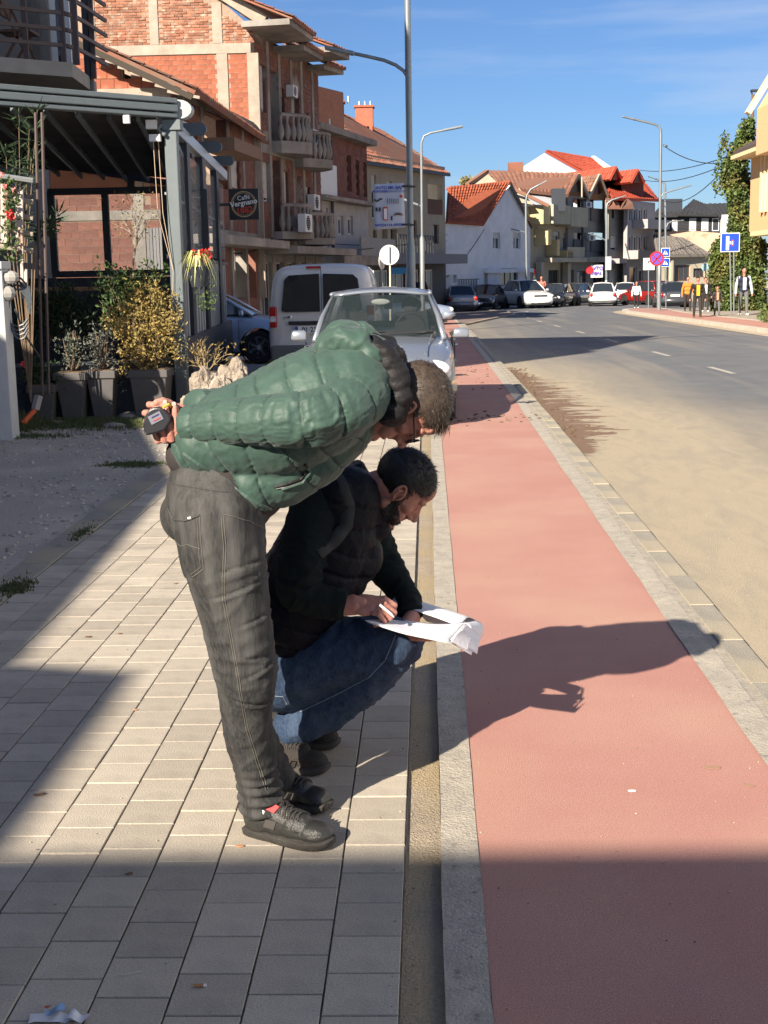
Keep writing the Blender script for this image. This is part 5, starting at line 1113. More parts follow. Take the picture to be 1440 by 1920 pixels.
    def quadgrid(p, n1=6, n2=4, bul=(0,0,0)):
        p = [Vector(q) for q in p]; v = []; f = []; bl = Vector(bul)
        for i in range(n1+1):
            for j in range(n2+1): u = i/n1; w2 = j/n2; q = (p[0]*(1-u)+p[1]*u)*(1-w2)+(p[3]*(1-u)+p[2]*u)*w2; v.append(q+bl*(math.sin(PI*u)))
        for i in range(n1):
            for j in range(n2): k = i*(n2+1)+j; f.append((k, k+1, k+n2+2, k+n2+1))
        return v, f
    # roof panel
    b = nb(); v, f = quadgrid([(xrr, -rw, zt-.03), (xrf, -rw, zt-.03), (xrf, rw, zt-.03), (xrr, rw, zt-.03)], 8, 8)
    v = [Vector((p.x, p.y, p.z+.05*(1-(p.y/rw)**2)+.035*(1-((p.x-(xrr+xrf)/2)/((xrf-xrr)/2))**2))) for p in v]; b.add(v, f); r_ = b.build('roof', pm, t, smooth=True); q = r_.modifiers.new('s', 'SOLIDIFY'); q.thickness = .03
    # glass
    wbx = .0; b = nb(); b.add(*quadgrid([(xw, -bw*.94, zb_), (xw, bw*.94, zb_), (xrf, rw, zt-.03), (xrf, -rw, zt-.03)], 8, 4, (.09, 0, 0))); b.build('windscreen', G_, t, smooth=True)
    b = nb(); b.add(*quadgrid([(xr, -bw*.92, zb_), (xr, bw*.92, zb_), (xrr, rw, zt-.03), (xrr, -rw, zt-.03)], 8, 4, (-.05, 0, 0))); b.build('rear_window', G_, t, smooth=True)
    for s_ in (-1, 1): b = nb(); b.add(*quadgrid([(xr, s_*bw*.93, zb_), (xw, s_*bw*.95, zb_), (xrf, s_*rw, zt-.03), (xrr, s_*rw, zt-.03)], 8, 3, (0, s_*.015, 0))); b.build('side_window', G_, t, smooth=True)
    # pillars
    for s_ in (-1, 1):
        for (a, c, w2) in (((xw+.02, s_*bw*.95, zb_-.03), (xrf, s_*rw, zt-.02), .07), ((xr, s_*bw*.93, zb_-.03), (xrr, s_*rw, zt-.02), .13 if rear != 'sedan' else .10)):
            b = nb(); a = Vector(a); c = Vector(c); m2 = a.lerp(c, .5)+Vector((.03 if a.x > 0 else -.02, s_*.012, 0)); b.tube([a, m2, c-Vector((0,s_*.012,.03))], [w2*.5, w2*.42, w2*.3], 8); b.build('pillar', pm, t, smooth=True)
        b = nb(); m1 = (xrr+xrf)/2+.1; b.bar((m1+.08, s_*(bw*.955), zb_), (m1, s_*(rw+.006), zt-.03), .02, .08, up=(1,0,0)); b.build('centre_pillar', M_BLKP, t)
        b = nb(); b.tube([(xrr, s_*rw, zt-.02), (xrf, s_*rw, zt-.02)], .026, 8); b.build('roof_edge', pm, t, smooth=True)
        b = nb(); mx_ = xw-.18; b.box((mx_, s_*(hw+.07), zb_+.03), (.09,.20,.115), tp=(.7,.85)); b.build('mirror', pm, t, smooth=True, bev=.03); b = nb(); b.bar((mx_, s_*(hw-.06), zb_+.02), (mx_, s_*(hw+.05), zb_+.05), .05, .04); b.build('mirror_arm', M_BLKP, t)
        if near:
            for x in (xw-.55, xrr+.6): b = nb(); b.tube([(x-.1, s_*(hw+.0), zb_-.12), (x-.06, s_*(hw+.03), zb_-.12), (x+.06, s_*(hw+.03), zb_-.12), (x+.1, s_*(hw+.0), zb_-.12)], .013, 6); b.build('door_handle', pm, t)
            for x in (xw-.25, (xrr+xrf)/2+.15, xrr+.1): b = nb(); b.box((x, s_*(hw-.001), .58), (.008, .012, .60)); b.build('door_gap', M_BLKP, t)
    # bumpers, lights, plates
    zf = lerpk(hl, hood); fr = hl+.055; 
    b = nb(); b.tube([(fr-.40, -hw*.88, .42), (fr-.10, -hw*.76, .42), (fr+.0, -hw*.4, .42), (fr+.015, 0, .42), (fr+.0, hw*.4, .42), (fr-.10, hw*.76, .42), (fr-.40, hw*.88, .42)], .12, 10); b.build('front_bumper', pm, t, smooth=True)
    b = nb(); b.box((fr-.0, 0, .30), (.14, W*.66, .09)); b.build('lower_grille', M_BLKP, t)
    b = nb(); b.box((fr-.02, 0, zf-.10), (.06, W*.44, .10)); gr = b.build('grille', M_BLKP, t)
    b = nb(); b.disc((fr+.02, 0, zf-.09), .055, (1,0,0), .02, 16); b.build('badge', M_CHROME, gr)
    for s_ in (-1, 1):
        b = nb(); b.ball((fr-.13, s_*hw*.70, zf-.095), (.075,.20,.095), 20, 12, Matrix.Rotation(-s_*.42, 4, 'Z')); hl_ = b.build('headlight', M_LAMP, t, smooth=True)
        b = nb(); b.ball((-hl-.0, s_*hw*.80, belt-.18), (.07,.11,.13) if rear != 'van' else (.06,.07,.22), 12, 8, Matrix.Rotation(s_*.3, 4, 'Z')); b.build('tail_light', M_TAIL, t, smooth=True)
    b = nb(); b.tube([(-fr+.3, -hw*.95, .45), (-fr+.04, -hw*.84, .45), (-fr-.02, 0, .45), (-fr+.04, hw*.84, .45), (-fr+.3, hw*.95, .45)], .13, 10); b.build('rear_bumper', pm, t, smooth=True)
    for (x, z) in ((fr+.135, .42), (-fr-.03 if rear != 'sedan' else -fr-.03, .72)):
        b = nb(); b.box((x, 0, z), (.02, .5, .11)); b.build('number_plate', M_PLATE, t, kind=None)
    if inner:
        b = nb(); b.box(((xr+xw)/2, 0, belt-.05), (xw-xr-.1, W*.8, .04)); b.build('cabin_floor', M_BLKP, t)
        if seat:
            for s_ in (-1, 1):
                b = nb(); b.box((.0, s_*.36, belt+.05), (.16, .46, .42), tp=(.7,.8)); b.ball((-.02, s_*.36, belt+.34), (.06,.13,.10), 10, 8); b.build('seat', mat('seat_cloth', (.03,.03,.035), .9) if 'seat_cloth' not in bpy.data.materials else bpy.data.materials['seat_cloth'], t)
    return t, T
def ringmesh(r0, r1, z0, z1, n=28):
    v = []; f = []
    for k in range(n):
        a = 2*PI*k/n
        for r, z in ((r0,z0),(r1,z0),(r1,z1),(r0,z1)): v.append((r*math.cos(a), r*math.sin(a), z))
    for k in range(n):
        i = 4*k; j = 4*((k+1)%n)
        for q in range(4): f.append((i+q, j+q, j+(q+1)%4, i+(q+1)%4))
    return v, f
M_SILV = paint('silver_paint', (.23,.255,.295)); M_WHITEP = paint('white_paint', (.70,.70,.68), 0); M_BLACKP = paint('black_paint', (.015,.015,.018), .2); M_DGREY = paint('dark_grey_paint', (.08,.085,.095)); M_BLUES = paint('blue_silver_paint', (.36,.44,.56)); M_REDC = paint('red_paint', (.25,.015,.012), .1)
M_CGL = mat('clear_car_glass', (.03,.042,.04), .03, alpha=.5, spec=.9)
# the silver hatchback in front
gc, GT = car('parked_car', 'silver hatchback facing the camera, parked behind the bending man', 'car', (-.55, 16.36, zg(16)), -PI/2, M_SILV, near=True, glass=M_CGL, hood=((-2.1,.86),(-1.7,.93),(.6,.94),(1.0,.93),(1.6,.86),(2.0,.76),(2.15,.70)), gx=(-1.85,-1.35,.30,1.02), belt=.93, roofw=.585, Hh=1.43, group='cars parked and waiting along the street')
nb = lambda: MB(GT)
b = nb(); b.ball((.40, .0, 1.32), (.015,.11,.035), 12, 8); b.build('rear_view_mirror', mat('mirror_pale', (.55,.6,.55), .4), gc)
b = nb(); b.tube([(.62, .36+.17*math.cos(a), 1.02+.17*math.sin(a)) for a in np.linspace(0, 2*PI, 24)], .014, 6, cap=False); b.build('steering_wheel', M_BLKP, gc)
b = nb(); b.box((.78, 0, .955), (.42, 1.3, .06)); b.build('dashboard', mat('dash', (.05,.05,.052), .8), gc)
for y in (-.25, .30): b = nb(); b.bar((1.12, y-.28, .975), (1.02, y+.30, 1.0), .018, .015); b.build('wiper', M_BLKP, gc)
b = nb(); b.disc((1.0, -.56, 1.02), .045, (1,0,.7), .004, 16); b.build('windscreen_sticker', mat('sticker_green', (.05,.35,.2), .5), gc)
for s_ in (-1, 1):
    b = nb(); b.tube([(1.13, s_*.60, .955), (2.02, s_*.52, .80)], .007, 5); b.build('bonnet_crease', M_SILV, gc)
for s_ in (-1, 1): b = nb(); b.ball((2.075, s_*.57, .61), (.03,.07,.05), 14, 8); b.build('headlight_reflector', M_CHROME, gc, smooth=True)
b = nb(); b.box((-1.5, 0, .98), (.1, 1.2, .1)); b.build('parcel_shelf', M_BLKP, gc)
# white van, rear towards us
vL = 4.4; vloc = (-1.72, 22.0+vL/2, zg(22)); van = thing('parked_van', 'off-white panel van with its rear doors towards the camera behind the silver hatchback', 'van', vloc, PI/2, 'cars parked and waiting along the street'); VT = Matrix.Translation(vloc) @ Matrix.Rotation(PI/2, 4, 'Z'); nb = lambda: MB(VT)
M_VANW = paint('van_white', (.64,.63,.61), .0)
b = nb(); vs = []; fs = []; st = [(-2.2,1.0,1.80,.25),(-2.14,1.0,1.84,.22),(-1.2,1.,1.87,.2),(.2,1.,1.86,.2),(.75,.99,1.72,.2),(1.35,.98,1.12,.2),(2.0,.93,.92,.22),(2.2,.85,.72,.26)]
for x, wf, zt, zc_ in st:
    hw = .895*wf; top = .84 if zt > 1.3 else .92
    half = [(hw*.85, zc_), (hw, zc_+.08), (hw, .95), (hw*(.90 if zt > 1.3 else .97), zt-.16 if zt > 1.3 else zt-.08), (hw*top-.05, zt-.03), (hw*.4, zt)]
    vs += [(x, -y, z) for y, z in half]+[(x, y, z) for y, z in half[::-1]]
m_ = 12
for i in range(len(st)-1):
    for k in range(m_): fs.append((i*m_+k, i*m_+(k+1)%m_, (i+1)*m_+(k+1)%m_, (i+1)*m_+k))
fs.append(tuple(range(m_))); fs.append(tuple((len(st)-1)*m_+k for k in range(m_))); b.add(vs, fs); o = b.build('body', M_VANW, van, smooth=50, sub=2); 
for e in o.data.polygons: pass
def panel(mb, pts, x, th=.012): mb.prism([(x, y, z) for y, z in pts], (th, 0, 0))
# +y is the left side of the van = left in the picture
b = nb(); panel(b, [(.66,1.10),(.60,1.60),(.52,1.67),(.03,1.69),(.03,1.08),(.60,1.08)], -2.235); b.build('rear_window', M_CARG, van)
b = nb(); panel(b, [(-.66,1.10),(-.60,1.60),(-.52,1.67),(-.03,1.69),(-.03,1.08),(-.60,1.08)], -2.235); b.build('rear_window', M_CARG, van)
b = nb(); panel(b, [(.004,.35),(.004,1.78),(-.004,1.78),(-.004,.35)], -2.234); b.build('door_gap', M_BLKP, van)
for s_ in (-1, 1):
    b = nb(); b.box((-2.20, s_*.80, 1.00), (.09, .12, .34)); tl = b.build('tail_light', M_TAIL, van, bev=.02); b = nb(); b.box((-2.25, s_*.80, .97), (.012, .10, .09)); b.build('reversing_lens', M_LAMP, tl)
    for x in (-1.32, 1.36): b = MB(VT @ Matrix.Translation((x, s_*.80, .32)) @ Matrix.Rotation(PI/2*-s_, 4, 'X')); b.lathe((0,0,0), [(.2,-.1),(.29,-.1),(.32,-.07),(.32,.07),(.29,.1),(.2,.1)], 24); b.build('wheel', M_TYRE, van)
    b = nb(); b.box((.95, s_*1.0, 1.15), (.12, .16, .26)); b.build('mirror', M_BLKP, van, bev=.03); b = nb(); b.box((.6, s_*.905, 1.3), (.9, .02, .42)); b.build('side_window', M_CARG, van)
b = nb(); b.box((-2.24, .30, .90), (.03, .50, .06)); b.build('handle_strip', M_BLKP, van, bev=.01)
b = nb(); b.box((-2.25, .18, .79), (.02, .52, .12)); pl_ = b.build('number_plate', M_PLATE, van)
b = nb(); b.box((-2.262, .415, .79), (.01, .04, .11)); b.build('plate_band', M_PBLUE, pl_)
w0 = VT @ Vector((-2.263, .18, .79)); text('01·234', .11, M_PTXT, pl_, w0-Vector((.0,0,0)), (1,0,0), (0,0,1), bold=.002)
b = nb(); b.box((-2.20, .12, 1.795), (.05, .24, .035)); b.build('brake_light', M_TAIL, van)
b = nb(); b.box((-2.22, 0, .42), (.16, 1.70, .24)); b.build('rear_bumper', mat('bumper_grey', (.12,.12,.125), .6), van, bev=.04)
b = nb(); b.tube([(-2.23,.55,1.0),(-2.27,.5,1.0)], .02, 8); b.tube([(-2.245,.64,.985),(-2.245,.50,.995)], .012, 6); b.build('badge', M_CHROME, van)
# blue-silver estate seen from the side
wc, WT = car('parked_car', 'blue-silver estate car side on, half hidden behind the cafe and the van', 'car', (-4.72, 27.1, zg(27)), .03, M_BLUES, L_=4.6, W=1.78, Hh=1.50, near=True, wr=.325, wb=(-1.35,1.38), hood=((-2.3,.85),(-1.9,.98),(.7,.97),(1.2,.95),(2.0,.80),(2.3,.70)), gx=(-2.1,-1.8,.35,1.25), belt=.97, roofw=.60, group='cars parked and waiting along the street')
for s_ in (-1, 1): b = MB(WT); b.tube([(-1.7, s_*.62, 1.50), (-1.6, s_*.62, 1.56), (.2, s_*.62, 1.56), (.32, s_*.62, 1.50)], .018, 6); b.build('roof_rail', M_CHROME, wc)
# distant cars
def far_car(name, lab, px, D, rz, pm, **k):
    q = P(px, 560, D); return car(name, lab, 'car', (q.x, D, zg(D)-.05), rz, pm, group='cars parked and waiting along the street', **k)
SED = dict(L_=4.5, W=1.73, Hh=1.42, hood=((-2.25,.90),(-1.6,.95),(.7,.94),(1.1,.92),(2.0,.78),(2.25,.70)), gx=(-1.55,-1.0,.25,1.1), belt=.93, rear='sedan')
SUV = dict(L_=4.6, W=1.9, Hh=1.68, hood=((-2.3,.98),(-1.9,1.08),(.7,1.07),(1.1,1.05),(2.0,.95),(2.3,.86)), gx=(-2.05,-1.7,.2,1.05), belt=1.07, wr=.36)
far_car('parked_car', 'silver-grey saloon with its tail to us on the red path, leftmost distant car', 862, 76.2, PI/2+.06, M_SILV, **SED)
far_car('parked_car', 'black hatchback nose towards us right behind the silver-grey saloon', 912, 81.5, -PI/2-.25, M_BLACKP)
far_car('parked_car', 'white SUV with dark grille facing us beside the black hatchback', 987, 83.5, -PI/2-.55+.85, M_WHITEP, **SUV)
far_car('parked_car', 'black car with white plate facing us right of the white SUV', 1043, 86.5, -PI/2-.35, M_BLACKP)
far_car('parked_car', 'dark grey car with lit headlamps half hidden behind the black car', 1077, 90, -PI/2-.5, M_DGREY)
far_car('parked_car', 'white small hatchback with red tail lamps waiting on the bend', 1130, 86.6, PI/2-.12, M_WHITEP)
far_car('parked_car', 'white saloon seen from behind between the small hatchback and the red car', 1172, 94, PI/2-.15, M_WHITEP, **SED)
far_car('parked_car', 'red car parked behind the street sign and lamp post', 1213, 88, PI/2+.5, M_REDC, Hh=1.5)
far_car('parked_car', 'dark grey saloon seen from behind with white plate parked by the right pavement', 1258, 76.2, PI/2-.08, M_DGREY, **SED)
far_car('parked_car', 'blue-grey car under the blank round sign beyond the van', 738, 50, .2, M_BLUES, Hh=1.35)
# ================================================================ people: shared modelling tools
def V(*a): return Vector(a)
class Blob:
    """union of tapered capsules and ellipsoids, fused into one continuous skin by a voxel remesh"""
    def __init__(s): s.mb = MB(); s.seg = []
    def cap(s, a, b, r0, r1, n=20, sc=None):
        a = Vector(a); b = Vector(b); d = (b-a); Ln = d.length
        pts = []; rs = []
        dn = d.normalized() if Ln > 1e-6 else Vector((0,0,1))
        for k in range(5): t = k/5*PI/2; pts.append(a-dn*r0*math.cos(t)); rs.append(max(.0006, r0*math.sin(t)))
        pts.append(a); rs.append(r0); pts.append(b); rs.append(r1)
        for k in range(1, 6): t = k/5*PI/2; pts.append(b+dn*r1*math.sin(t)); rs.append(max(.0006, r1*math.cos(t)))
        s.mb.tube(pts, rs, n); return s
    def chain(s, pts, rs):
        for i in range(len(pts)-1): s.cap(pts[i], pts[i+1], rs[i], rs[i+1])
        return s
    def ell(s, c, r, M=None): s.mb.ball(c, r, 24, 16, M); return s
    def mesh(s, vox, smooth=4, cut=None, T=None):
        me = s.mb.mesh('tmp'); bm = bmesh.new(); bm.from_mesh(me); bmesh.ops.recalc_face_normals(bm, faces=bm.faces); bm.to_mesh(me); bm.free()
        o = bpy.data.objects.new('tmp', me); COL.objects.link(o); q = o.modifiers.new('r', 'REMESH'); q.mode = 'VOXEL'; q.voxel_size = vox
        q = o.modifiers.new('s', 'SMOOTH'); q.factor = .6; q.iterations = smooth
        bpy.context.view_layer.update(); dg = bpy.context.evaluated_depsgraph_get(); m2 = bpy.data.meshes.new_from_object(o.evaluated_get(dg)); bpy.data.objects.remove(o); bpy.data.meshes.remove(me)
        return m2
def cutplane(me, p, n, fill=True):
    bm = bmesh.new(); bm.from_mesh(me); r = bmesh.ops.bisect_plane(bm, geom=bm.verts[:]+bm.edges[:]+bm.faces[:], plane_co=p, plane_no=n, clear_outer=True)
    if fill: bmesh.ops.holes_fill(bm, edges=[e for e in bm.edges if e.is_boundary])
    bm.to_mesh(me); bm.free()
def displace(me, fn):
    n = len(me.vertices); co = np.empty(n*3); me.vertices.foreach_get('co', co); no = np.empty(n*3); me.vertex_normals.foreach_get('vector', no); co = co.reshape(-1,3); no = no.reshape(-1,3)
    d = fn(co, no); co += no*d[:,None]; me.vertices.foreach_set('co', co.ravel()); me.update()
def chain_param(co, pts):
    """distance along a poly-line, distance from it, angle round it"""
    best = np.full(len(co), 1e9); S = np.zeros(len(co)); acc = 0.; A = np.zeros(len(co))
    for a, b in zip(pts, pts[1:]):
        a = np.array(a); b = np.array(b); d = b-a; L_ = np.linalg.norm(d); d = d/L_; t = np.clip((co-a) @ d, 0, L_); q = a+t[:,None]*d; r = np.linalg.norm(co-q, axis=1); m = r < best
        tt = (co-a) @ d; tt = np.where(r < best, tt, 0); best = np.where(m, r, best); S = np.where(m, acc+np.clip((co-a) @ d, -.5, L_), S); 
        x = np.cross(d, [0,0,1.]); x /= max(1e-6, np.linalg.norm(x)); y = np.cross(d, x); w_ = co-q; A = np.where(m, np.arctan2(w_ @ y, w_ @ x), A); acc += L_
    return S, best, A
def nz(co, sc, off=0., o=3):
    out = np.empty(len(co)); s = np.array(sc) if hasattr(sc, '__len__') else np.array([sc]*3)
    q = co*s+off
    for i, p in enumerate(q): out[i] = mn.fractal(Vector(p), 1., 2.1, o)
    return out
def ridge(co, sc, off=0., o=2):
    return 1-np.abs(nz(co, sc, off, o))*2.2
def frame(o, right, fwd, up): M = Matrix((Vector(right), Vector(fwd), Vector(up))).transposed().to_4x4(); M.translation = o; return M
def put(name, me, m, parent, smooth=True, **k):
    me.transform(rootinv(parent)); me.materials.clear(); return link(name, me, m, parent, smooth=True, **k)
# skin with soft redness, faint relief
def skinmat(name, c, c2): 
    m = mat(name, c, .5, col2=c2, nscale=28, bump=.35, bscale=420, spec=.35); b = m.node_tree.nodes['Principled BSDF']; b.inputs['Subsurface Weight'].default_value = .15; b.inputs['Subsurface Radius'].default_value = (1,.35,.2); b.inputs['Subsurface Scale'].default_value = .006; return m
M_SKIN = skinmat('skin', (.50,.235,.165), (.42,.175,.12)); M_SKINB = skinmat('skin_warm', (.42,.20,.14), (.34,.145,.10)); M_HAND = skinmat('skin_hand', (.50,.25,.19), (.44,.18,.135))
M_EYE = mat('eye_white', (.16,.12,.10), .8, spec=.05); M_IRIS = mat('iris', (.03,.02,.015), .7, spec=.05); M_LIP = mat('lip', (.36,.13,.10), .45)
def head(root, T, skin, neck, nr=(.058,.062), jaw=1., seed=0, lids=True):
    b = Blob(); t = lambda *p: T @ Vector(p); R3 = T.to_3x3().to_4x4()
    E = lambda c, r, rot=None: b.ell(t(*c), r, R3 @ (rot or Matrix.Identity(4)))
    E((0,-.016,.036), (.076,.098,.086)); E((0,.028,.0), (.066,.062,.078)); E((0,.030,-.045), (.056,.052,.062)); E((0,.006,-.055), (.058*jaw,.062,.052))
    b.cap(t(-.050*jaw,-.004,-.062), t(-.016,.068,-.104), .021, .019); b.cap(t(.050*jaw,-.004,-.062), t(.016,.068,-.104), .021, .019); b.cap(t(-.014,.072,-.102), t(.014,.072,-.102), .019, .019)
    for s_ in (-1, 1):
        E((s_*.044,.050,-.018), (.024,.026,.020)); b.cap(t(s_*.010,.083,.028), t(s_*.044,.070,.030), .0125, .011); E((s_*.034,.060,-.060), (.022,.022,.03))
        E((s_*.031,.067,.008), (.016,.014,.010)); E((s_*.031,.0715,.0105), (.0150,.0125,.0085)); E((s_*.012,.094,-.036), (.0085,.011,.0075))
    E((0,.070,-.002), (.034,.020,.030)); b.chain([t(0,.086,.018), t(0,.091,-.012), t(0,.090,-.036)], [.010,.0115,.012]); E((0,.076,-.020), (.020,.016,.022)); E((0,.068,.018), (.046,.018,.014)); E((0,.070,.058), (.048,.022,.034)); b.chain([t(0,.084,.020), t(0,.100,-.006), t(0,.111,-.028)], [.0075,.009,.0125]); b.cap(t(0,.088,-.036), t(0,.082,-.052), .011, .012)
    E((0,.070,-.063), (.030,.018,.020)); b.chain([t(-.021,.078,-.0635), t(0,.0865,-.060), t(.021,.078,-.0635)], [.0045,.0068,.0045]); b.chain([t(-.019,.077,-.072), t(0,.086,-.0745), t(.019,.077,-.072)], [.0045,.0078,.0045])
    b.chain([t(0,-.030,-.02), *neck], [.060]+[nr[0]]+[nr[1]]*(len(neck)-1))
    me = b.mesh(.0034, 3)
    Ti = np.array(T.inverted())
    def fn(co, no):
        q = co @ Ti[:3,:3].T+Ti[:3,3]; d = np.zeros(len(co)); x, y, z = q.T
        front = y > .05
        d -= .0035*np.exp(-((z+.0675)/.0016)**2)*front*(np.abs(x) < .022)                                     # mouth line
        for s_ in (-1, 1):
            d -= .004*np.exp(-(((x-s_*.016)/.007)**2+((z-.012)/.009)**2))*front                                # inner eye corner
            d -= .0016*np.exp(-((z-.006+.12*np.abs(x-s_*.031))/.0012)**2)*np.exp(-((x-s_*.031)/.016)**2)*front   # lid line
            d -= .0022*np.exp(-((np.abs(x)-.026-(-.035-z)*.45)/.003)**2)*front*(z < -.035)*(z > -.07)        # fold beside the mouth
        d += .0005*nz(q, 60, 3., 2)
        return d
    displace(me, fn); h = put('head', me, skin, root)
    for s_ in (-1, 1):
        e = MB(T); c = Vector((s_*.078,-.008,-.004)); pts = []; 
        for a in np.linspace(-.5*PI, 1.35*PI, 16): r0 = .0255+.0035*math.sin(a); pts.append(c+Vector((s_*(.004+.007*max(0,-math.cos(a))), -.0155*math.cos(a)*1.0-.003*math.sin(a), r0*math.sin(a))))
        eb = Blob(); P_ = [T @ p for p in pts]; eb.chain(P_, [.0036+.0012*math.sin(PI*i/15) for i in range(16)]); eb.ell(T @ (c+Vector((-s_*.002,0,0))), (.006,.0135,.021), R3); eb.chain([T @ (c+Vector((s_*.006,.004,.014))), T @ (c+Vector((s_*.010,-.008,.006))), T @ (c+Vector((s_*.008,-.004,-.016)))], [.003,.004,.0035]); eb.ell(T @ (c+Vector((0,.004,-.024))), (.006,.008,.009), R3); eb.cap(T @ (c+Vector((s_*.003,.016,-.002))), T @ (c+Vector((s_*.003,.015,-.008))), .004,.004)
        put('ear', eb.mesh(.0022, 2), skin, root)
        m = MB(T); m.ball((s_*.031,.0700,.0035), .0112, 14, 10); ey = m.build('eyeball', M_EYE, root, smooth=True); m = MB(T); m.disc((s_*.031,.0800,-.0012), .0052, (0,1,-.45), .002, 14); m.build('iris', M_IRIS, ey)
        m = MB(T)
        for k in range(46): a = k/45; x = s_*(.012+.036*a); z = .0295+.006*math.sin(PI*min(1,a*1.2))-.004*a; p = Vector((x, .094-.020*a*a, z+R.gauss(0,.0014))); d = Vector((s_*.7,-.1,.5+R.gauss(0,.3)-a)).normalized()*.008; u = Vector((0,.2,1))*.0006; m.add([p-u, p+u, p+d], [(0,1,2)])
        m.build('eyebrow', bpy.data.materials.get('hair_dark') or mat('hair_dark', (.012,.010,.009), .6), root, fixn=False)
    return h
def hair(root, T, m, skull, test, n, ln, comb, wd=.0011, lift=.35, base=True, name='hair', curl=.2, off=.004, on=None):
    """strands rooted on an ellipsoid scalp (c, r) in head space, plus a thin cap under them"""
    c = Vector(skull[0]); r = skull[1]; b = MB(T)
    if base:
        N = 64; M_ = 40; vs = []; fs = []
        for j in range(M_+1):
            for i in range(N):
                a = 2*PI*i/N; e = -PI/2+PI*j/M_; d = Vector((math.cos(e)*math.cos(a), math.cos(e)*math.sin(a), math.sin(e))); k = off*(1+.5*mn.noise(d*9)) if test(d, c+Vector((d.x*r[0], d.y*r[1], d.z*r[2]))) else -.012
                vs.append(c+Vector((d.x*(r[0]+k), d.y*(r[1]+k), d.z*(r[2]+k))))
        for j in range(M_):
            for i in range(N): fs.append((j*N+i, j*N+(i+1)%N, (j+1)*N+(i+1)%N, (j+1)*N+i))
        b.add(vs, fs)
    o = b.build(name, m, root, smooth=True) if base else None
    s_ = MB(T); made = 0; rr = random.Random(11)
    if on:
        from mathutils.bvhtree import BVHTree
        bv = BVHTree.FromPolygons([v.co[:] for v in on.data.vertices], [p.vertices[:] for p in on.data.polygons]); Tl = rootinv(root) @ T; Tli = Tl.inverted(); tries = 0
    while made < n:
        d = Vector((rr.gauss(0,1), rr.gauss(0,1), rr.gauss(0,1))).normalized(); p = c+Vector((d.x*r[0], d.y*r[1], d.z*r[2]))
        if on:
            h_ = bv.ray_cast(Tl @ (c+d*.3), (Tl.to_3x3() @ -d).normalized())
            if h_[0] is None: continue
            p = Tli @ h_[0]
        dens = test(d, p)
        if not dens or rr.random() > float(dens): continue
        nn = Vector((d.x/r[0], d.y/r[1], d.z/r[2])).normalized(); g = Vector(comb(d, p)); g = (g-nn*g.dot(nn)); g = (g.normalized() if g.length > 1e-4 else nn.orthogonal()); g = (g+Vector((rr.gauss(0,curl), rr.gauss(0,curl), rr.gauss(0,curl)))).normalized()
        L_ = ln(d, p) if callable(ln) else ln; L_ *= rr.uniform(.7, 1.2); p0 = p+nn*off*.4; p1 = p0+(g+nn*lift).normalized()*L_*.5+nn*.001; p2 = p1+(g+nn*lift*.1+Vector((rr.gauss(0,.15),)*3)).normalized()*L_*.5
        u = g.cross(nn).normalized()*wd*rr.uniform(.7,1.4); s_.add([p0-u, p0+u, p1+u, p1-u, p2], [(0,1,2,3),(3,2,4)]); made += 1
    s_.build('hair_strands' if name == 'hair' else name+'_strands', m, o or root, kind='stuff', fixn=False, smooth=False)
    return o
def clothmat(name, c, c2, rough=.85, ns=300, sheen=.1, bump=.6, stretch=None, var2=None): 
    m = mat(name, c, rough, col2=c2, nscale=ns, bump=bump, bscale=ns*2.5, sheen=0, spec=.2, stretch=stretch, **({} if var2 is None else dict(col3=var2[0], n3=var2[1], r3=var2[2]))); return m
M_BJEAN = clothmat('black_denim', (.055,.054,.053), (.020,.020,.020), ns=170, bump=.12, stretch=(1,1,.14), var2=((.112,.110,.105), 16., (.42,.85)))
M_BLJEAN = clothmat('blue_denim', (.040,.066,.115), (.016,.028,.058), ns=190, bump=.12, stretch=(1,1,.3), var2=((.08,.115,.175), 9., (.55,.85)))
M_STITCH = mat('stitching', (.12,.11,.09), .8); M_GREEN = mat('green_nylon', (.046,.088,.069), .56, col2=(.036,.071,.056), nscale=14, bump=.22, bscale=55, sheen=.1, spec=.35)
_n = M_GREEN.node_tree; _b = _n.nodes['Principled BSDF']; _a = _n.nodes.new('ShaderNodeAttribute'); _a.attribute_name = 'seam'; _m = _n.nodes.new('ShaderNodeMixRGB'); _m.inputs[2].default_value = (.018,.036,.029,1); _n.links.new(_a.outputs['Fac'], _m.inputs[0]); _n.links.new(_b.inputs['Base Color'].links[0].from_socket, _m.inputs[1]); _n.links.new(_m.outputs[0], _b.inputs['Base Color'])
M_LINING = mat('black_nylon', (.014,.013,.014), .6, bump=.4, bscale=60, spec=.25); M_NAVYC = clothmat('dark_green_fleece', (.008,.015,.015), (.004,.008,.009), ns=260); M_VEST = mat('black_quilt', (.0025,.003,.007), .6, bump=.4, bscale=90, spec=.15)
M_SHOE = mat('black_leather', (.03,.03,.028), .38, col2=(.02,.02,.019), nscale=40, bump=.3, bscale=300); M_SHOEP = mat('shoe_panel', (.055,.05,.045), .75, bump=.5, bscale=400); M_SOLE = mat('dark_sole', (.035,.032,.028), .75, var=.2, nscale=30, bump=.5)
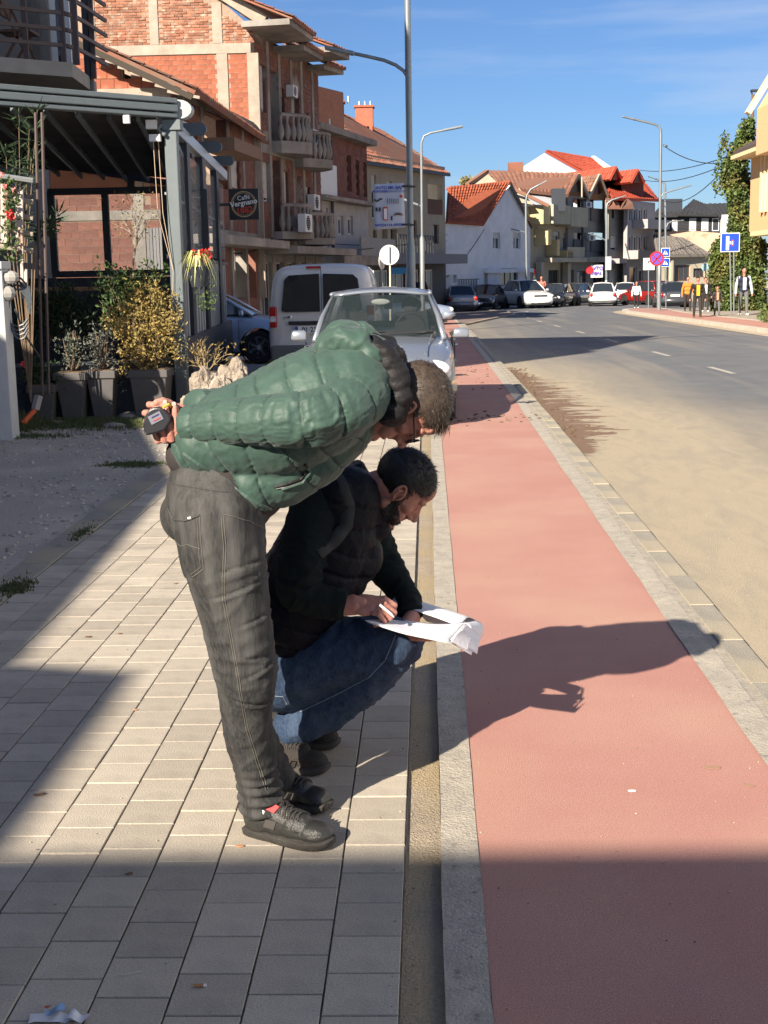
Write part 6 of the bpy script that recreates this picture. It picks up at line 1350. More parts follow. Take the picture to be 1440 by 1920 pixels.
def hand(root, T, fingers, thumb, skin, wrist=None, palm=(.042,.048,.014), name='hand', vox=.0021):
    """T: palm frame, X across the palm to the index side, Y to the fingertips, Z out of the back of the hand.
    fingers: four (curl1, curl2, curl3, spread) from index to little, thumb: list of local points"""
    b = Blob(); t = lambda v: T @ Vector(v); R3 = T.to_3x3().to_4x4()
    xs = (.031,.0105,-.0105,-.030); bl = (.044,.048,.045,.036); rb = (.0092,.0095,.0090,.0080); by = (.047,.051,.048,.041); nails = []
    b.ell(t((.004,.004,0)), (.037,.050,.0145), R3); b.ell(t((.022,-.014,-.006)), (.021,.030,.015), R3); b.ell(t((-.024,-.012,-.005)), (.016,.033,.014), R3); b.ell(t((0,.036,.001)), (.038,.016,.0115), R3)
    for i, (c1, c2, c3, sp) in enumerate(fingers):
        p = Vector((xs[i], by[i]-.018, 0)); pts = [p]; a = 0; q = Vector((xs[i], by[i], .001)); pts.append(q); L_ = bl[i]
        for k, (c, f) in enumerate(((c1,1.),(c2,.62),(c3,.52))):
            a += c; d = Vector((math.sin(sp), math.cos(a)*math.cos(sp), -math.sin(a))); q = q+d*L_*f; pts.append(q)
        P_ = [t(v) for v in pts]; r = rb[i]; b.chain(P_, [r*1.0, r*1.12, r*1.0, r*.93, r*.78]); b.ell(P_[1]+T.to_3x3() @ Vector((0,0,.002)), (r*1.1,)*3)
        d = (pts[-1]-pts[-2]).normalized(); s_ = Vector((1,0,0)); n_ = s_.cross(d).normalized(); nails.append((pts[-1]+d*.001+n_*r*.66, s_, d, n_, r*.62))
    tp = [t(v) for v in thumb]; b.chain(tp, [.017,.0125,.0108,.0092][:len(tp)])
    if wrist is not None: b.chain([t((0,-.02,-.002)), t((0,-.045,-.001)), Vector(wrist)], [.023,.0255,.029]); b.ell(t((0,-.05,0)), (.029,.03,.019), R3)
    me = b.mesh(vox, 2); displace(me, lambda co, no: .0007*nz(co, 130, 0., 2)+.0005*nz(co, 45, 5., 2)); h = put(name, me, skin, root)
    for (c, s_, d, n_, r) in nails:
        m = MB(T); m.prism([c-s_*r-d*.005, c+s_*r-d*.005, c+s_*r*.9+d*.004, c+d*.006, c-s_*r*.9+d*.004], n_*.0011); m.build('fingernail', bpy.data.materials.get('nail') or mat('nail', (.40,.20,.155), .5), h, bev=.0004)
    return h
# ================================================================ the bending man in the green jacket
mA = thing('person', 'man in green puffer jacket and faded black jeans bending over with hands behind his back', 'person', (-.45, 3.78, 0))
nA = P(462,1255,3.62)
# --- jeans
hipN = P(405,955,3.60); hipF = P(415,950,3.80); kN = P(462,1258,3.62); kF = P(462,1240,3.86); aN = P(488,1490,3.75); aF = P(518,1462,3.96)
b = Blob(); b.chain([hipN, P(424,1065,3.59), kN, P(464,1375,3.68), P(482,1452,3.73), P(492,1520,3.755)], [.128,.112,.083,.069,.063,.065])
b.chain([hipF, P(430,1065,3.82), kF, P(468,1360,3.92), aF, P(532,1488,3.985)], [.122,.108,.080,.064,.058,.058])
b.cap(P(400,915,3.64), P(400,915,3.78), .128, .128); b.cap(P(425,895,3.64), P(425,895,3.78), .120, .120); b.cap(P(352,965,3.64), P(352,965,3.79), .075,.075); b.cap(P(445,925,3.63), P(445,925,3.79), .110, .110)
me = b.mesh(.0062, 5)
cutplane(me, P(500,1522,3.755), Vector((.12,0,-1)).normalized())
wp = P(418,905,3.7); wn = (P(480,800,3.7)-P(400,925,3.7)).normalized(); cutplane(me, P(425,868,3.7), wn)
chN = [hipN, P(424,1065,3.59), kN, P(464,1375,3.68), P(482,1452,3.73), P(492,1520,3.755)]
def jeansfold(ch, calf0, off, kn):
    def fn(co, no):
        S, r, A = chain_param(co, [p[:] for p in ch]); tot = sum((ch[i+1]-ch[i]).length for i in range(len(ch)-1)); d = np.zeros(len(co))
        w1 = ridge(np.stack([A*.5*.16+S*.18, S, A*0], 1), (7, 20, 1), off, 1); hem = np.clip((S-(tot-.22))/.16, 0, 1); knee = np.exp(-((S-kn)/.085)**2); top = np.exp(-((S-.10)/.10)**2)
        d += .008*knee*np.clip(w1, -.2, 1); d += .0105*hem*np.sin(S*2*PI/.038+1.6*np.sin(A+off)+.9*nz(co, 9, 1., 1))*(.6+.4*np.sin(A*2+1))
        d += .004*top*np.clip(ridge(np.stack([A*.1+S*.5, S*.5-A*.08, A*0], 1), (12, 12, 1), off+4, 1), 0, 1)
        w2 = ridge(np.stack([A*.07+S*.35, S*.8-A*.05, A*0], 1), (7, 11, 1), off+9, 1); d += .0035*np.clip(w2, 0, 1)**2+.0035*nz(co, (6,6,3), off, 1)
        zz = np.array([p.z for p in ch])[::-1]; xx = np.array([p.x for p in ch])[::-1]; fx = co[:,0]-np.interp(co[:,2], zz, xx)
        for s0, sl, lo in ((.165,.10,.0),(.215,.16,-.03),(.315,.12,.035),(.40,-.35,.0),(.47,.3,.01),(.53,-.3,-.02)):
            q = S-s0+sl*fx; mk = 1/(1+np.exp(-(fx-lo)/.008)); d += mk*(.0035*np.exp(-((q-.006)/.006)**2)-.0055*np.exp(-((q+.003)/.0035)**2))
        return d
    return fn
f1_ = jeansfold(chN, 0, 0., .46)
displace(me, f1_); jeans = put('jeans', me, M_BJEAN, mA)
def seam(root, me_o, p0s, r=.0022, m=M_STITCH, name='seam', direction=Vector((0,-1,0)), out=.001):
    """thread laid on the surface: points are dropped on the mesh along a direction"""
    from mathutils.bvhtree import BVHTree
    key = me_o.name
    if key not in BV: BV[key] = BVHTree.FromPolygons([v.co[:] for v in me_o.data.vertices], [p.vertices[:] for p in me_o.data.polygons])
    inv = rootinv(root); pts = []
    for p in p0s:
        q = inv @ Vector(p); o = q-Vector(direction)*-1*0; h = BV[key].ray_cast(q+Vector((0,-.6,0)), Vector((0,1,0)))
        if h[0] is not None: pts.append(h[0]+h[1]*out)
    if len(pts) > 1: b = MB(); b.tube([inv.inverted() @ p for p in pts], r, 5); return b.build(name, m, root)
BV = {}
def pxline(pts, Y, n=24):
    out = []
    for (a, c) in zip(pts, pts[1:]):
        for k in range(n): t = k/n; out.append(P(a[0]+(c[0]-a[0])*t, a[1]+(c[1]-a[1])*t, Y))
    out.append(P(*pts[-1], Y)); return out
for o_ in (0, 4):
    seam(mA, jeans, pxline([(428+o_,955),(432+o_,1010),(428+o_,1100),(440+o_,1180),(452+o_,1260),(462+o_,1360),(478+o_,1440),(492+o_,1500)], 3.6, 10), .0013, out=.0004)
seam(mA, jeans, pxline([(322,902),(380,905),(440,912),(505,962)], 3.6, 10), .0018, bpy.data.materials['black_denim'], 'waist_seam', out=.001)
seam(mA, jeans, pxline([(318,948),(336,964),(360,962),(389,950)], 3.6, 8), .0026, bpy.data.materials['black_denim'], 'pocket_hem', out=.002); 
seam(mA, jeans, pxline([(389,950),(391,1000),(395,1050),(372,1068)], 3.6, 8), .0013, name='pocket_seam'); seam(mA, jeans, pxline([(384,953),(386,1000),(389,1047),(370,1062)], 3.6, 8), .0011, name='pocket_seam')
seam(mA, jeans, pxline([(332,1008),(350,1012),(365,1006),(389,1012)], 3.6, 6), .0009, name='pocket_seam'); seam(mA, jeans, pxline([(432,950),(450,955),(475,968),(500,992)], 3.6, 8), .0014, name='front_pocket_seam')
seam(mA, jeans, pxline([(368,957),(374,955)], 3.6, 4), .004, mat('tab_white', (.5,.5,.48), .6), 'pocket_tab', out=.003)
# belt loops, dark shirt hem between jeans and jacket
b = Blob(); 
for (x, y, r, dy) in ((352,855,.062,.08),(392,868,.088,.075),(430,890,.10,.075),(470,915,.098,.07)): b.cap(P(x,y,3.70-dy), P(x,y,3.70+dy), r, r)
me = b.mesh(.009, 4); displace(me, lambda co, no: .003*nz(co, (10,10,16), 2.)); put('shirt', me, mat('dark_shirt', (.03,.024,.024), .9), mA)
# --- jacket
ax = [P(395,850,3.7), P(450,818,3.7), P(525,800,3.7), P(605,762,3.7), P(680,725,3.7)]
b = Blob()
for Y, k in ((3.60,.93),(3.70,1.),(3.81,.93)):
    pts = [P(385,832,Y), P(445,812,Y), P(520,795,Y), P(598,756,Y), P(655,730,Y)]; b.chain(pts, [.100*k,.136*k,.160*k,.158*k,.125*k])
b.chain([P(520,880,3.64), P(585,846,3.66), P(640,800,3.66)], [.108,.10,.09]); b.chain([P(520,880,3.76), P(585,846,3.76), P(640,800,3.76)], [.108,.10,.09]); b.cap(P(470,905,3.62), P(470,905,3.78), .10, .10)
b.cap(P(668,735,3.57), P(668,735,3.84), .088, .085)
me = b.mesh(.0045, 9)
hemn = (P(338,850,3.7)-P(505,968,3.7)).cross(Vector((0,1,0))).normalized(); hc = P(338,850,3.7)
if (P(600,760,3.7)-hc).dot(hemn) > 0: hemn = -hemn
cutplane(me, hc+Vector((0,0,0)), hemn)
axn = [p[:] for p in ax]
def puff(axis, w_, amp, off=0., wr=.0045, slant=0., fine=.0016):
    def fn(co, no):
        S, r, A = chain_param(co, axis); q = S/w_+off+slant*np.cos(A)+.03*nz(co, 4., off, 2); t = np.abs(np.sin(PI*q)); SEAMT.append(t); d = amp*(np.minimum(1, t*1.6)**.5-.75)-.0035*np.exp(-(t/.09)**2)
        edge = np.exp(-(t/.42)**2); pk = ridge(np.stack([A*.16+q*.02, S*.35, A*0], 1), (42, 9, 1), off+7); d += wr*.55*edge*(np.clip(pk, -.3, 1)-.4)
        cr = ridge(np.stack([A*.12+S*.5, S*.6-A*.06, A*0], 1), (15, 15, 1), off+3, 3); d += .0022*np.clip(cr, -.2, 1)**2*np.sign(cr)+.0010*nz(co, 9, off+3)+fine*.5*np.clip(ridge(co, 26, off), 0, 1); return d
    return fn
# torso chambers run across the back: panels slant with the body axis
SEAMT = []
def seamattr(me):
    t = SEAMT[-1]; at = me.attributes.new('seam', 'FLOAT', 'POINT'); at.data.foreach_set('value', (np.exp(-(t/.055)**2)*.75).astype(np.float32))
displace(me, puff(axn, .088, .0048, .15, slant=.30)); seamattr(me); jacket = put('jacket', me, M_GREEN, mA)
def sleeve(pts, rs, lab, w_=.078, off=.3, amp=.0043, m=M_GREEN, vox=.0042, name='sleeve', root=mA, wr=.004, cutends=True):
    b = Blob(); b.chain(pts, rs); me = b.mesh(vox, 8)
    if cutends: d = (pts[-1]-pts[-2]).normalized(); cutplane(me, pts[-1], d)
    pl_ = [p[:] for p in pts]; pf_ = puff(pl_, w_, amp, off, wr) if amp > 0 else None
    def fn(co, no):
        S, r, A = chain_param(co, pl_); tot = sum((pts[i+1]-pts[i]).length for i in range(len(pts)-1)); kn = sum((pts[i+1]-pts[i]).length for i in range((len(pts)-1)//2)); e = np.exp(-((S-kn)/.09)**2)
        d = pf_(co, no) if pf_ else .0035*nz(co, 9, off)+.0006*nz(co, 90, off, 2)
        d += .007*e*np.clip(ridge(np.stack([A*.08+S*.7, S, A*0], 1), (10, 20, 1), off+1), -.5, 1)
        if not pf_: d += .005*np.clip(ridge(np.stack([A*.07+S*.35, S, A*0], 1), (9, 22, 1), off+5), -.3, 1)*np.clip(S/.1, 0, 1)
        return d
    displace(me, fn)
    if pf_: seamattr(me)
    return put(name, me, m, root)
armN = [P(676,742,3.56), P(645,766,3.49), P(590,783,3.435), P(540,788,3.43), P(450,790,3.49), P(352,796,3.565)]
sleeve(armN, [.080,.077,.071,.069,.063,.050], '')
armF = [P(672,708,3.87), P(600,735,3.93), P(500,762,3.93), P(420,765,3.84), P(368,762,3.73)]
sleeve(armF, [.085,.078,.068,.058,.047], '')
# armpit gusset folds
b = MB(); 
# pocket opening with lighter lips
pk = pxline([(512,918),(535,912),(560,905),(575,885),(571,872)], 3.5, 8)
seam(mA, jacket, pk, .0055, M_LINING, 'pocket_opening', out=-.001); seam(mA, jacket, [p+Vector((.003,0,-.010)) for p in pk[4:]], .004, M_GREEN, 'pocket_lip', out=.002); seam(mA, jacket, pxline([(514,921),(540,916),(566,908),(580,888)], 3.5, 8), .0016, mat('zip_pale', (.10,.11,.10), .5), 'zip', out=.002)
seam(mA, jacket, pxline([(341,852),(400,893),(455,930),(503,965)], 3.5, 8), .006, M_GREEN, 'hem', out=.0)
# hood and collar
hb = Blob()
hb.chain([P(612,650,3.62), P(640,634,3.60), P(672,640,3.60), P(700,672,3.60)], [.030,.036,.040,.034]); hb.chain([P(612,648,3.74), P(640,628,3.76), P(676,632,3.78), P(706,660,3.78)], [.030,.036,.042,.036]); hb.cap(P(622,648,3.62), P(622,642,3.76), .033, .033); hb.cap(P(655,640,3.60), P(658,630,3.78), .036, .036); hb.cap(P(690,665,3.60), P(698,655,3.78), .04, .04)
me = hb.mesh(.006, 4); displace(me, lambda co, no: .010*nz(co, 9, 5.)+.006*ridge(co, 17, 2.)+.002*ridge(co, 45, 1)); put('hood', me, M_GREEN, mA)
hb = Blob(); hb.chain([P(700,645,3.62), P(722,665,3.60), P(742,705,3.60), P(748,745,3.60), P(742,775,3.62)], [.022,.030,.034,.034,.028]); hb.chain([P(702,640,3.76), P(730,655,3.79), P(750,700,3.80), P(752,745,3.80)], [.022,.030,.034,.034]); hb.cap(P(722,668,3.62), P(730,660,3.78), .034, .034); hb.cap(P(742,715,3.60), P(748,705,3.80), .036, .036); hb.cap(P(735,770,3.60), P(735,770,3.80), .038,.038)
me = hb.mesh(.006, 3); displace(me, lambda co, no: .007*np.clip(ridge(co, (9,9,34), 2.),-.2,1)+.004*nz(co, 9, 5.)+.002*ridge(co, (20,20,70), 1)); put('hood_lining', me, M_LINING, mA)
b = MB(); q = P(653,826,3.66); b.tube([P(652,812,3.64), P(655,830,3.64), P(653,845,3.64), P(656,858,3.64)], .0016, 5); b.tube([P(655,848,3.64), P(654,858,3.64)], .0035, 6); b.build('zip_pull', mat('pull_purple', (.10,.03,.06), .5), mA)
# --- head
hc = P(763,758,3.70); up = Vector((1, 0, .10)).normalized(); rt = Vector((0,-1,0)); fw = up.cross(rt).normalized()
rt2 = (rt+fw*.10).normalized(); fw = up.cross(rt2).normalized(); TA = frame(hc, rt2, fw, up)
head(mA, TA, M_SKIN, [P(715,750,3.70), P(670,735,3.70)], (.060,.066))
M_HAIRA = mat('hair_grey_brown', (.095,.068,.05), .5, col2=(.045,.032,.025), nscale=60, rand=.35, spec=.4); M_HAIRB = mat('hair_black', (.012,.010,.009), .5, spec=.4)
def scalpA(d, p):
    q = p
    if q.z < .055 and q.y > .058: return 0
    if q.y > .02 and q.z < .045+.0*abs(q.x): return 0
    if q.z < .022 and q.y > -.012: return 0
    if q.z < -.035: return 0
    return 1.
hair(mA, TA, M_HAIRA, ((0,-.014,.038), (.078,.099,.088)), scalpA, 11000, lambda d, p: .010+.008*max(0, p.z-.03)/.1+.004*(p.y > .03), lambda d, p: (.15*p.x, 1.2 if p.z > .06 else .3, -.6 if p.z < .09 else .1), wd=.0008, lift=.12, curl=.30, off=.005)
# front fringe falling towards the ground
s_ = MB(TA)
for _ in range(900):
    x = R.uniform(-.05,.05); p = Vector((x, .052+R.gauss(0,.010), .092+R.gauss(0,.010)-.25*abs(x))); d = Vector((R.gauss(0,.15), 1, R.gauss(.05,.2))).normalized(); L_ = R.uniform(.02,.038); u = Vector((1,0,R.gauss(0,.5))).normalized()*.0011; s_.add([p-u, p+u, p+d*L_*.6+u, p+d*L_*.6-u, p+d*L_+Vector((0,.004,-.008))], [(0,1,2,3),(3,2,4)])
s_.build('fringe', M_HAIRA, mA, kind='stuff', fixn=False)
# glasses
g = thing('glasses', 'dark-rimmed glasses worn by the bending man', 'glasses', TA @ Vector((0,.09,.01))); M_GF = mat('glasses_frame', (.012,.010,.010), .3)
for s_ in (-1, 1):
    b = MB(TA); b.tube([(s_*.034+.025*math.cos(a)*(1-.12*math.sin(a)), .101-.006*abs(math.cos(a)*.5+.5*s_), .004+.018*math.sin(a)) for a in np.linspace(0, 2*PI, 22)], .0022, 6); b.build('rim', M_GF, g)
    b = MB(TA); b.disc((s_*.034, .099, .004), .023, (s_*.1,1,0), .001, 20); b.build('lens', mat('lens_tint', (.05,.04,.03), .03, alpha=.55) if 'lens_tint' not in bpy.data.materials else bpy.data.materials['lens_tint'], g)
    b = MB(TA); b.tube([(s_*.058, .097, .010), (s_*.077, .05, .014), (s_*.081, -.005, .018), (s_*.080,-.02,.006)], .002, 6); b.build('temple', M_GF, g)
b = MB(TA); b.tube([(-.010,.103,.008),(0,.106,.010),(.010,.103,.008)], .002, 6); b.build('bridge', M_GF, g)
# --- hands holding the tape measure behind the back
c = P(323,784,3.615); xd = Vector((.12,0,1)).normalized(); yd = Vector((-1,-.05,-.12)); yd = (yd-xd*yd.dot(xd)).normalized(); zd = Vector((0,1,0)); zd = (zd-yd*zd.dot(yd)-xd*zd.dot(xd)).normalized(); TR = frame(c, xd, yd, zd); TRi = TR.inverted()
hand(mA, TR, [(1.3,1.2,.5,.10),(1.2,1.2,.5,.03),(1.2,1.2,.5,-.05),(1.25,1.15,.5,-.12)], [TRi @ P(330,772,3.595), TRi @ P(317,757,3.575), TRi @ P(305,752,3.56), TRi @ P(293,755,3.55)], M_HAND, wrist=P(352,796,3.575))
b = Blob(); b.cap(P(340,793,3.585), P(372,797,3.57), .030, .034); put('wrist', b.mesh(.003, 2), M_HAND, mA)
c = P(322,822,3.605); xd = Vector((1,0,.12)).normalized(); yd = Vector((-.05,-1,.10)); yd = (yd-xd*yd.dot(xd)).normalized(); zd = Vector((0,0,-1)); zd = (zd-yd*zd.dot(yd)-xd*zd.dot(xd)).normalized(); TL = frame(c, xd, yd, zd)
hand(mA, TL, [(1.1,.45,.25,.02),(1.1,.5,.25,.0),(1.05,.55,.3,-.03),(1.05,.6,.3,-.08)], [(.024,-.01,-.008), (.045,.01,-.02), (.052,.03,-.035), (.050,.045,-.05)], M_HAND, wrist=P(374,800,3.72), name='hand')
M_BAND3 = mat('bracelet_leather', (.02,.015,.013), .6)
b = MB(); cc = P(341,787,3.583); ax_ = Vector((1,.05,-.1)).normalized(); u1 = ax_.orthogonal().normalized(); u2 = ax_.cross(u1)
for k, r_ in ((0,.0335),(1,.0335)):
    b = MB(); b.tube([cc+ax_*(k*.007-.004)+(u1*math.cos(a)+u2*math.sin(a))*r_ for a in np.linspace(0, 2*PI, 26)], .0028, 6, cap=False); b.build('bracelet', M_BAND3, mA)
t = thing('tape_measure', 'black tape measure with grey label held behind the bending man', 'tape measure', P(293,784,3.56))
c = P(299,785,3.553); k = Vector((0,-1,0)); pts = []
for a, r_ in [(x, .034 if .2 < x < 3.6 else .037) for x in np.linspace(-.35, 2.3, 12)]: pts.append((math.cos(a+.2)*r_, math.sin(a+.2)*r_))
pts += [(-.038,-.006),(-.037,-.034),(-.030,-.042),(-.004,-.036),(.02,-.028)]
b = MB(); b.prism([c+Vector((x, .0, z)) for x, z in pts], (0,-.034,0)); b.build('case', mat('tape_case', (.015,.015,.02), .4), t, bev=.005)
b = MB(); M_ = Matrix.Translation(c+Vector((-.003,-.0352,.006))) @ Matrix.Rotation(.45, 4, 'Y') @ Matrix.Rotation(-.9, 4, 'Y'); b.box((0,0,0), (.036,.003,.024), 0, M_); lb = b.build('label', mat('tape_label', (.16,.17,.21), .4), t)
for dz_, cm in ((.005, mat('tape_navy', (.03,.03,.10), .4)), (-.005, mat('tape_red', (.35,.06,.05), .4))): b = MB(); b.box((.002,-.0022,dz_), (.022,.0012,.0035), 0, M_); b.build('label_stripe', cm, lb)
b = MB(); b.ball(c+Vector((-.031,-.03,-.034)), (.004,.004,.004), 8, 6); b.build('hook', mat('brass', (.7,.6,.3), .3, metal=.8), t)
b = MB(); b.tube([c+Vector((.018,-.034,.033)), c+Vector((.03,-.02,.04)), c+Vector((.034,.0,.03))], .004, 6); b.build('belt_clip', mat('tape_yellow', (.75,.5,.08), .5), t)
# --- shoes
def shoe(root, heel, toe, wd=.052, h=.105, up_m=M_SHOE, sole_m=M_SOLE, boot=0., laces=True, tongue=True, panel=True, zt=.0):
    heel = Vector(heel); toe = Vector(toe); yd = (toe-heel); L_ = yd.length; yd.normalize(); zd = Vector((0,0,1)); xd = yd.cross(zd).normalized(); T = frame(heel, xd, yd, zd); t = lambda *p: T @ Vector(p)
    out = [(.0,.0)] ; W_ = wd
    def outline(z, g, lift=0):
        ps = []
        for k in range(40):
            a = 2*PI*k/40; y = L_/2-math.cos(a)*L_/2; u = y/L_; w_ = W_*(.68+.10*u) if u < .35 else W_*(.72+.30*math.sin(min(1,(u-.35)/.62)*PI*.62)); w_ *= min(1, math.sin(a if a <= PI else 2*PI-a)**.45+.0) if 0 < k < 40 else 0
            ps.append(Vector(((w_+g)*(1 if a < PI else -1), y+(g if u > .5 else -g)*abs(math.cos(a)), z+lift*max(0, u-.75)**2*4)))
        return ps
    b = MB(T); rows = [outline(.0,-.004,.05), outline(.004,0,.05), outline(.021,.002,.045), outline(.026,-.003,.045)]; v = []; f = []
    for r in rows: v += r
    for j in range(3):
        for k in range(40): f.append((j*40+k, j*40+(k+1)%40, (j+1)*40+(k+1)%40, (j+1)*40+k))
    f.append(tuple(range(40))); f.append(tuple(120+k for k in range(40))); b.add(v, f); so_ = b.build('shoe', up_m, root) if False else None
    u_ = Blob(); R3 = T.to_3x3().to_4x4(); tz = .03
    u_.ell(t(0,L_*.80,tz+.012), (W_*.88,L_*.19,.034), R3); u_.ell(t(0,L_*.60,tz+.020), (W_*.84,L_*.20,.048), R3); u_.ell(t(0,L_*.20,tz+.030), (W_*.74,L_*.20,.062), R3); u_.ell(t(0,L_*.42,tz+.028), (W_*.74,L_*.2,.062), R3)
    u_.cap(t(0,L_*.22,tz+.045), t(0,L_*.24,tz+.055+boot), W_*.66, W_*.70)
    me = u_.mesh(.0045, 3); cutplane(me, t(0,0,.022), Vector((0,0,-1))); cutplane(me, t(0,L_*.25,h+boot), (Vector((0,0,1))-yd*.28).normalized())
    Ti = np.array(T.inverted())
    def fn(co, no):
        q = co @ Ti[:3,:3].T+Ti[:3,3]; x, y, z = q.T; d = .0008*nz(co, 60, 1., 2)
        d -= .0022*np.exp(-((y-L_*.60-.25*(z-.05))/.002)**2); d -= .002*np.exp(-((z-.045-.10*np.abs(y-L_*.75))/.0018)**2)*(y > L_*.6); d -= .002*np.exp(-((y-L_*.30+.35*(z-.06))/.002)**2)*(z > .04)
        d += .0016*np.clip(ridge(q, (20,60,20), 3.), 0, 1)*np.exp(-((y-L_*.68)/.02)**2); return d
    displace(me, fn); up_ = put('shoe', me, up_m, root); s2 = b.build('sole', sole_m, up_, smooth=50)
    if panel: c = MB(T); c.prism([Vector((W_*.74,L_*.30,.050)), Vector((W_*.72,L_*.42,.046)), Vector((W_*.69,L_*.45,.072)), Vector((W_*.70,L_*.33,.074))], (.004,0,0)); c.build('side_patch', M_SHOEP, up_, bev=.001)
    if laces:
        from mathutils.bvhtree import BVHTree
        iv = rootinv(root); bt_ = BVHTree.FromPolygons([v.co[:] for v in up_.data.vertices], [p.vertices[:] for p in up_.data.polygons]); Tl = iv @ T
        def drop(x, y, o=.0018):
            h = bt_.ray_cast(Tl @ Vector((x, y, .25)), (Tl.to_3x3() @ Vector((0,0,-1))).normalized()); return (Tl.inverted() @ h[0])+Vector((0,0,o)) if h[0] is not None else Vector((x, y, .08))
        for k in range(5):
            y = L_*(.45+.05*k); z = tz+.078-.0085*k+boot*.0; c = MB(T); c.tube([drop(W_*q_, y+.012*q_) for q_ in np.linspace(-.6,.6,7)], .0029, 6); c.tube([drop(W_*q_, y+.008-.014*q_, .004) for q_ in np.linspace(-.6,.6,7)], .0027, 6); c.build('lace', mat('lace_black', (.035,.032,.03), .8) if 'lace_black' not in bpy.data.materials else bpy.data.materials['lace_black'], up_)
        c = MB(T); y = L_*.46; z = drop(0, y).z+.004
        for s_ in (-1,1): c.tube([(0,y,z),(s_*.018,y+.006,z+.018),(s_*.034,y+.014,z+.012),(s_*.024,y+.012,z-.004),(0,y+.002,z)], .0025, 6)
        c.build('bow', bpy.data.materials['lace_black'], up_)
    return up_, T, L_
gN0 = G(462,1562); gN1 = G(624,1593); gN0.z = gN1.z = 0; sN, TS, LS = shoe(mA, gN0+Vector((-.005,.005,0)), gN1, wd=.052)
c = MB(TS); c.prism([Vector((.026,LS*.30,.100)), Vector((.030,LS*.42,.093)), Vector((.020,LS*.47,.112)), Vector((.014,LS*.34,.124))], (.008,0,.004)); c.build('red_tag', mat('tag_red', (.42,.03,.035), .6), sN, bev=.001)
c = MB(TS); c.prism([Vector((.036,LS*.22,.094)), Vector((.040,LS*.32,.086)), Vector((.036,LS*.33,.098)), Vector((.032,LS*.24,.106))], (.008,0,.003)); c.build('white_tag', M_WFRAME, sN, bev=.001)
gF1 = G(620,1524); gF1.z = 0; gF0 = Vector((-.57, 4.02, 0)); shoe(mA, gF0, gF1, wd=.052, panel=False)
b = Blob(); b.cap(P(487,1500,3.765), P(484,1545,3.775), .042, .040); put('sock', b.mesh(.005, 2), mat('sock_grey', (.09,.08,.07), .9), mA)
# ================================================================ the crouching man writing on papers
mB = thing('person', 'bearded man in black quilted vest and blue jeans squatting and writing on papers', 'person', (-.5, 4.4, 0))
YB = 4.36
# --- jeans: near leg folded, far leg behind
hN = P(525,1262,4.30); kN_ = P(722,1212,4.24); aN_ = P(545,1378,4.32); hF_ = P(530,1255,4.52); kF_ = P(742,1205,4.52); aF_ = P(585,1372,4.53)
b = Blob(); b.chain([hN, P(620,1228,4.26), kN_], [.130,.112,.098]); b.chain([kN_, P(690,1265,4.26), P(610,1330,4.30), P(548,1362,4.32)], [.094,.086,.074,.066])
b.chain([hF_, P(640,1215,4.50), kF_], [.125,.108,.092]); b.chain([kF_, P(690,1270,4.52), P(620,1330,4.53), aF_], [.088,.08,.07,.062]); b.cap(P(515,1240,4.30), P(515,1240,4.50), .14, .14); b.cap(P(505,1190,4.32), P(505,1190,4.48), .13,.13)
me = b.mesh(.0075, 5); cutplane(me, P(545,1372,4.4), Vector((-.75,0,-.66)).normalized())
chB = [hN, P(620,1228,4.26), kN_, P(690,1265,4.26), P(610,1330,4.30), P(548,1362,4.32)]
def fnB(co, no):
    S, r, A = chain_param(co, [p[:] for p in chB]); kn = (chB[1]-chB[0]).length+(chB[2]-chB[1]).length; d = .004*nz(co, (6,6,6), 3.)
    w_ = ridge(np.stack([A*.12+S*.3, S, A*0], 1), (9, 17, 1), 2.); d += .009*np.exp(-((S-kn)/.13)**2)*np.clip(w_, -.2, 1)+.005*np.clip(ridge(co, (13,13,13), 5.), -.2, 1)+.003*np.clip(ridge(co, (26,26,26), 8.), 0, 1); return d
displace(me, fnB); jB = put('jeans', me, M_BLJEAN, mB)
seam(mB, jB, pxline([(560,1345),(620,1310),(690,1265),(722,1230),(742,1185)], 4.2, 10), .0013, mat('stitch_blue', (.20,.23,.27), .8), out=.0005)
seam(mB, jB, pxline([(512,1300),(532,1302),(538,1320)], 4.2, 6), .0012, bpy.data.materials['stitch_blue'], out=.0005)
# --- vest and jumper
b = Blob()
for Y, k in ((4.27,.95),(4.37,1.),(4.48,.95)): b.chain([P(535,1150,Y), P(585,1075,Y), P(622,1000,Y), P(648,940,Y)], [.165*k,.160*k,.150*k,.120*k])
b.cap(P(625,935,4.22), P(638,925,4.50), .085, .085); b.cap(P(655,1040,4.32), P(655,1040,4.44), .11, .11); b.cap(P(700,985,4.34), P(700,985,4.42), .055, .05); b.cap(P(640,1085,4.30), P(640,1085,4.44), .085,.085)
me = b.mesh(.006, 6); axB = [P(535,1200,YB)[:], P(590,1075,YB)[:], P(625,1000,YB)[:], P(650,900,YB)[:]]
displace(me, puff(axB, .072, .0075, .2, wr=.005, slant=.25)); vest = put('vest', me, M_VEST, mB)
armBN = [P(597,945,4.215), P(578,1010,4.16), P(560,1070,4.13), P(558,1108,4.13), P(600,1128,4.13), P(646,1136,4.13)]
sleeve(armBN, [.088,.080,.072,.066,.056,.044], '', amp=0, m=M_NAVYC, off=2., root=mB, w_=.1)
armBF = [P(660,935,4.52), P(695,1010,4.55), P(715,1050,4.54), P(745,1100,4.48), P(764,1128,4.42), P(770,1152,4.34)]
sleeve(armBF, [.085,.070,.062,.052,.047,.040], '', amp=0, m=M_NAVYC, off=4., root=mB)
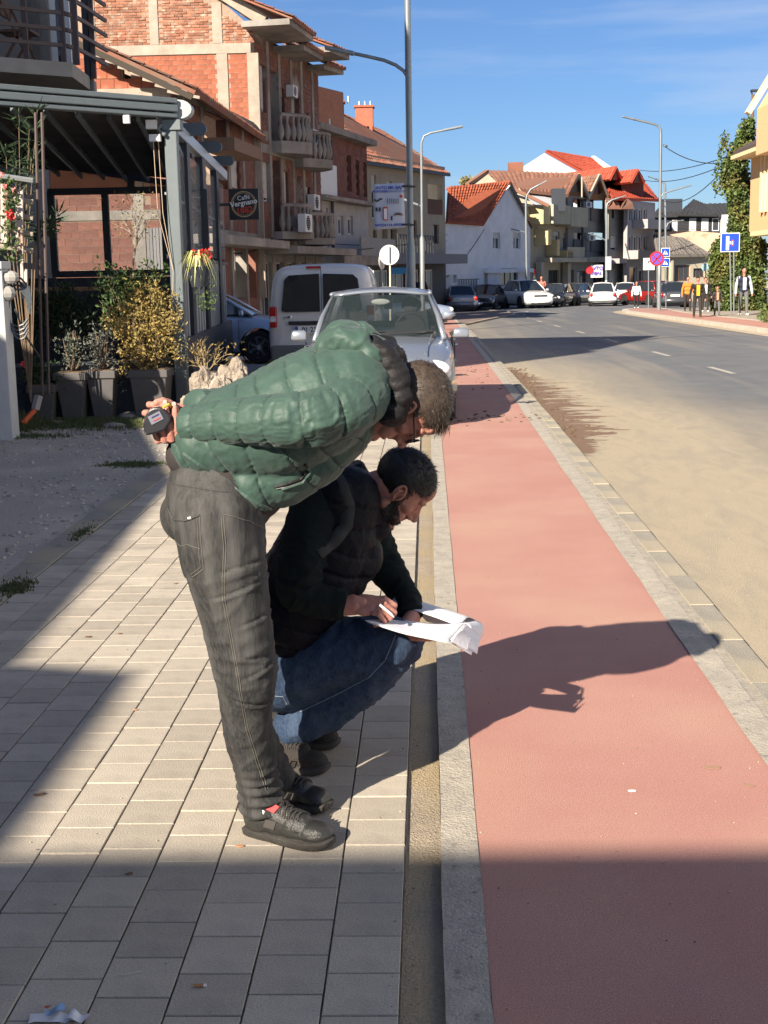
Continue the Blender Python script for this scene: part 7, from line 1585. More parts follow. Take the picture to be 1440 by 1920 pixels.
# raised collar
hb = Blob(); hb.chain([P(622,905,4.30), P(655,893,4.28), P(676,920,4.28), P(700,965,4.30), P(716,985,4.34)], [.036,.034,.030,.030,.026]); hb.chain([P(630,895,4.46), P(668,880,4.47), P(700,930,4.47), P(720,980,4.42)], [.034,.032,.030,.026]); hb.cap(P(640,885,4.30), P(650,878,4.46), .03,.03); hb.cap(P(655,930,4.3), P(655,930,4.44), .06,.06); hb.cap(P(680,975,4.32), P(680,975,4.42), .06,.06)
me = hb.mesh(.006, 3); displace(me, lambda co, no: .005*nz(co, 14, 5.)+.003*ridge(co, 25, 2.)); put('collar', me, M_VEST, mB)
# bag strap over the near shoulder
pts = pxline([(590,868),(612,880),(638,915),(652,955),(648,990),(625,1018),(598,1035)], 4.1, 5); inv = rootinv(mB)
from mathutils.bvhtree import BVHTree
tr = []
for o in mB.children:
    if o.name.startswith(('vest','sleeve')): tr.append(BVHTree.FromPolygons([v.co[:] for v in o.data.vertices], [p.vertices[:] for p in o.data.polygons]))
sp = []
for p in pts:
    q = inv @ Vector(p); best = None
    for t_ in tr:
        h = t_.ray_cast(q+Vector((0,-.5,0)), Vector((0,1,0)))
        if h[0] is not None and (best is None or h[0].y < best.y): best = h[0]
    if best is not None: sp.append(best+Vector((0,-.006,0)))
st_ = MB(); vs = []
for i, p in enumerate(sp):
    d = (sp[min(i+1,len(sp)-1)]-sp[max(0,i-1)]).normalized(); s_ = d.cross(Vector((0,-1,0))).normalized()*.021; vs += [p+s_, p-s_]
strap = thing('bag_strap', 'dark webbing bag strap across the crouching man\'s shoulder', 'strap', mB.location); st_.add([mB.location+v for v in vs], [(2*i, 2*i+1, 2*i+3, 2*i+2) for i in range(len(sp)-1)]); o = st_.build('webbing', mat('webbing', (.030,.032,.033), .75, bump=.5, bscale=300), strap, smooth=True); q = o.modifiers.new('s', 'SOLIDIFY'); q.thickness = .004
# --- head
up = Vector((.80, 0, .60)).normalized(); rt = Vector((0,-1,0)); fw = up.cross(rt).normalized(); rt2 = (rt+fw*.12).normalized(); fw = up.cross(rt2).normalized(); hcB = P(750,915,4.36); TB = frame(hcB, rt2, fw, up) @ Matrix.Scale(1.03, 4)
hdB = head(mB, TB, M_SKINB, [P(694,920,4.38), P(655,935,4.38)], (.060,.068), jaw=1.02)
def scalpB(d, q):
    if q.z < .056 and q.y > .052: return 0
    if q.y > .022 and q.z < .042: return 0
    if q.z < .020 and q.y > -.018: return 0
    if q.z < -.030: return 0
    return 1.
hair(mB, TB, M_HAIRB, ((0,-.014,.038), (.0775,.099,.0875)), scalpB, 8000, lambda d, p: .006+.014*max(0, p.z)/.12, lambda d, p: (.1*p.x, 1., .1 if p.z > .08 else -.4), wd=.0008, lift=.3, curl=.35, off=.005)
def beardtest(d, q):
    if q.y < .004 or q.z < -.128: return 0
    if q.z > -.018: return 1. if (abs(q.x) > .050 and q.z < .022 and q.y < .026) else 0
    if q.z > -.030-.55*max(0, q.y-.02): return 0 if q.y > .03 else .8
    if q.z > -.080 and abs(q.x) < .020: return 0
    return 1.
hair(mB, TB, M_HAIRB, ((0,.012,-.050), (.0625,.0775,.070)), beardtest, 5000, .007, lambda d, p: (.2*p.x, .2, -1), wd=.0008, lift=.7, curl=.5, base=False, name='beard', on=hdB)
if 0: hair(mB, TB, M_HAIRB, ((0,.020,-.068), (.050,.063,.050)), lambda d, q: 1. if q.z < -.070 and q.y > -.01 else 0, 3200, .010, lambda d, p: (.2*p.x, .3, -1), wd=.0009, lift=.8, curl=.5, base=False, name='beard')
s_ = MB(TB)
for _ in range(420): x = R.uniform(-.024,.024); p = Vector((x, .0865-.25*abs(x), -.050-.12*abs(x)+R.gauss(0,.0018))); d = Vector((R.gauss(0,.3)+x*8, .35, -1)).normalized()*.008; u = Vector((1,0,0))*.0006; s_.add([p-u, p+u, p+d], [(0,1,2)])
s_.build('moustache', M_HAIRB, mB, kind='stuff', fixn=False)
# --- writing hand and pen
c = P(690,1134,4.12); yd = Vector((1,-.15,-.12)).normalized(); zd = Vector((0,-.62,.78)); zd = (zd-yd*zd.dot(yd)).normalized(); xd = zd.cross(yd).normalized()
if xd.y < 0: xd = -xd
TP = frame(c, xd, yd, zd); TPi = TP.inverted()
hand(mB, TP, [(.75,1.0,.35,.10),(.85,1.15,.4,.02),(.95,1.25,.5,-.04),(1.0,1.3,.5,-.10)], [(.028,-.012,-.010), (.042,.022,-.022), (.034,.047,-.034), (.022,.062,-.042)], M_HAND, wrist=P(646,1137,4.13))
b = Blob(); b.cap(P(640,1137,4.13), P(665,1136,4.125), .031, .030); put('wrist', b.mesh(.003, 2), M_HAND, mB)
pen = thing('pen', 'white ballpoint pen in the writing hand over the papers', 'pen', P(735,1155,4.08)); b = MB(); b.tube([P(712,1134,4.08), P(734,1152,4.085)], .0042, 8); b.tube([P(734,1152,4.085), P(739,1158,4.087)], [.0042,.001], 8); b.build('barrel', M_WPR, pen)
# far hand under the paper
c = P(780,1168,4.22)-Vector((0,0,.036)); yd = Vector((1,-.12,-.03)).normalized(); zd = Vector((0,.1,-1)); zd = (zd-yd*zd.dot(yd)).normalized(); xd = zd.cross(yd).normalized()
hand(mB, frame(c, xd, yd, zd), [(.05,.1,.1,.05),(.05,.1,.1,0),(.05,.1,.1,-.03),(.05,.12,.1,-.08)], [(.03,-.01,-.004), (.045,.02,-.004), (.045,.045,-.004)], M_HAND, wrist=P(772,1160,4.32))
# --- papers: a clip of sheets folded over the knee
M_PAPER = mat('paper_white', (.74,.74,.77), .7, bump=.2, bscale=60); M_PRINT = mat('print_grey', (.36,.38,.46), .8)
pap = thing('paper_stack', 'stack of white papers folded over on the crouching man\'s knee', 'paper', P(790,1180,4.2))
def sheet(c4, n=14, curl=0., dn=0., name='sheet', m=M_PAPER, th=.0012, wav=.004, lines=False):
    A_, B_, C_, D_ = [Vector(p) for p in c4]; vs = []; fs = []
    for i in range(n+1):
        for j in range(n+1):
            u = i/n; v = j/n; p = (A_*(1-u)+B_*u)*(1-v)+(D_*(1-u)+C_*u)*v; p = p+Vector((0,0,curl*math.sin(PI*u)*(.6+.4*v)+wav*mn.noise(p*9)+dn)); vs.append(p)
    for i in range(n):
        for j in range(n): k = i*(n+1)+j; fs.append((k, k+1, k+n+2, k+n+1))
    b = MB(); b.add(vs, fs); o = b.build(name, m, pap, smooth=True); q = o.modifiers.new('s', 'SOLIDIFY'); q.thickness = th; q.offset = -1
    return o, (A_, B_, C_, D_)
s1 = (P(684,1163,4.06), P(840,1202,4.06), P(872,1167,4.26), P(742,1160,4.27))
for k in range(4): sheet([p+Vector((.003*k, .002*k, 0)) for p in s1], curl=-.012, dn=-.003*k)
lo = MB()
for k in range(13):
    v = .12+.062*k; a_ = (s1[0]*(1-v)+s1[3]*v); c_ = (s1[1]*(1-v)+s1[2]*v); l0 = .1; l1 = R.uniform(.6,.92); pts = [a_.lerp(c_, l0+(l1-l0)*q/6) for q in range(7)]; pts = [p+Vector((0,0,-.012*math.sin(PI*(l0+(l1-l0)*q/6))*(.6+.4*v)+.004*mn.noise(p*9)+.0012)) for q, p in enumerate(pts)]; lo.tube(pts, .0007, 4)
lo.build('printed_lines', M_PRINT, pap, kind='stuff')
s2 = (P(733,1128,4.38), P(757,1116,4.46), P(893,1164,4.42), P(862,1174,4.24)); sheet(s2, curl=.02, wav=.002)
sheet((P(757,1116,4.46), P(893,1164,4.42), P(898,1190,4.36), P(800,1165,4.45)), curl=.0, wav=.002)
# rolled far end hanging over
vs = []; fs = []; n = 10
p0 = [P(870,1168,4.24), P(893,1164,4.40)]; 
for i in range(n+1):
    a = i/n*2.6; 
    for j in range(7):
        v = j/6; base = p0[0].lerp(p0[1], v); vs.append(base+Vector((.022*math.sin(a)+.004*v, -.012*v*a, -.022*(1-math.cos(a))-.010*i/n)))
for i in range(n):
    for j in range(6): k = i*7+j; fs.append((k, k+1, k+8, k+7))
b = MB(); b.add(vs, fs); o = b.build('sheet', M_PAPER, pap, smooth=True); q = o.modifiers.new('s', 'SOLIDIFY'); q.thickness = .001
for k, (a, c_, d, e) in enumerate((((842,1202,4.07),(872,1170,4.2),(899,1190,4.30),(884,1228,4.16)), ((850,1200,4.08),(876,1172,4.2),(903,1196,4.32),(895,1226,4.2)), ((846,1203,4.06),(870,1180,4.12),(890,1200,4.2),(878,1220,4.12)))):
    sheet((P(*a), P(*c_), P(*d), P(*e)), curl=.006*(k+1), wav=.003)
# --- boots
g0 = Vector((-.62, 4.34, 0)); g1 = G(616,1452); g1.z = 0; shoe(mB, g0, g1+Vector((.0,.0,0)), wd=.052, h=.13, boot=.05, up_m=mat('boot_suede', (.035,.028,.024), .85, col2=(.02,.017,.015), nscale=30, bump=.6, bscale=200), sole_m=mat('boot_sole', (.05,.045,.04), .8), panel=False)
g0 = Vector((-.60, 4.56, 0)); g1 = G(636,1404); g1.z = 0; shoe(mB, g0, g1, wd=.052, h=.13, boot=.05, up_m=bpy.data.materials['boot_suede'], sole_m=bpy.data.materials['boot_sole'], panel=False, laces=False)
b = Blob(); b.cap(P(536,1400,4.37), P(556,1340,4.33), .052, .060); b.cap(P(565,1380,4.58), P(590,1340,4.54), .05, .055); put('boot_shaft', b.mesh(.006, 3), bpy.data.materials['boot_suede'], mB)
# ================================================================ lamp posts, signs, wires, people further off, litter
M_GALV = mat('galvanised_steel', (.26,.29,.30), .45, metal=.5, col2=(.19,.21,.22), nscale=3, stretch=(1,1,.3))
def lamp(lab, base, D, pts_main, arms, r=.06, r0=.09, zs=1.6):
    b0 = P(*base, D); g = zg(D); t = thing('street_lamp', lab, 'street lamp', (b0.x, D, g), group='grey street lamps along the road')
    p = [Vector((b0.x, D, g))]+[P(x, y, D) for x, y in pts_main]; b = MB(); b.tube([p[0], p[0].lerp(p[1], .5), p[1]]+p[2:], [r*1.15, r*1.05, r]+[r*.8]*(len(p)-2), 12); b.build('pole', M_GALV, t, smooth=50)
    b = MB(); top = p[0]+(p[1]-p[0]).normalized()*zs; b.tube([p[0], top, top+(p[1]-p[0]).normalized()*.08], [r0, r0, r*1.15], 12); b.build('sleeve', M_GALV, t, smooth=50)
    for a in arms:
        q = [P(x, y, D) for x, y in a]; b = MB(); b.tube(q, r*.55, 8); b.build('arm', M_GALV, t, smooth=50); d = (q[-1]-q[-2]).normalized(); b = MB(); b.bar(q[-1]-d*.12, q[-1]+d*.42, .16, .07); b.build('lamp_head', M_GALV, t, bev=.02)
    if len(pts_main) > 1: d = (p[-1]-p[-2]).normalized(); b = MB(); b.bar(p[-1]-d*.1, p[-1]+d*.5, .18, .07); b.build('lamp_head', M_GALV, t, bev=.02)
    return t
big = lamp('tall grey street lamp carrying the banner, rising out of the picture beyond the silver hatchback', (771, 560), 25, [(763, -60)], [[(765,146),(757,133),(742,122),(720,113),(690,106),(652,98)]], r=.058, r0=.088, zs=2.15)
b = MB(); q = P(762,-60,25); b.tube([q, q+Vector((.3,0,.35)), q+Vector((1.4,0,.45))], .05, 8); b.build('upper_arm', M_GALV, big)
lamp('street lamp with curved arm to the right just right of the tall banner lamp', (792, 560), 43, [(790,285),(790,268),(795,255),(808,249),(838,243)], [[(793,392),(788,386),(778,382)]], r=.042, r0=.08, zs=2.9)
lamp('pale street lamp standing behind the white SUV', (988, 560), 88, [(986,378),(988,366),(995,355),(1012,346)], [[(987,437),(980,434),(966,431)]], r=.075, r0=.12, zs=1.5)
lamp('pale street lamp behind the white hatchback before the grey houses', (1137, 560), 92, [(1137,392),(1139,381),(1147,375),(1160,371)], [[(1137,452),(1128,446),(1114,441)]], r=.075, r0=.12, zs=1.5)
lamp('tallest street lamp on the right, among the road signs', (1236, 560), 66, [(1239,255),(1239,243),(1233,235),(1220,231),(1186,223)], [[(1238,372),(1243,364),(1252,360),(1280,352)]], r=.065, r0=.10, zs=2.4)
lamp('farther street lamp just right of the tallest right-hand lamp', (1249, 560), 97, [(1247,352),(1246,344),(1240,339),(1228,335)], [[(1249,428),(1252,419),(1260,415),(1271,414)]], r=.075, r0=.12, zs=1.5)
# banner
bn = thing('banner', 'white advertising banner with pictures and blue lettering hung on the tall street lamp', 'banner', P(730, 430, 24.9)); y_ = 24.9
q0 = P(700,345,y_); q1 = P(757,343,y_); q2 = P(760,426,y_); q3 = P(702,431,y_); vs = []; fs = []
for i in range(9):
    for j in range(9): u = i/8; v = j/8; p = (q0*(1-u)+q1*u)*(1-v)+(q3*(1-u)+q2*u)*v; vs.append(p+Vector((0,.015*math.sin(u*5+v*2),0)))
for i in range(8):
    for j in range(8): k = i*9+j; fs.append((k,k+1,k+10,k+9))
b = MB(); b.add(vs, fs); o = b.build('cloth', mat('banner_cloth', (.50,.53,.60), .7), bn, smooth=True); q = o.modifiers.new('s', 'SOLIDIFY'); q.thickness = .006
M_BLUEP = mat('blue_print', (.03,.08,.42), .6); yb = y_-.035
def bt(s, px, py, size, m=M_BLUEP, bold=.002): p = P(px, py, yb); text(s, size, m, bn, p, (1,0,0), (0,0,1), bold=bold)
bt('AVTO MK SJAJ', 729, 352, .075); bt('MONTAZA', 712, 359, .055); bt('SERVISIRANJE SISTEMI', 740, 359, .045, bold=.0); bt('069/234-114, 070/221', 731, 422, .062)
def br(x0,y0,x1,y1,m,d=.0,name='print_block'): a = P(x0,y0,yb-d); c = P(x1,y1,yb-d); b = MB(); b.box(((a.x+c.x)/2, yb-d, (a.z+c.z)/2), (abs(c.x-a.x), .004, abs(a.z-c.z))); b.build(name, m, bn)
M_K = mat('black_print', (.03,.03,.035), .6)
for a in ((704,389,708,396),(710,389,714,396),(733,405,736,413)): br(*a, M_K)
br(718,388,727,413,M_REDP); br(720,391,726,411,M_WPR,.003); 
for x in (726,730,734,738,742,746): br(x,372,x+1.2,382,M_K)
b = MB(); 
for k in range(6): p = P(703+2.4*k, 375+2*math.sin(k), yb); b.ball(p, (.02,.004,.018), 8, 5)
b.build('print_cluster', M_K, bn, kind='stuff'); b = MB()
for k in range(9): a = PI*k/8; p = P(747,402,yb); b.bar(p, p+Vector((.09*math.cos(a),0,.06*math.sin(a)-.02)), .006, .012)
b.build('print_cluster', mat('brown_print', (.18,.12,.08), .6), bn, kind='stuff'); b = MB(); b.disc(P(752,368,yb), .028, (0,1,0), .004, 14); b.build('print_dot', M_REDP, bn)
for y in (349, 421): b = MB(); a = P(755,y,24.9); c = P(779,y+1,24.9); b.bar(a, c, .03, .03); b.tube([P(762,y,24.9)+Vector((.09*math.cos(k),.09*math.sin(k)+.05,0)) for k in np.linspace(0,6.28,14)], .018, 6); b.build('clamp', M_NAVY, bn, kind='stuff')
def signpost(lab, px, base, top, D, r=.03, m=M_GALV, cat='road sign', px2=None):
    q = P(px, base, D); t = thing('road_sign', lab, cat, (q.x, D, zg(D))); a = P(px2 or px, top, D); b = MB(); b.tube([(q.x, D, zg(D)), (a.x, D, a.z)], r, 8); b.build('pole', m, t); return t
def disc(t, px, py, rpx, D, m, name, out=.0, n=28): p = P(px, py, D); r = rpx*D/2460; b = MB(); b.disc((p.x, D-out, p.z), r, (0,-1,0), .012, n); return b.build(name, m, t)
t = signpost('round road sign seen from its blank white back beyond the van', 731, 560, 461, 40, .026, mat('pole_cream', (.55,.55,.45), .6)); disc(t, 730, 478, 18, 40, mat('sign_back', (.55,.57,.56), .5), 'sign_disc', .04); b = MB(); a = P(731,463,40); c = P(731,493,40); b.bar((a.x,39.93,a.z),(c.x,39.93,c.z), .05,.03); b.build('bracket', M_NAVY2, t)
t = signpost('grey post with a small round sign turned edge-on behind the van', 715, 560, 482, 44, .04)
b = MB(); p = P(716, 490, 44); b.disc(p, .26, (1,-.35,0), .02); b.build('sign_disc', bpy.data.materials['sign_back'], t)
t = thing('shop_sign', 'long blue shop fascia sign low behind the round blank sign', 'sign', P(742, 505, 60)); a = P(734,502,60); c = P(775,513,60); b = MB(); b.box(((a.x+c.x)/2,60,(a.z+c.z)/2), (c.x-a.x,.1,a.z-c.z)); b.build('panel', mat('sky_blue_sign', (.05,.30,.55), .5), t)
M_BSIGN = mat('sign_blue', (.01,.06,.42), .4); M_RSIGN = mat('sign_red', (.55,.02,.03), .4)
t = signpost('square blue side-road sign with white T shape on its pole right of the child', 1371, 595, 440, 53, .028, px2=1368); D = 53
def rect(t, x0, y0, x1, y1, D, m, name, out=0., bev=0.): a = P(x0,y0,D); c = P(x1,y1,D); b = MB(); b.box(((a.x+c.x)/2, D-out, (a.z+c.z)/2), (c.x-a.x, .012, a.z-c.z)); return b.build(name, m, t, bev=bev)
rect(t,1351,437,1386,472,D,M_WPR,'border',.04); rect(t,1352.5,438.5,1384.5,470.5,D,M_BSIGN,'panel',.05); rect(t,1361,443,1366,469,D,M_WPR,'white_bar',.06); rect(t,1366,453,1370.5,457.5,D,M_WPR,'white_arm',.06); rect(t,1370.5,450,1375,461,D,M_RSIGN,'red_bar',.06); rect(t,1372,452,1373.5,459,D,M_WPR,'white_core',.07)
signpost('bare second pole behind the blue side-road sign', 1376, 590, 470, 58, .028, cat='pole')
t = signpost('round no-stopping sign with red rim and crossed bars on a thin pole', 1233, 585, 478, 64, .03, px2=1232); disc(t,1231,485,13,64,M_RSIGN,'red_rim',.05); disc(t,1231,485,10,64,mat('sign_violet', (.12,.07,.42), .4),'blue_field',.065)
p = P(1231,485,63.9)
for s_ in (-1,1): b = MB(); b.bar(p+Vector((-.2*s_,0,-.2)), p+Vector((.2*s_,0,.2)), .012, .055, up=(1,0,-s_)); b.build('red_cross_bar', M_RSIGN, t)
t = signpost('white rectangular sign with small dark symbol left of the no-stopping sign', 1216, 575, 484, 66, .028); rect(t,1206,484,1227,506,66,M_WPR,'panel',.04); p = P(1216,492,65.9); text('P', .22, M_K, t, p, (1,0,0), (0,0,1)); p = P(1217,499,65.9); text('TAXI 0-24', .10, M_K, t, p, (1,0,0), (0,0,1))
t = signpost('pair of stacked blue pedestrian-crossing signs on the lamp beyond the no-stopping sign', 1249, 560, 464, 68, .028)
for y0 in (465, 484):
    rect(t,1239.5,y0,1255.5,y0+16,68,M_WPR,'border',.04); rect(t,1240.5,y0+1,1254.5,y0+15,68,M_BSIGN,'panel',.05); a = [P(1242.5,y0+12,67.9),P(1252.5,y0+12,67.9),P(1247.5,y0+3.5,67.9)]; b = MB(); b.prism(a, (0,-.01,0)); b.build('white_triangle', M_WPR, t)
    b = MB(); p = P(1247.5,y0+8,67.88); b.bar(p-Vector((.03,0,.08)), p+Vector((.01,0,.05)), .01, .04); b.ball(p+Vector((.01,0,.08)), (.025,.01,.025), 6, 5); b.build('walking_figure', M_K, t, kind='stuff')
t = signpost('small round sign by the shed, pale back to us', 1323, 560, 494, 72, .028); disc(t,1322,501,7,72,mat('sign_teal', (.25,.42,.45), .5),'sign_disc',.04)
t = thing('lit_board', 'white and violet advertising board on the shop front by the far lamp', 'sign', P(1119,508,96)); rect(t,1108,497,1130,520,96,M_WPR,'panel',0.); p = P(1118,503,95.9); text('AVTO', .36, mat('violet_print', (.12,.05,.40), .6), t, p, (1,0,0), (0,0,1), bold=.01); p = P(1118,512,95.9); text('DIJAL', .32, bpy.data.materials['violet_print'], t, p, (1,0,0), (0,0,1), bold=.01); disc(t,1105,506,7,96,M_RSIGN,'round_sign',.1)
t = thing('meter_box', 'pale grey utility box mounted on the far lamp pole', 'box', P(1141,495,91.6)); rect(t,1135,481,1146,506,91.7,mat('box_grey', (.4,.42,.42), .6),'box'); 
# overhead wires
for a, c, sg, lab in (((1247,275,66),(1352,306,62),.25,'upper overhead cable sagging from the right lamp to the ivy'), ((1200,319,100),(1362,294,62),.3,'second overhead cable running from the red dormers to the ivy'), ((1205,337,100),(1352,312,62),.35,'third overhead cable above the black roof'), ((1208,345,100),(1350,325,62),1.3,'lowest slack overhead cable above the black roof')):
    w_ = thing('overhead_cable', lab, 'cable', P(*a)); wire((P(*a), P(*c)), .022, parent=w_, sag=sg)
for k, (a, c) in enumerate((((560,452,50),(838,452,77)), ((610,470,50),(838,440,77)), ((838,520,78),(908,430,84)))):
    w_ = thing('overhead_cable', ['thin cable strung along the balcony fronts towards the beige building','lower thin cable along the shop fronts','slanting cable up the side of the white gabled house'][k], 'cable', P(*a)); wire((P(*a), P(*c)), .018, parent=w_, sag=.2)
t = thing('pigeon', 'small bird perched on the upper overhead cable by the lamp', 'bird', P(1247,276,66)); b = MB(); q = P(1248,274,66); b.ball(q, (.11,.05,.06), 10, 6); b.build('body', M_NAVY2, t); b = MB(); b.ball(q+Vector((-.1,0,.07)), .04, 8, 6); b.build('head', M_NAVY2, t)
# ---- people in the distance
def walker(lab, px, foot, top, D, coat, trou, shoe_c, skin=None, step=.16, vest=None, shirt=None, arm=0., cap=None, arms_m=None, w=1., base=.05, bag=False):
    a = P(px, foot, D); hz = P(px, top, D).z; z0 = zg(D)+base; h = hz-z0; k = h/1.75; x = a.x
    t = thing('person', lab, 'person', (x, D, z0)); X = lambda dx, dy, dz: Vector((x+dx*k*w, D+dy*k, z0+dz*k)); vox = .018
    def B(name, fn, m): b = Blob(); fn(b); return put(name, b.mesh(vox, 2), m, t)
    for s_ in (-1, 1):
        f = step*s_; B('leg', lambda b: b.chain([X(.09*s_,0,.90), X(.10*s_,-f*.6,.50), X(.10*s_,-f,.08)], [.095*k,.068*k,.052*k]), trou); B('shoe', lambda b: b.cap(X(.10*s_,-f+.05,.045), X(.11*s_,-f-.14,.04), .045*k, .04*k), shoe_c)
    B('torso', lambda b: (b.cap(X(-.07,0,.92), X(.07,0,.92), .115*k, .115*k), b.cap(X(-.10,0,1.30), X(.10,0,1.30), .115*k, .115*k), b.cap(X(-.08,0,1.1), X(.08,0,1.1), .115*k, .115*k)), vest or coat)
    if shirt: b = MB(); b.prism([X(-.06,-.125,.93), X(.06,-.125,.93), X(.065,-.128,1.38), X(-.065,-.128,1.38)], (0,-.012,0)); b.build('shirt_front', shirt, t)
    for s_ in (-1, 1):
        hnd = X(.30*s_,-.05-arm*.2,.80+arm*.25); B('sleeve', lambda b: b.chain([X(.19*s_,0,1.38), X(.27*s_,.02,1.10), hnd], [.065*k,.055*k,.042*k]), arms_m or coat); B('hand', lambda b: b.cap(hnd, hnd+Vector((0,-.02,-.09*k)), .036*k, .03*k), skin or M_SKIN)
    B('head', lambda b: (b.ell(X(0,-.01,1.63), (.078*k,.095*k,.115*k)), b.cap(X(0,0,1.42), X(0,0,1.55), .055*k, .05*k), b.cap(X(0,-.10,1.62), X(0,-.11,1.61), .015*k, .012*k)), skin or M_SKIN)
    B('cap' if cap else 'hair', lambda b: (b.ell(X(0,.015,1.675), (.086*k,.10*k,.085*k)), b.cap(X(-.04,-.10,1.69), X(.04,-.10,1.69), .02*k, .02*k) if cap else None), cap or M_HAIRB); return t
C = lambda n, c: bpy.data.materials.get(n) or mat(n, c, .85, var=.1, nscale=20)
walker('young man in navy vest over pale blue sleeves and grey joggers walking at the right', 1393, 591, 501, 54, C('navy_cloth',(.012,.016,.04)), C('jogger_grey',(.12,.12,.125)), C('shoe_white',(.75,.75,.74)), vest=C('navy_cloth',(.012,.016,.04)), shirt=C('pale_shirt',(.50,.55,.66)), arms_m=C('pale_shirt',(.5,.55,.66)))
walker('man in black jacket and cap with bright yellow shirt walking on the red path', 1307, 597, 518, 52, C('coat_black',(.012,.012,.013)), C('trouser_black',(.03,.022,.018)), C('shoe_dark',(.08,.06,.03)), shirt=C('yellow_shirt',(.75,.48,.02)), cap=C('coat_black',(0,0,0)), w=1.1)
walker('child in dark jacket with orange front walking beside the blue sign', 1344, 594, 536, 53.5, C('coat_child',(.04,.03,.035)), C('jogger_grey',(0,0,0)), C('shoe_dark',(0,0,0)), shirt=C('peach',(.6,.28,.17)), arm=.6)
walker('woman in white top and black trousers standing at the tip of the red path', 1193, 576, 527, 72, C('white_top',(.72,.72,.72)), C('coat_black',(0,0,0)), C('shoe_white',(0,0,0)), step=.04)
walker('person in orange jacket behind the man with the yellow shirt', 1289, 580, 518, 63, C('orange_jacket',(.62,.20,.03)), C('trouser_black',(0,0,0)), C('shoe_dark',(0,0,0)))
walker('person in black coat and white top just behind the child', 1322, 577, 520, 61, C('coat_black',(0,0,0)), C('trouser_black',(0,0,0)), C('shoe_white',(0,0,0)), shirt=C('white_top',(0,0,0)))
walker('person in reddish top standing between the white SUV and black car', 1015, 571, 517, 88, C('salmon_top',(.55,.16,.12)), C('jean_far',(.05,.08,.13)), C('shoe_dark',(0,0,0)), step=.03, base=-.05)
walker('dark-clothed person standing beside the second street lamp', 788, 572, 512, 58, C('navy_cloth',(0,0,0)), C('trouser_black',(0,0,0)), C('shoe_dark',(0,0,0)), step=.05, base=0)
# ---- litter on the pavement
def flat(name, lab, cat, px, py, m, shape, th=.003, rz=0., z=.002): 
    g = G(px, py); t = thing(name, lab, cat, (g.x, g.y, z)); b = MB(Matrix.Translation((g.x, g.y, z)) @ Matrix.Rotation(rz, 4, 'Z')); b.prism([Vector((x, y, 0)) for x, y in shape], (0,0,th)); b.build('piece', m, t); return t
g = G(376,1851); t = thing('cigarette_butt', 'orange and white cigarette butt lying on the shaded pavers in the foreground', 'cigarette butt', (g.x, g.y, .004)); M_CIG = mat('cork_paper', (.42,.20,.07), .8, var=.2, nscale=300); b = MB(); b.tube([(g.x-.016,g.y,.0045),(g.x+.007,g.y,.0045)], .0042, 10); b.build('filter', M_CIG, t); b = MB(); b.tube([(g.x+.0072,g.y,.0045),(g.x+.014,g.y+.0005,.0045)], .004, 10); b.build('burnt_end', M_WPR, t)
g = G(243,1829); t = thing('twig', 'thin pale bent twig on the shaded pavers left of the cigarette butt', 'twig', (g.x,g.y,.003)); b = MB(); b.tube([(g.x-.03,g.y-.004,.003),(g.x-.01,g.y-.003,.004),(g.x+.01,g.y+.006,.004),(g.x+.028,g.y+.013,.003)], .0016, 6); b.build('stem', mat('twig_pale', (.5,.46,.4), .8), t)
M_DLEAF = mat('dry_leaf', (.16,.09,.05), .85, var=.3, nscale=60); M_CHIP = mat('dark_chip', (.06,.05,.045), .9)
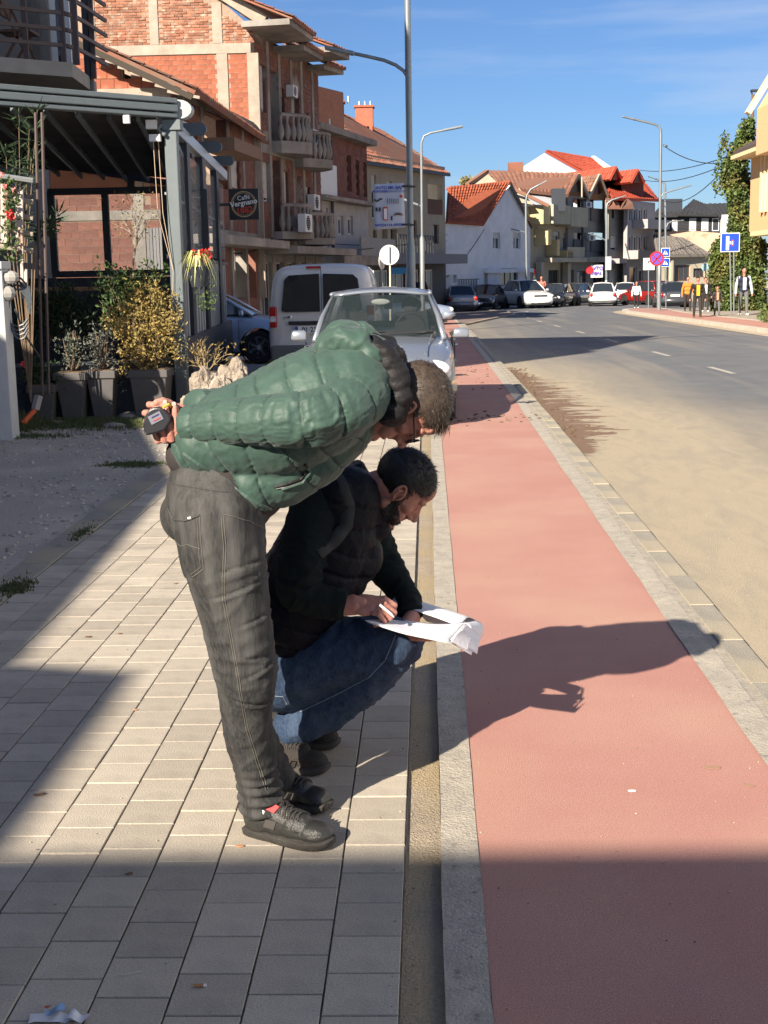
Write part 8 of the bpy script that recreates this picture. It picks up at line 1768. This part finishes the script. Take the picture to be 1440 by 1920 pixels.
for px, py, s_, lab in ((75,1491,.018,'dry brown leaf on the shaded pavers at the left'), (243,1640,.010,'small dark folded leaf right of centre in the lower shade'), (165,1195,.015,'thin dark leaf on the sunlit pavers at the left'), (225,1189,.010,'second thin dark leaf right of the first on the sunlit pavers'), (255,1332,.008,'tiny orange leaf on the sunlit pavers beside the grey trousers'), (450,1588,.012,'small pinkish scrap by the heel of the near shoe'), (1337,1440,.03,'brown smear of mud near the right edge of the red lane'), (1403,1473,.02,'second smaller brown smear of mud on the red lane'), (330,1095,.01,'small dark leaf at the edge of the ribbed pavers')):
    sh_ = [(s_*math.cos(a)*(1+.25*math.sin(3*a+px)), s_*.5*math.sin(a)*(1+.3*math.cos(2*a+px))) for a in np.linspace(0, 2*PI, 14)[:-1]]
    flat('mud_spot' if px > 1000 else 'dry_leaf', lab, 'mud' if px > 1000 else 'leaf', px, py, mat('mud_tan', (.33,.20,.13), .95) if px == 1337 else bpy.data.materials['mud_tan'] if px > 1000 else (mat('leaf_orange', (.5,.25,.12), .8) if px == 255 else bpy.data.materials['leaf_orange'] if px == 450 else M_DLEAF), sh_, th=.0012 if px > 1000 else .003, rz=R.uniform(-.5,.5))
sh_ = [(.014*math.cos(a), .009*math.sin(a)) for a in np.linspace(0, 2*PI, 12)[:-1]]; flat('gum_spot', 'white flattened spot of chewing gum on the red lane', 'gum', 1185, 1484, M_WPR, sh_, th=.001)
t = thing('crumpled_wrapper', 'crumpled white wrapper with red and blue print in the bottom left corner', 'wrapper', G(100,1908)); c = G(105,1912)
for k, (dx, dy, w_, h_, m, rz) in enumerate(((-.01,.0,.10,.035,M_WPR,.1),(.05,-.004,.05,.03,M_WPR,-.4),(-.004,.012,.045,.028,mat('print_lightblue',(.25,.42,.62),.5),.5),(-.018,.012,.016,.02,M_REDP,.6))):
    vs = []; fs = []
    for i in range(7):
        for j in range(5): p = Matrix.Rotation(rz, 3, 'Z') @ Vector((w_*(i/6-.5), h_*(j/4-.5), 0)); vs.append(Vector((c.x+dx, c.y+dy, .006+.006*k))+p+Vector((0,0,.012*mn.noise(p*45+Vector((k,0,0))))))
    for i in range(6):
        for j in range(4): q = i*5+j; fs.append((q,q+1,q+6,q+5))
    b = MB(); b.add(vs, fs); b.build('fold', m, t, smooth=True)
# ribbed guide pavers
M_TACT = M_PAVE
t = tag(bpy.data.objects.new('ribbed_paver', None), kind='structure'); COL.objects.link(t); t.parent = pavement
for c_ in (3,):
    x = -.082-pw*(6+.5); 
    for j in range(2):
        for k in range(5): b = MB(); g = G(345,1085-24*j); b.bar((x-.06+.03*k, g.y-.07, .002), (x-.06+.03*k, g.y+.07, .002), .016, .006); b.build('rib', M_PAVE, t)
